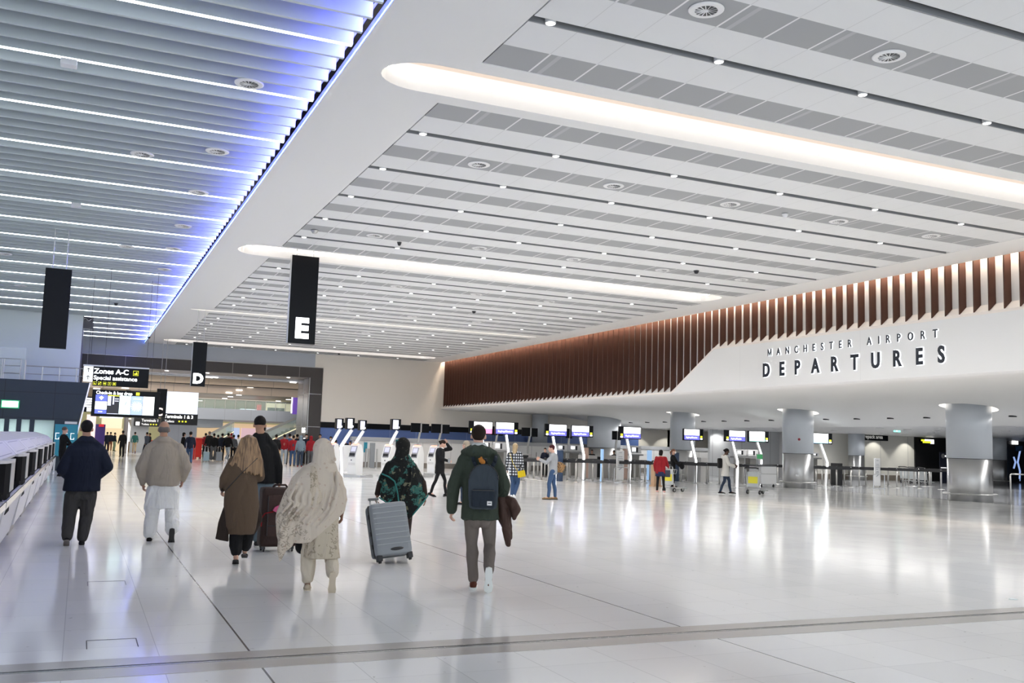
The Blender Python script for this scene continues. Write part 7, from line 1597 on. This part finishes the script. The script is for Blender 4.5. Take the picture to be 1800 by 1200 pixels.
drape(F, 'shawl_fold', rows_px(F, [[(683, 812, -.11), (695, 810, -.15), (706, 818, -.15)], [(676, 835, -.19), (689, 836, -.21), (703, 842, -.20)], [(670, 858, -.20), (684, 862, -.22), (700, 868, -.21)], [(667, 874, -.19), (681, 881, -.21), (694, 874, -.21)]]), green_mat('green_shawl_cloth'), thick=.014, fold=.008)
for pts in ([(672, 833, -.20), (684, 838, -.225), (694, 846, -.225), (698, 860, -.22), (701, 880, -.20)], [(752, 871, -.10), (742, 885, -.13), (730, 899, -.12), (720, 911, -.08)], [(668, 874, -.2), (681, 883, -.215), (688, 878, -.215)]):
    b = MB(); chain(b, [F.P(*p) for p in pts], [.012] * len(pts), 8); F.rm('teal_border', b, C_TEAL, vox=.007, sm=1)
b = MB(); chain(b, [F.P(722, 880, -.06), F.P(721, 897, -.06), F.P(719, 911, -.05)], [.06, .04, .012]); chain(b, [F.P(700, 868, -.1), F.P(701, 885, -.1), F.P(703, 893, -.08)], [.05, .04, .01]); F.rm('shawl_point', b, GS, vox=.009, fold=.008)
drape(F, 'shawl_fold', rows_px(F, [[(698, 862, -.17), (728, 858, -.19), (752, 866, -.10)], [(702, 880, -.17), (724, 880, -.18), (744, 884, -.12)], [(710, 896, -.14), (720, 896, -.15), (731, 898, -.12)], [(716, 910, -.09), (719, 912, -.09), (721, 911, -.08)]]), green_mat('green_shawl_cloth'), thick=.014, fold=.008, seed=9)
for q in 'LR': b = MB(); cap(b, F.J['elb' + q], .055, F.J['wri' + q] + V((0, 0, .03)), .045); F.rm('sleeve', b, cloth('dark_brown_print', (.035, .022, .018)), fold=.006)
# grey hard suitcase, leaning toward her hand
g = at(690, 989, z=0); t = empty('suitcase', (g.x, g.y, 0), 'pale grey ribbed hard-shell suitcase tilted on its wheels, pulled by the green shawl woman', 'suitcase')
az = -math.atan2(g.x, g.y); MS = Matrix.Translation((g.x, g.y, 0.055)) @ Matrix.Rotation(az, 4, 'Z') @ Matrix.Rotation(R_(-11), 4, 'Y') @ Matrix.Rotation(R_(-14), 4, 'X') @ Matrix.Rotation(R_(20), 4, 'Z')
M_SHELL = mat('grey_shell', (0.26, 0.28, 0.30), .35); M_SH2 = mat('grey_shell_dark', (0.12, .135, .15), .4)
def sb(nm, fn, m, par=t, vox=None, sm=True):
    b = MB(); fn(b); me = b.mesh() if vox is None else None
    if vox: me = remesh(b.b, vox, 6)
    me.transform(MS); return link_mesh(nm, me, m, par, sm)
sb('front_shell', lambda b: b.box(-.255, .255, -.15, .0, .03, .74, .06), M_SHELL, vox=.010); sb('back_shell', lambda b: b.box(-.255, .255, .01, .16, .03, .74, .06), M_SH2, vox=.010)
sb('zip_band', lambda b: b.box(-.250, .250, -.01, .02, .035, .735, .02), M_BIN, sm=False)
for k in range(8): sb('rib', lambda b: b.box(-.235, .235, -.158, -.14, .17 + k * .07, .185 + k * .07, .005), mat('grey_shell_rib', (0.34, 0.36, 0.385), .35), sm=False)
sb('bottom_handle', lambda b: b.ell((.03, -.148, .105), (.095, .02, .022)), M_BIN)
sb('telescopic_handle', lambda b: b.tube([(-.17, .10, .70), (-.17, .10, .83), (-.07, .10, .83), (-.07, .10, .70)], .012, 8), M_SATIN)
sb('handle_grip', lambda b: b.tube([(-.19, .10, .84), (-.05, .10, .84)], .018, 8), mat('grip_grey', (.2, .2, .2), .4))
for sx in (-1, 1): sb('wheel_housing', lambda b: b.box(sx * .21 - .035, sx * .21 + .035, -.13, -.04, -.03, .05, .01), M_BIN); sb('wheel', lambda b: b.cyl((sx * .21 - .015, -.09, -.022), (sx * .21 + .015, -.09, -.022), .034, n=16), M_BIN)
for z_ in (.15, .32, .55): sb('side_latch', lambda b: b.box(-.265, -.25, -.03, .03, z_, z_ + .06, .004), M_BIN)

# ---- people in the middle distance
def bag(nm, F, prims, m, label, cat='bag', vox=.012, fold=.004):
    b = MB(); prims(b); me = remesh(b.b, vox, 3); folds(me, fold, 1.5, 3); me.transform(F.M); o = link_mesh(nm, me, m, None, True); tag(o, label, cat); return o
# woman in black coat, hand at her head, walking right
F = Fig('woman in short black coat and black tights walking right, hand raised to her head', 772, 873, 1.72, face=-90, pose=dict(kneeL=(-.08, .16, .50), ankL=(-.08, .20, .10), kneeR=(.08, -.12, .50), ankR=(.08, -.26, .12), head=(0, .05, 1.60), elbL=(-.16, .30, 1.46), wriL=(-.10, .17, 1.62), elbR=(.22, .02, 1.16), wriR=(.16, .22, 1.10), pitchR=20), vox=.014, headpitch=-22)
F.body(SK['light'], (.4, .8), hdir=((0, -.05, .1), None)); F.hair(M_HBR, 'bun'); F.trousers(C_BLACK, hip=.12, thigh=.075, knee=.052, cuff=.045, fold=.002, name='tights'); F.shoes(C_BLACK, SOLE_D)
for q in 'LR': b = MB(); fw, up = F.footaxes(q); a = F.J['ank' + q]; b.cyl(a - up * .05 - fw * .05, a - up * .10 - fw * .055, .018, .014, 8); F.put('boot_heel', b.mesh(), C_BLACK)
F.top(C_BLACK, hem=.70, chest=.165, waist=.15, hemr=.20, dep=.145, sl=(.068, .058, .045), name='coat'); b = MB(); loft(b, [(F.J['neck'].z - .04, 0, 0, .085, .085), (F.J['neck'].z + .035, 0, .01, .07, .07)]); F.rm('white_collar', b, C_WHITEC)
bag('papers', F, lambda b: b.box(.10, .22, .22, .30, 1.02, 1.16, .005), C_GREY, 'crumpled grey papers in the hand of the woman in black', 'papers')
# blonde woman, checked shirt
def plaid():
    m = mat('black_white_check', (.6, .6, .6), .85); k = NT(m); x, y, z = k.xyz(); u = k.math('ADD', x, k.math('MULTIPLY', y, .9))
    a = k.math('GREATER_THAN', k.math('MODULO', k.math('ADD', u, 50), .085), .0425); c = k.math('GREATER_THAN', k.math('MODULO', k.math('ADD', z, 50), .085), .0425)
    s_ = k.math('MULTIPLY', k.math('ADD', a, c), .5); cr = k.mix(k.math('MULTIPLY', a, c), (0.06, 0.065, 0.08), (0.70, 0.72, 0.75)); either = k.math('MAXIMUM', a, c); k.l(k.mix(either, (0.01, .01, .014), cr), k.b.inputs['Base Color']); return m
F = Fig('blonde woman seen from behind in black and white checked shirt and blue jeans', 903, 875, 1.66, face=-12, pose=dict(kneeL=(-.06, .10, .50), ankL=(-.07, .0, .085), kneeR=(.09, .16, .50), ankR=(.02, -.05, .085)), vox=.013)
F.body(SK['light'], (.5, .6)); F.hair(M_HYEL, 'long'); F.trousers(C_JEAN, hip=.15, thigh=.10, knee=.07, cuff=.052, fold=.005); F.shoes(C_WHITEC, SOLE_W); F.top(plaid(), hem=.70, chest=.17, waist=.165, hemr=.18, dep=.13, sl=(.075, .065, .05), name='checked_shirt', fold=.01)
YB = cloth('yellow_leather', (.62, .45, .01), .5)
o = bag('shoulder_bag', F, lambda b: b.obox((.23, -.06, .74), (.24, .08, .20), (0, R_(-14), 0), .02), YB, 'bright yellow shoulder bag of the blonde woman in the checked shirt', vox=.01)
b = MB(); b.tube([(.14, -.12, .80), (-.02, -.155, 1.05), (-.14, -.13, 1.36)], .007, 6); b.tube([(.15, -.105, .80), (.24, -.115, .775), (.33, -.105, .82)], .004, 6); me = b.mesh(); me.transform(F.M); link_mesh('bag_strap', me, YB, o)
# woman taking a picture with her phone
F = Fig('woman in grey jumper and jeans holding up a phone to the left, plum short hair', 970, 878, 1.66, face=88, pose=dict(kneeL=(-.09, .10, .50), ankL=(-.09, .11, .085), kneeR=(.09, -.05, .50), ankR=(.09, -.10, .085), elbL=(-.18, .20, 1.16), wriL=(-.10, .42, 1.26), elbR=(.18, .20, 1.16), wriR=(.08, .42, 1.28), head=(0, .05, 1.625)), vox=.013, headpitch=-6)
F.body(SK['light'], (.8, .8)); F.hair(M_HRED, 'short'); F.trousers(C_JEAN, hip=.15, thigh=.095, knee=.066, cuff=.052, fold=.004); F.shoes(cloth('tan_suede', (.24, .15, .07)), SOLE_D); F.top(C_GREY, hem=.80, chest=.17, waist=.16, hemr=.17, dep=.14, sl=(.07, .055, .04), name='jumper', fold=.008)
bag('mobile_phone', F, lambda b: b.box(-.04, .04, .50, .515, 1.28, 1.42, .004), M_BLACK, 'phone held up by the woman in the grey jumper', 'phone', vox=.006, fold=0)
def leopard():
    m = mat('leopard_print', (.25, .14, .06), .8); k = NT(m); vo = k.n('ShaderNodeTexVoronoi'); vo.inputs['Scale'].default_value = 26; k.l(k.tc.outputs['Object'], vo.inputs['Vector']); k.l(k.mix(k.math('LESS_THAN', k.math('ADD', vo.outputs['Distance'], k.math('MULTIPLY', k.noise(40), .3)), .52), (.30, .17, .07), (.02, .012, .01)), k.b.inputs['Base Color']); return m
bag('shoulder_bag', F, lambda b: [b.ell((.17, -.20, .98), (.10, .16, .17)), b.obox((.17, -.22, .98), (.14, .28, .26), (R_(22), 0, 0), .03)], leopard(), 'leopard print bag carried by the woman taking a picture')
# woman in the red hooded jacket
F = Fig('woman seen from behind in red hooded jacket, black leggings and pale pink trainers', 1161, 866, 1.60, face=-14, pose=dict(kneeL=(-.12, .0, .50), ankL=(-.15, .02, .085), kneeR=(.12, .0, .50), ankR=(.15, .0, .085), elbR=(.24, .10, 1.14), wriR=(.25, .30, 1.06)), vox=.014, headyaw=-10)
F.body(SK['brown'], (.6, .9)); F.hair(M_HBLK, 'bob'); F.trousers(C_BLACK, hip=.15, thigh=.085, knee=.058, cuff=.045, fold=.003, name='leggings'); F.shoes(cloth('pink_trainers', (.62, .36, .33)), SOLE_W)
F.top(C_RED, hem=.78, chest=.20, waist=.20, hemr=.215, dep=.15, sl=(.085, .072, .05), name='hooded_jacket', fold=.01, extra=lambda b: b.ell(F.J['neck'] + V((0, -.09, -.06)), (.15, .09, .08)))
b = MB(); b.ell(F.J['neck'] + V((0, -.03, .0)), (.115, .09, .045)); F.rm('fur_trim', b, cloth('fur_beige', (.55, .42, .35)), fold=.006); b = MB(); loft(b, [(.62, 0, -.01, .20, .14), (.80, 0, -.01, .19, .14)]); F.rm('tunic', b, shawl_mat('dark_floral', (.02, .03, .08), (.3, .05, .05), (.1, .1, .2), 20), fold=.01)
bag('shoulder_bag', F, lambda b: b.box(.17, .36, -.06, .06, .60, .86, .02), cloth('bag_slate', (.05, .055, .08)), 'slate grey bag beside the woman in the red jacket')
# masked woman behind the trolley
F = Fig('woman in black coat wearing a white face mask, beside the red-jacketed woman', 1183, 857, 1.66, face=-100, vox=.014, pose=dict(elbL=(-.2, .15, 1.14), wriL=(-.15, .30, 1.05), elbR=(.2, .15, 1.14), wriR=(.15, .30, 1.05)))
F.body(SK['light'], (.8, .8)); F.hair(mat('hair_auburn', (.16, .06, .03), .5, bump=(90, .5)), 'pony'); F.trousers(C_BLACK); F.shoes(C_BLACK, SOLE_D); F.top(C_BLACK, hem=.80, name='coat'); b = MB(); b.ell(F.hb((0, .075, -.045)), (.058, .04, .05)); F.rm('face_mask', b, C_WHITEC, vox=.01)
bag('dark_coat_bundle', F, lambda b: [b.ell((0, .30, 1.02), (.22, .14, .12)), b.ell((0, .38, .92), (.16, .1, .12))], C_BLACK, 'black bundled coat carried over the trolley handle', 'coat', fold=.015)
# woman in the white parka
F = Fig('woman in white parka, dark jeans and blue face mask, gesturing toward the trolley', 1275, 868, 1.74, face=-80, pose=dict(kneeL=(-.08, .16, .51), ankL=(-.08, .22, .085), kneeR=(.10, -.05, .51), ankR=(.10, -.22, .085), elbL=(-.24, .12, 1.14), wriL=(-.24, .36, 1.10), elbR=(.24, .08, 1.14), wriR=(.20, .30, 1.06), head=(0, .05, 1.62)), vox=.013, headpitch=-12)
F.body(SK['dark'], (.3, .8)); F.hair(M_HBLK, 'bun'); F.trousers(C_DJEAN, hip=.14, thigh=.088, knee=.06, cuff=.048, fold=.003, name='jeans'); F.shoes(C_BLACK, SOLE_W); F.top(C_PARKAW, hem=.68, chest=.175, waist=.175, hemr=.20, dep=.15, sl=(.08, .068, .055), name='parka', fold=.01, extra=lambda b: b.ell(F.J['neck'] + V((0, -.08, -.05)), (.13, .09, .08)))
b = MB(); b.ell(F.J['neck'] + V((0, -.03, .0)), (.12, .10, .045)); F.rm('fur_trim', b, cloth('fur_brown', (.30, .22, .16)), fold=.006); b = MB(); b.ell(F.hb((0, .078, -.045)), (.058, .038, .05)); F.rm('face_mask', b, cloth('mask_blue', (.45, .55, .62)), vox=.01)
b = MB(); loft(b, [(.80, 0, .10, .05, .045), (1.2, 0, .12, .06, .045), (1.42, 0, .07, .06, .06)]); F.rm('dark_shirt', b, C_BLACK)
bag('backpack', F, lambda b: b.box(-.14, .14, -.30, -.14, .98, 1.36, .05), C_BLACK, 'black backpack worn by the woman in the white parka', 'backpack')
# man in the black coat beyond the bag drop machines
F = Fig('man in black coat turned right, standing beyond the bag drop row at the far left', 110, 0, 1.76, y=38.3, face=-70, vox=.014, headyaw=10, pose=dict(elbL=(-.2, .18, 1.14), wriL=(-.08, .32, 1.10), elbR=(.2, .18, 1.14), wriR=(.10, .34, 1.12)))
F.body(SK['light'], (.7, .7)); F.hair(mat('hair_mouse', (.12, .08, .06), .55, bump=(90, .5)), 'fade'); F.trousers(C_BLACK); F.shoes(C_BLACK, SOLE_D); F.top(C_BLACK, hem=.70, name='coat', chest=.19, waist=.18)
# woman with grey-blonde hair behind the green parka man
F = Fig('fair-haired woman in maroon jacket, almost hidden behind the man with the backpack', 819, 0, 1.68, y=24, face=60, vox=.014)
F.body(SK['light'], (.6, .6)); F.hair(mat('hair_ash', (.33, .27, .20), .5, bump=(90, .5)), 'bob'); F.trousers(C_DJEAN); F.shoes(C_BLACK, SOLE_D); F.top(C_MAROON, name='jacket', chest=.18)
# ---- crowd, built smaller, each with body, clothes and hair
def crowd(label, px, head_y, foot=None, y=None, face=0, skin_='tan', hair=M_HBLK, hk='short', topm=C_BLACK, trm=C_BLACK, shm=C_BLACK, pose=None, hem=.86, mask=None, hood=False, H=None, vox=.026, emblem=None, seat=0.0, **kw):
    if y is None: g = at(px, foot, z=0); y = g.y
    top = at(px, head_y, y=y).z
    Hh = H or min(max(top, 1.5), 1.95)
    F = Fig(label, px, foot or 800, Hh, y=y, face=face, vox=vox, pose=pose)
    F.body(SK[skin_], (.5, .5), face=False)
    if hood: b = MB(); b.ell(F.hb((0, -.02, .03)), (.105, .115, .115)); cap(b, F.hb((0, -.03, -.03)), .10, F.J['neck'], .11); F.rm('hood', b, topm)
    elif hair is not None: F.hair(hair, hk, 0)
    F.trousers(trm, fold=.008, cuff=kw.get('cuff', .062), thigh=kw.get('thigh', .092)); F.shoes(shm); F.top(topm, hem=hem, fold=.008, name=kw.get('tn', 'jacket'), chest=kw.get('chest', .16), waist=.165, hemr=.175, sl=(.060, .052, .043))
    if mask: b = MB(); b.ell(F.hb((0, .072, -.045)), (.06, .04, .055)); F.rm('face_mask', b, mask)
    if emblem: b = MB(); b.ell((0, -.135, 1.20 * F.k), (.055, .012, .085), n=14); F.put('back_emblem', b.mesh(), emblem)
    return F
C_BEIGEF = cloth('beige_cotton', (.50, .40, .27)); C_TEALC = cloth('teal_jacket_cloth', (.03, .14, .13)); C_GREYT = cloth('mid_grey_cloth', (.11, .115, .12)); C_LBLUE = cloth('pale_jeans', (.38, .43, .47)); C_BLUE = cloth('denim_jacket', (.06, .12, .22)); C_MASK = cloth('mask_blue', (.45, .55, .62))
crowd('figure dressed all in black standing under the display board', 213.5, 756.5, foot=803, face=20, skin_='brown', hem=.70)
crowd('woman in teal jacket and beige trousers walking beyond the portal', 235, 759, y=84, skin_='tan', topm=C_TEALC, trm=C_BEIGEF, shm=C_MAROON, pose=WALKA)
crowd('figure in dark top and beige trousers beyond the teal-jacketed woman', 241, 759, y=92, topm=C_BLACK, trm=C_BEIGEF, pose=WALKB)
crowd('man in grey-blue jacket walking beyond the portal, left of the balding man', 256, 759.5, y=76, topm=cloth('steel_blue_cloth', (.10, .12, .16)), trm=C_NAVY, pose=WALKA, face=40)
crowd('dark-haired figure in black right of the grey-blue jacket beyond the portal', 261, 761, y=80, topm=C_BLACK, face=90)
crowd('figure in dark clothes left of the black-clad one, under the display board', 186, 759, y=88, topm=C_NAVY, trm=C_NAVY)
crowd('figure in brown and navy beside the trolley far beyond the display board', 192, 759, y=92, topm=C_NAVY, trm=cloth('rust_cloth', (.18, .06, .03)))
crowd('figure in dark top and pale green bag far beyond the display board', 199.5, 760, y=93, topm=C_NAVY, trm=cloth('sage_cloth', (.25, .35, .25)), face=-60)
crowd('man in navy jumper and jeans walking, right of the balding man', 333, 758.5, foot=818, topm=C_NAVY, trm=C_JEAN, pose=WALKA, hem=.84)
crowd('woman in black turned right, left of the man in the navy jumper', 321, 760, y=62, topm=C_BLACK, face=-70, skin_='light', hk='bob')
# left part of the queue
crowd('man in black hooded top with white print, left end of the queue', 366, 758, y=69, topm=C_BLACK, trm=C_BLACK, skin_='tan', hair=M_HGREY, chest=.20, face=20)
crowd('figure in black top and wide grey trousers near the left end of the queue', 374.5, 761.5, y=66, topm=C_BLACK, trm=C_GREYT, shm=C_WHITEC, cuff=.10, thigh=.11)
crowd('figure in long black coat right of the wide grey trousers in the queue', 381.5, 764, y=70.5, topm=C_BLACK, trm=C_BLACK, hem=.5)
crowd('man in navy and black with backpack straps, middle of the left queue', 389, 761.5, y=66.5, topm=C_NAVY, trm=C_BLACK, face=-20)
crowd('person in black and white striped top and pale jeans in the left queue', 399.5, 761, y=64, topm=C_BLACK, trm=C_LBLUE, shm=C_WHITEC, pose=WALKA, face=-30)
crowd('person in grey scarf and dark coat just left of the long honey hair', 409, 764, y=67, topm=C_GREYT, trm=C_BLACK)
crowd('person in white and red top just above the shoulder of the long-haired woman', 417, 764, y=69.5, topm=C_WHITEC, trm=C_BLACK)
crowd('far queue member in a red cap behind the black-clad group', 404.5, 761, y=74, topm=C_RED, trm=C_BLACK, hair=C_RED)
crowd('far queue member in a bright red top behind the grey-haired man', 359.5, 761, y=73, topm=C_RED, trm=C_BLACK)
# right part of the queue
crowd('man in black jacket, leftmost of the queue right of the tall man', 484, 763.5, y=57, topm=C_BLACK, face=10)
crowd('youth in red and white varsity vest and white jeans in the queue', 498.5, 763, y=58, topm=C_RED, trm=C_LBLUE, shm=C_WHITEC, emblem=cloth('emblem_brown', (.35, .12, .10)))
crowd('youth in blue denim jacket between the two red jackets of the queue', 507.5, 762, y=59.8, topm=C_BLUE, trm=C_GREYT)
crowd('youth in red jacket with large dark emblem on the back in the queue', 514.5, 765, y=56.5, topm=C_RED, trm=C_JEAN, emblem=cloth('emblem_dark', (.05, .06, .09)))
crowd('youth in dark top half hidden behind the red emblem jacket', 521, 763, y=63, topm=C_NAVY)
crowd('youth in hooded grey denim jacket in the middle of the queue', 527.5, 765.5, y=55.3, topm=C_LDEN, trm=C_DJEAN, hood=True, shm=C_RED)
crowd('man in navy wearing a pale blue face mask in the queue', 537, 762.5, y=59, face=175, topm=C_NAVY, mask=C_MASK)
crowd('youth in red hooded top, right of the grey denim jacket', 545.5, 766, y=57, topm=C_RED, trm=C_GREYT, hood=True, chest=.20)
crowd('man in dark clothes facing the camera against the blue band', 561, 763, y=59.5, face=170, skin_='tan')
crowd('masked man facing the camera, left of the first leaning mast', 580, 767, y=57, face=175, mask=C_MASK, topm=C_GREYT)
crowd('figure in black jacket just right of the cream headscarf', 589, 771, foot=829, topm=C_BLACK, trm=C_NAVY, H=1.6)
crowd('person in dark clothes beside the tallest leaning mast', 606, 768.5, y=54, face=160, H=1.68)
crowd('person with a red headscarf behind the full white kiosk', 624, 770, y=55, face=175, topm=C_BLACK, hair=C_RED, hk='bob', H=1.62)
crowd('person in grey behind the white desk, left of the full kiosk', 614.5, 772, y=53.2, face=150, topm=C_GREYT, H=1.55)
# clerks behind the desks
crowd('clerk in dark suit standing behind a desk, left of the raised phone', 958, 784, y=45.5, face=175, topm=C_NAVY, H=1.52, skin_='light', hair=M_HBR)
crowd('clerk in black behind the desk beside the salmon notice panel', 1040.5, 787.5, y=47.8, face=170, topm=C_BLACK, H=1.5, skin_='light', hair=M_HBR)
crowd('clerk in dark patterned top left of the white standing notice', 1079, 788.5, y=48, face=150, topm=C_NAVY, H=1.5, skin_='tan')
# small pale blue case in the queue
for px, lab in ((361, 'pale blue upright suitcase at the left end of the queue'), (383.5, 'grey upright suitcase standing in the left queue')):
    g = at(px, 811, z=0); t = empty('cabin_suitcase', (g.x, g.y - .4, 0), lab, 'suitcase'); x, y = g.x, g.y - .4
    b = MB(); b.box(x - .18, x + .18, y, y + .22, .05, .62, .03); b.build('case_body', mat('case_blue', (.35, .48, .55), .4) if px < 370 else mat('case_grey', (.3, .33, .35), .4), t); b = MB(); b.tube([(x - .08, y + .2, .62), (x - .08, y + .2, .95), (x + .08, y + .2, .95), (x + .08, y + .2, .62)], .01, 6); b.build('pull_handle', M_SATIN, t)
    for sx in (-1, 1): b = MB(); b.cyl((x + sx * .14 - .01, y + .1, .03), (x + sx * .14 + .01, y + .1, .03), .03, n=10); b.build('wheel', M_BIN, t)
bpy.data.scenes.remove(TS)
